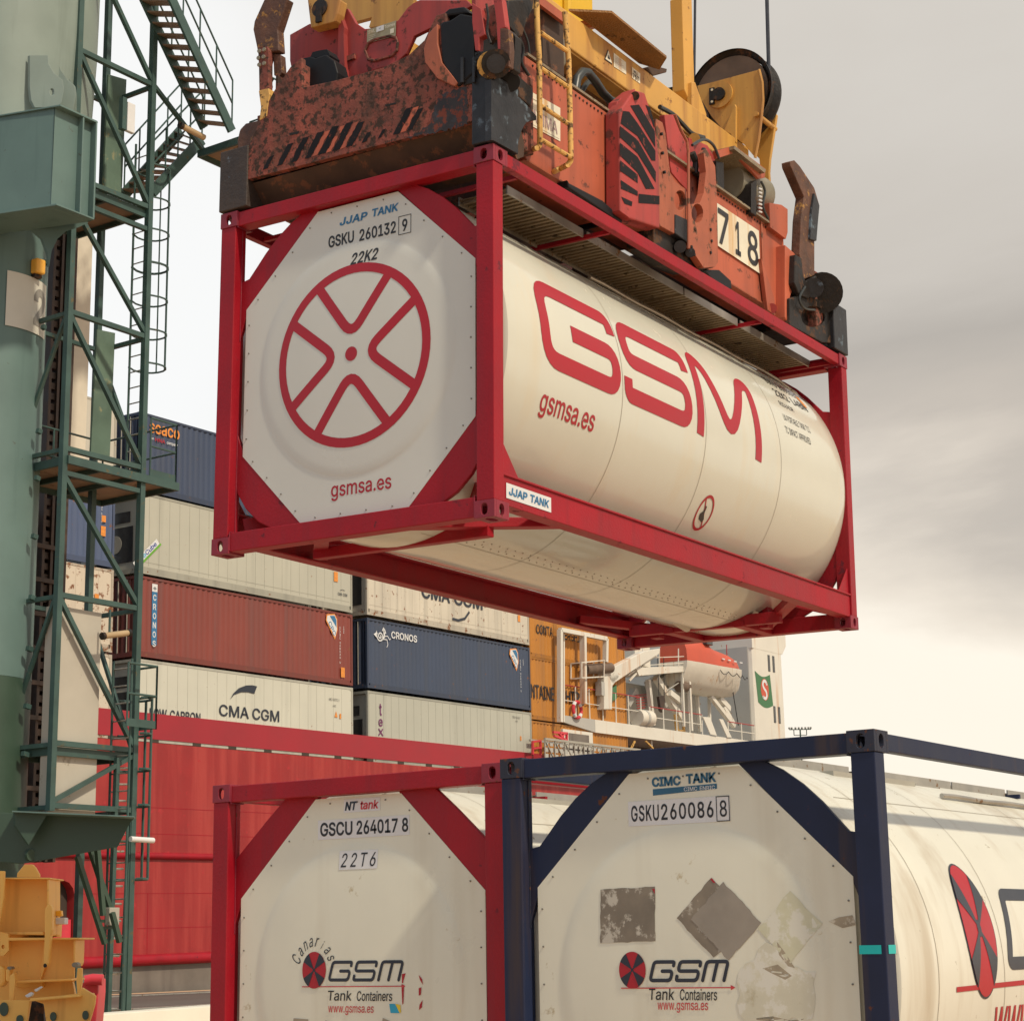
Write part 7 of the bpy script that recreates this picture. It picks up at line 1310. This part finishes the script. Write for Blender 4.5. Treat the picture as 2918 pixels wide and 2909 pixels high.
# railings with red top rail
def srail(x0, x1, t, z0=0, h=1.0, step=1.25):
    r = MB(); n = max(1, int((x1-x0)/step))
    for i in range(n+1): x = x0+(x1-x0)*i/n; r.tube([(x, t, z0), (x, t, z0+h)], .035, 6)
    r.tube([(x0, t, z0+h*.5), (x1, t, z0+h*.5)], .025, 6); o = r.build('railing', M['swhite'], ship); MB().tube([(x0, t, z0+h), (x1, t, z0+h)], .03, 6).build('top_rail', M['railred'], o)
srail(28.0, 35.5, .0, 0, 1.45); srail(36.4, 42, .0, 0, 1.05); srail(45, 48.2, .0, 0, .9)
srail(28.0, 28.2, .1, 0, 1.4, .2)
lr = thing('life_ring', 'red and white life ring on the ship railing in front of the orange stack', 'life ring', SM @ Matrix.Translation((30.0, -.15, .0)))
cc_ = SF.ony(zC, 473, 622, -.15)-Vector((30.0, -.15, 0)); pts = [cc_+Vector((.36*math.cos(k*math.pi/12), 0, .36*math.sin(k*math.pi/12)*1.05)) for k in range(25)]
MB().tube(pts, .085, 8, False).build('ring', M['sredm'], lr, smooth=True)
for k in (3, 9, 15, 21): MB().tube([pts[k-1], pts[k], pts[k+1]], .092, 8).build('band', M['sticker'], lr, smooth=True)
lfr = thing('liferaft_canister', 'white ribbed liferaft canister lying on the ship deck', 'liferaft', SM @ Matrix.Translation((35.3, .3, .0)))
a, b = SF.ony(zD, 205, 1108, .1), SF.ony(zD, 325, 1120, .1); MB().tube([a-Vector((35.3, .3, 0)), b-Vector((35.3, .3, 0))], .42, 20).build('canister', M['boatw'], lfr, smooth=True)
mi_ = (a+b)/2-Vector((35.3, .3, 0)); MB().tube([mi_-Vector((.1, 0, 0)), mi_+Vector((.1, 0, 0))], .44, 20).build('strap', M['sgrey'], lfr, smooth=True)
# lifeboat
lbx = 40.0; lb = thing('lifeboat', 'orange topped white lifeboat hanging in its davits by the funnel block', 'lifeboat', SM @ Matrix.Translation((lbx, -.75, 2.12)))
secs = [(0, .9, .25, 1.62), (1.2, 1.1, .12, 1.60), (3.4, 1.25, .05, 1.58), (5.2, 1.15, .10, 1.64), (6.6, .75, .30, 1.74), (7.45, .25, .70, 1.86), (7.75, .06, 1.2, 1.92)]
hl = MB(); n = 12; YC = 1.3
for x, w_, zk, zg in secs:
    for i in range(n+1): a = math.pi*i/n; hl.v.append(Vector((x, YC-w_*math.cos(a)*(1 if abs(math.cos(a)) > .9 else .93), zg-(zg-zk)*math.sin(a)**1.15)))
for j in range(len(secs)-1):
    for i in range(n): a = j*(n+1)+i; hl.f.append((a, a+1, a+n+2, a+n+1))
hl.f.append(tuple(range(n+1))); hl.f.append(tuple(range(len(hl.v)-n-1, len(hl.v))))
hl.build('hull', M['boatw'], lb, smooth=True)
cp = MB(); cs_ = [(.1, .85, 2.9), (1.6, 1.0, 3.1), (2.6, 1.05, 3.05), (3.1, 1.08, 2.72), (5.0, 1.02, 2.55), (6.1, .80, 2.40), (6.9, .5, 1.95)]
for x, w_, zt_ in cs_:
    for i in range(n+1): a = math.pi*i/n; cp.v.append(Vector((x, YC-w_*math.cos(a), 1.58+(zt_-1.58)*abs(math.sin(a))**.55)))
for j in range(len(cs_)-1):
    for i in range(n): a = j*(n+1)+i; cp.f.append((a, a+1, a+n+2, a+n+1))
cp.f.append(tuple(range(n+1))); cp.f.append(tuple(range(len(cp.v)-n-1, len(cp.v))))
cp.build('canopy', M['boatred'], lb, smooth=True); MB().box(2.0, 2.7, YC-1.07, YC-.8, 2.65, 2.95).build('window', M['swin'], lb, bevel=.05)
rp_ = MB(); rp_.tube([(3.0+k*.16, YC-1.27+max(0, k-14)*.035, 1.35-.20*abs(math.sin(k*.52))) for k in range(26)], .022, 5); rp_.build('grab_line', M['black'], lb)
for x in (3.6, 4.3, 5.0, 5.7): MB().box(x, x+.3, YC-1.12, YC-1.08, 2.0, 2.06).build('reflective_strip', M['sticker'], lb)
# davits and platform
dv_ = thing('boat_davit', 'white steel davit frame with platform and sloping legs below the lifeboat', 'davit', SM @ Matrix.Translation((37.0, .5, 0)))
def dvp(pts, t, th_, name='plate', m='swhite'): return bs(MB().prism([SF.ony(zD, x, y, t) for x, y in pts], (0, th_, 0)), name, m, dv_, bevel=.01)
dvp([(200, 650), (625, 635), (735, 655), (735, 695), (625, 690), (230, 725)], -.1, 1.8, 'platform')
def dvb(p, q, w=.12, t=.0, m='swhite', nm='leg'): return bs(MB().beam(SF.ony(zD, *p, t), SF.ony(zD, *q, t), w, w), nm, m, dv_)
dvb((622, 690), (640, 1190), .12); dvb((683, 700), (708, 1230), .16); dvb((380, 740), (620, 1130), .30, .5); dvb((310, 760), (355, 1180), .22, .6); dvb((375, 750), (440, 1000), .9, 1.4, 'sgrey'); dvb((880, 910), (1100, 1190), .22, .4); dvb((960, 930), (1050, 1030), .3, .5); dvb((500, 880), (600, 960), .3, .3)
dvb((760, 890), (790, 1240), .14, .8); dvb((870, 900), (880, 1240), .14, .8); dvb((1000, 1010), (1090, 1170), .25, .5); dvb((640, 760), (480, 860), .04, .2, 'sgrey')
bs(MB().box(36.5, 46, 2.2, 2.6, .0, 2.6), 'back_wall', 'sgrey', dv_); bs(MB().tube([SF.ony(zD, 595, 825, .2), SF.ony(zD, 665, 825, .2)], .30, 18), 'winch_drum', 'sheave', dv_, smooth=True)
bs(MB().prism([SF.ony(zD, x, y, .4) for x, y in [(560, 1080), (640, 1060), (655, 1240), (575, 1240)]], (0, .1, 0), [[SF.ony(zD, x, y, .4) for x, y in [(585, 1095), (630, 1085), (640, 1220), (595, 1220)]]]), 'guard_frame', 'yel_worn', dv_)
bs(MB().prism([SF.ony(zD, x, y, .1) for x, y in [(412, 915), (465, 905), (470, 960), (445, 1060), (430, 1040)]], (0, .15, 0)), 'hook_block', 'chain', dv_)
dvp([(815, 1100), (882, 1105), (945, 1275), (885, 1262)], -.12, .05, 'sloping_plate'); dvp([(965, 1120), (1000, 1125), (1080, 1290), (1040, 1290)], -.12, .05, 'sloping_plate')
for i in range(7): dvb((200+i*2, 905+i*24), (300-i*2, 895+i*24), .05, .9, 'railred', 'stair_step')
dvb((110, 990), (190, 860), .35, 1.2, 'sgrey'); dvb((130, 720), (390, 540), .05, .0); dvb((140, 770), (260, 640), .08, .0)
for x in (265, 415, 590, 655, 690): dvb((x, 475), (x, 640), .045, -.1, 'swhite', 'rail_post')
dvb((270, 630), (690, 605), .04, -.1, 'swhite', 'rail'); dvb((330, 560), (700, 545), .04, -.1, 'swhite', 'rail')
dvb((400, 560), (412, 905), .03, .0, 'black', 'wire'); dvb((455, 560), (460, 905), .03, .0, 'black', 'wire'); dvb((1085, 840), (1140, 1180), .04, .1, 'black', 'wire'); dvb((1032, 440), (1034, 545), .04, .8, 'railred', 'chain')
MB().box(37.2, 38.8, 1.2, 2.4, 3.4, 4.6).build('deck_locker', M['boatw'], ship); MB().box(38.6, 41.3, 2.7, 4, 3.3, 6.5).build('bridge_wall', M['sgrey'], ship)
# gangway truss in front of the orange stack foot
gw = thing('gangway', 'pale latticed gangway truss standing low in front of the orange stack', 'gangway', SM @ Matrix.Translation((25, -1, -2)))
gz = MB(); x0_, x1_, zt_, zb_ = 24.85, 33.5, -1.38, -2.35
for z in (zt_, zb_): gz.beam((x0_, -1, z), (x1_, -1, z), .10, .10); gz.beam((x0_, -.2, z), (x1_, -.2, z), .10, .10)
k = x0_
while k < x1_-.3: gz.beam((k, -1, zb_), (k, -1, zt_), .05, .05); gz.beam((k, -1, zt_ if int(k*2) % 2 else zb_), (k+.85, -1, zb_ if int(k*2) % 2 else zt_), .04, .04); k += .85
bs(gz, 'truss', 'gate', gw); k = x0_; gp = MB()
while k < x1_-.3:
    for j in range(3): gp.box(k+.08, k+.34, -.97, -.94, zb_+.12+j*.28, zb_+.32+j*.28)
    k += .42
bs(gp, 'infill_panels', 'sgrey', gw)
rk = thing('red_bracket', 'small bright red steel bracket on the ship left of the white deck house', 'bracket', SM @ Matrix.Translation((26, -.8, -1.3)))
r_ = MB()
for p, q3 in (((340, 745), (418, 752)), ((345, 765), (415, 790)), ((372, 750), (400, 785)), ((400, 752), (385, 785)), ((415, 752), (415, 792))): r_.beam(SF.ony(zC, *p, -.8), SF.ony(zC, *q3, -.8), .10, .10)
bs(r_, 'bars', 'sredm', rk)
r_ = MB()
for p, q3 in (((228, 795), (228, 868)), ((270, 790), (272, 872)), ((228, 798), (272, 792)), ((228, 835), (272, 830))): r_.beam(SF.ony(zC, *p, -.5), SF.ony(zC, *q3, -.5), .09, .09)
bs(r_, 'bars', 'sredm', rk)
lk = MB(); lk.beam(SF.ony(zC, 790, 795, 0), SF.ony(zC, 770, 835, 0), .08, .08).beam(SF.ony(zC, 850, 795, 0), SF.ony(zC, 890, 835, 0), .08, .08).build('deck_stand', M['yel_worn'], ship)
# ================================================================ far light mast
p = dpt(2280, 2078, 150); pb_ = Vector((p.x, p.y, 0)); lmst = thing('light_mast', 'tall thin floodlight mast far beyond the ship, above the navy frame', 'light mast', loc=pb_)
MB().tube([(0, 0, 0), (0, 0, p.z)], [.16, .06], 8).build('pole', M['cr_dk'], lmst)
hd = MB(); rt = MW @ Vector((1, 0, 0)); hd.beam(rt*-.85+Vector((0, 0, p.z)), rt*.85+Vector((0, 0, p.z)), .10, .06).beam(rt*-.5+Vector((0, 0, p.z-.45)), rt*.5+Vector((0, 0, p.z-.45)), .08, .05)
for k in (-.5, 0, .5): hd.beam(rt*k+Vector((0, 0, p.z-.45)), rt*k+Vector((0, 0, p.z)), .05, .05)
hd.build('head_frame', M['cr_dk'], lmst)
for k in (-.85, -.66, -.36, -.1, .15, .42, .66, .85): MB().box(-.06, .06, -.06, .06, 0, .14).build('floodlight', M['gate'], lmst).location = rt*k+Vector((0, 0, p.z+.04))
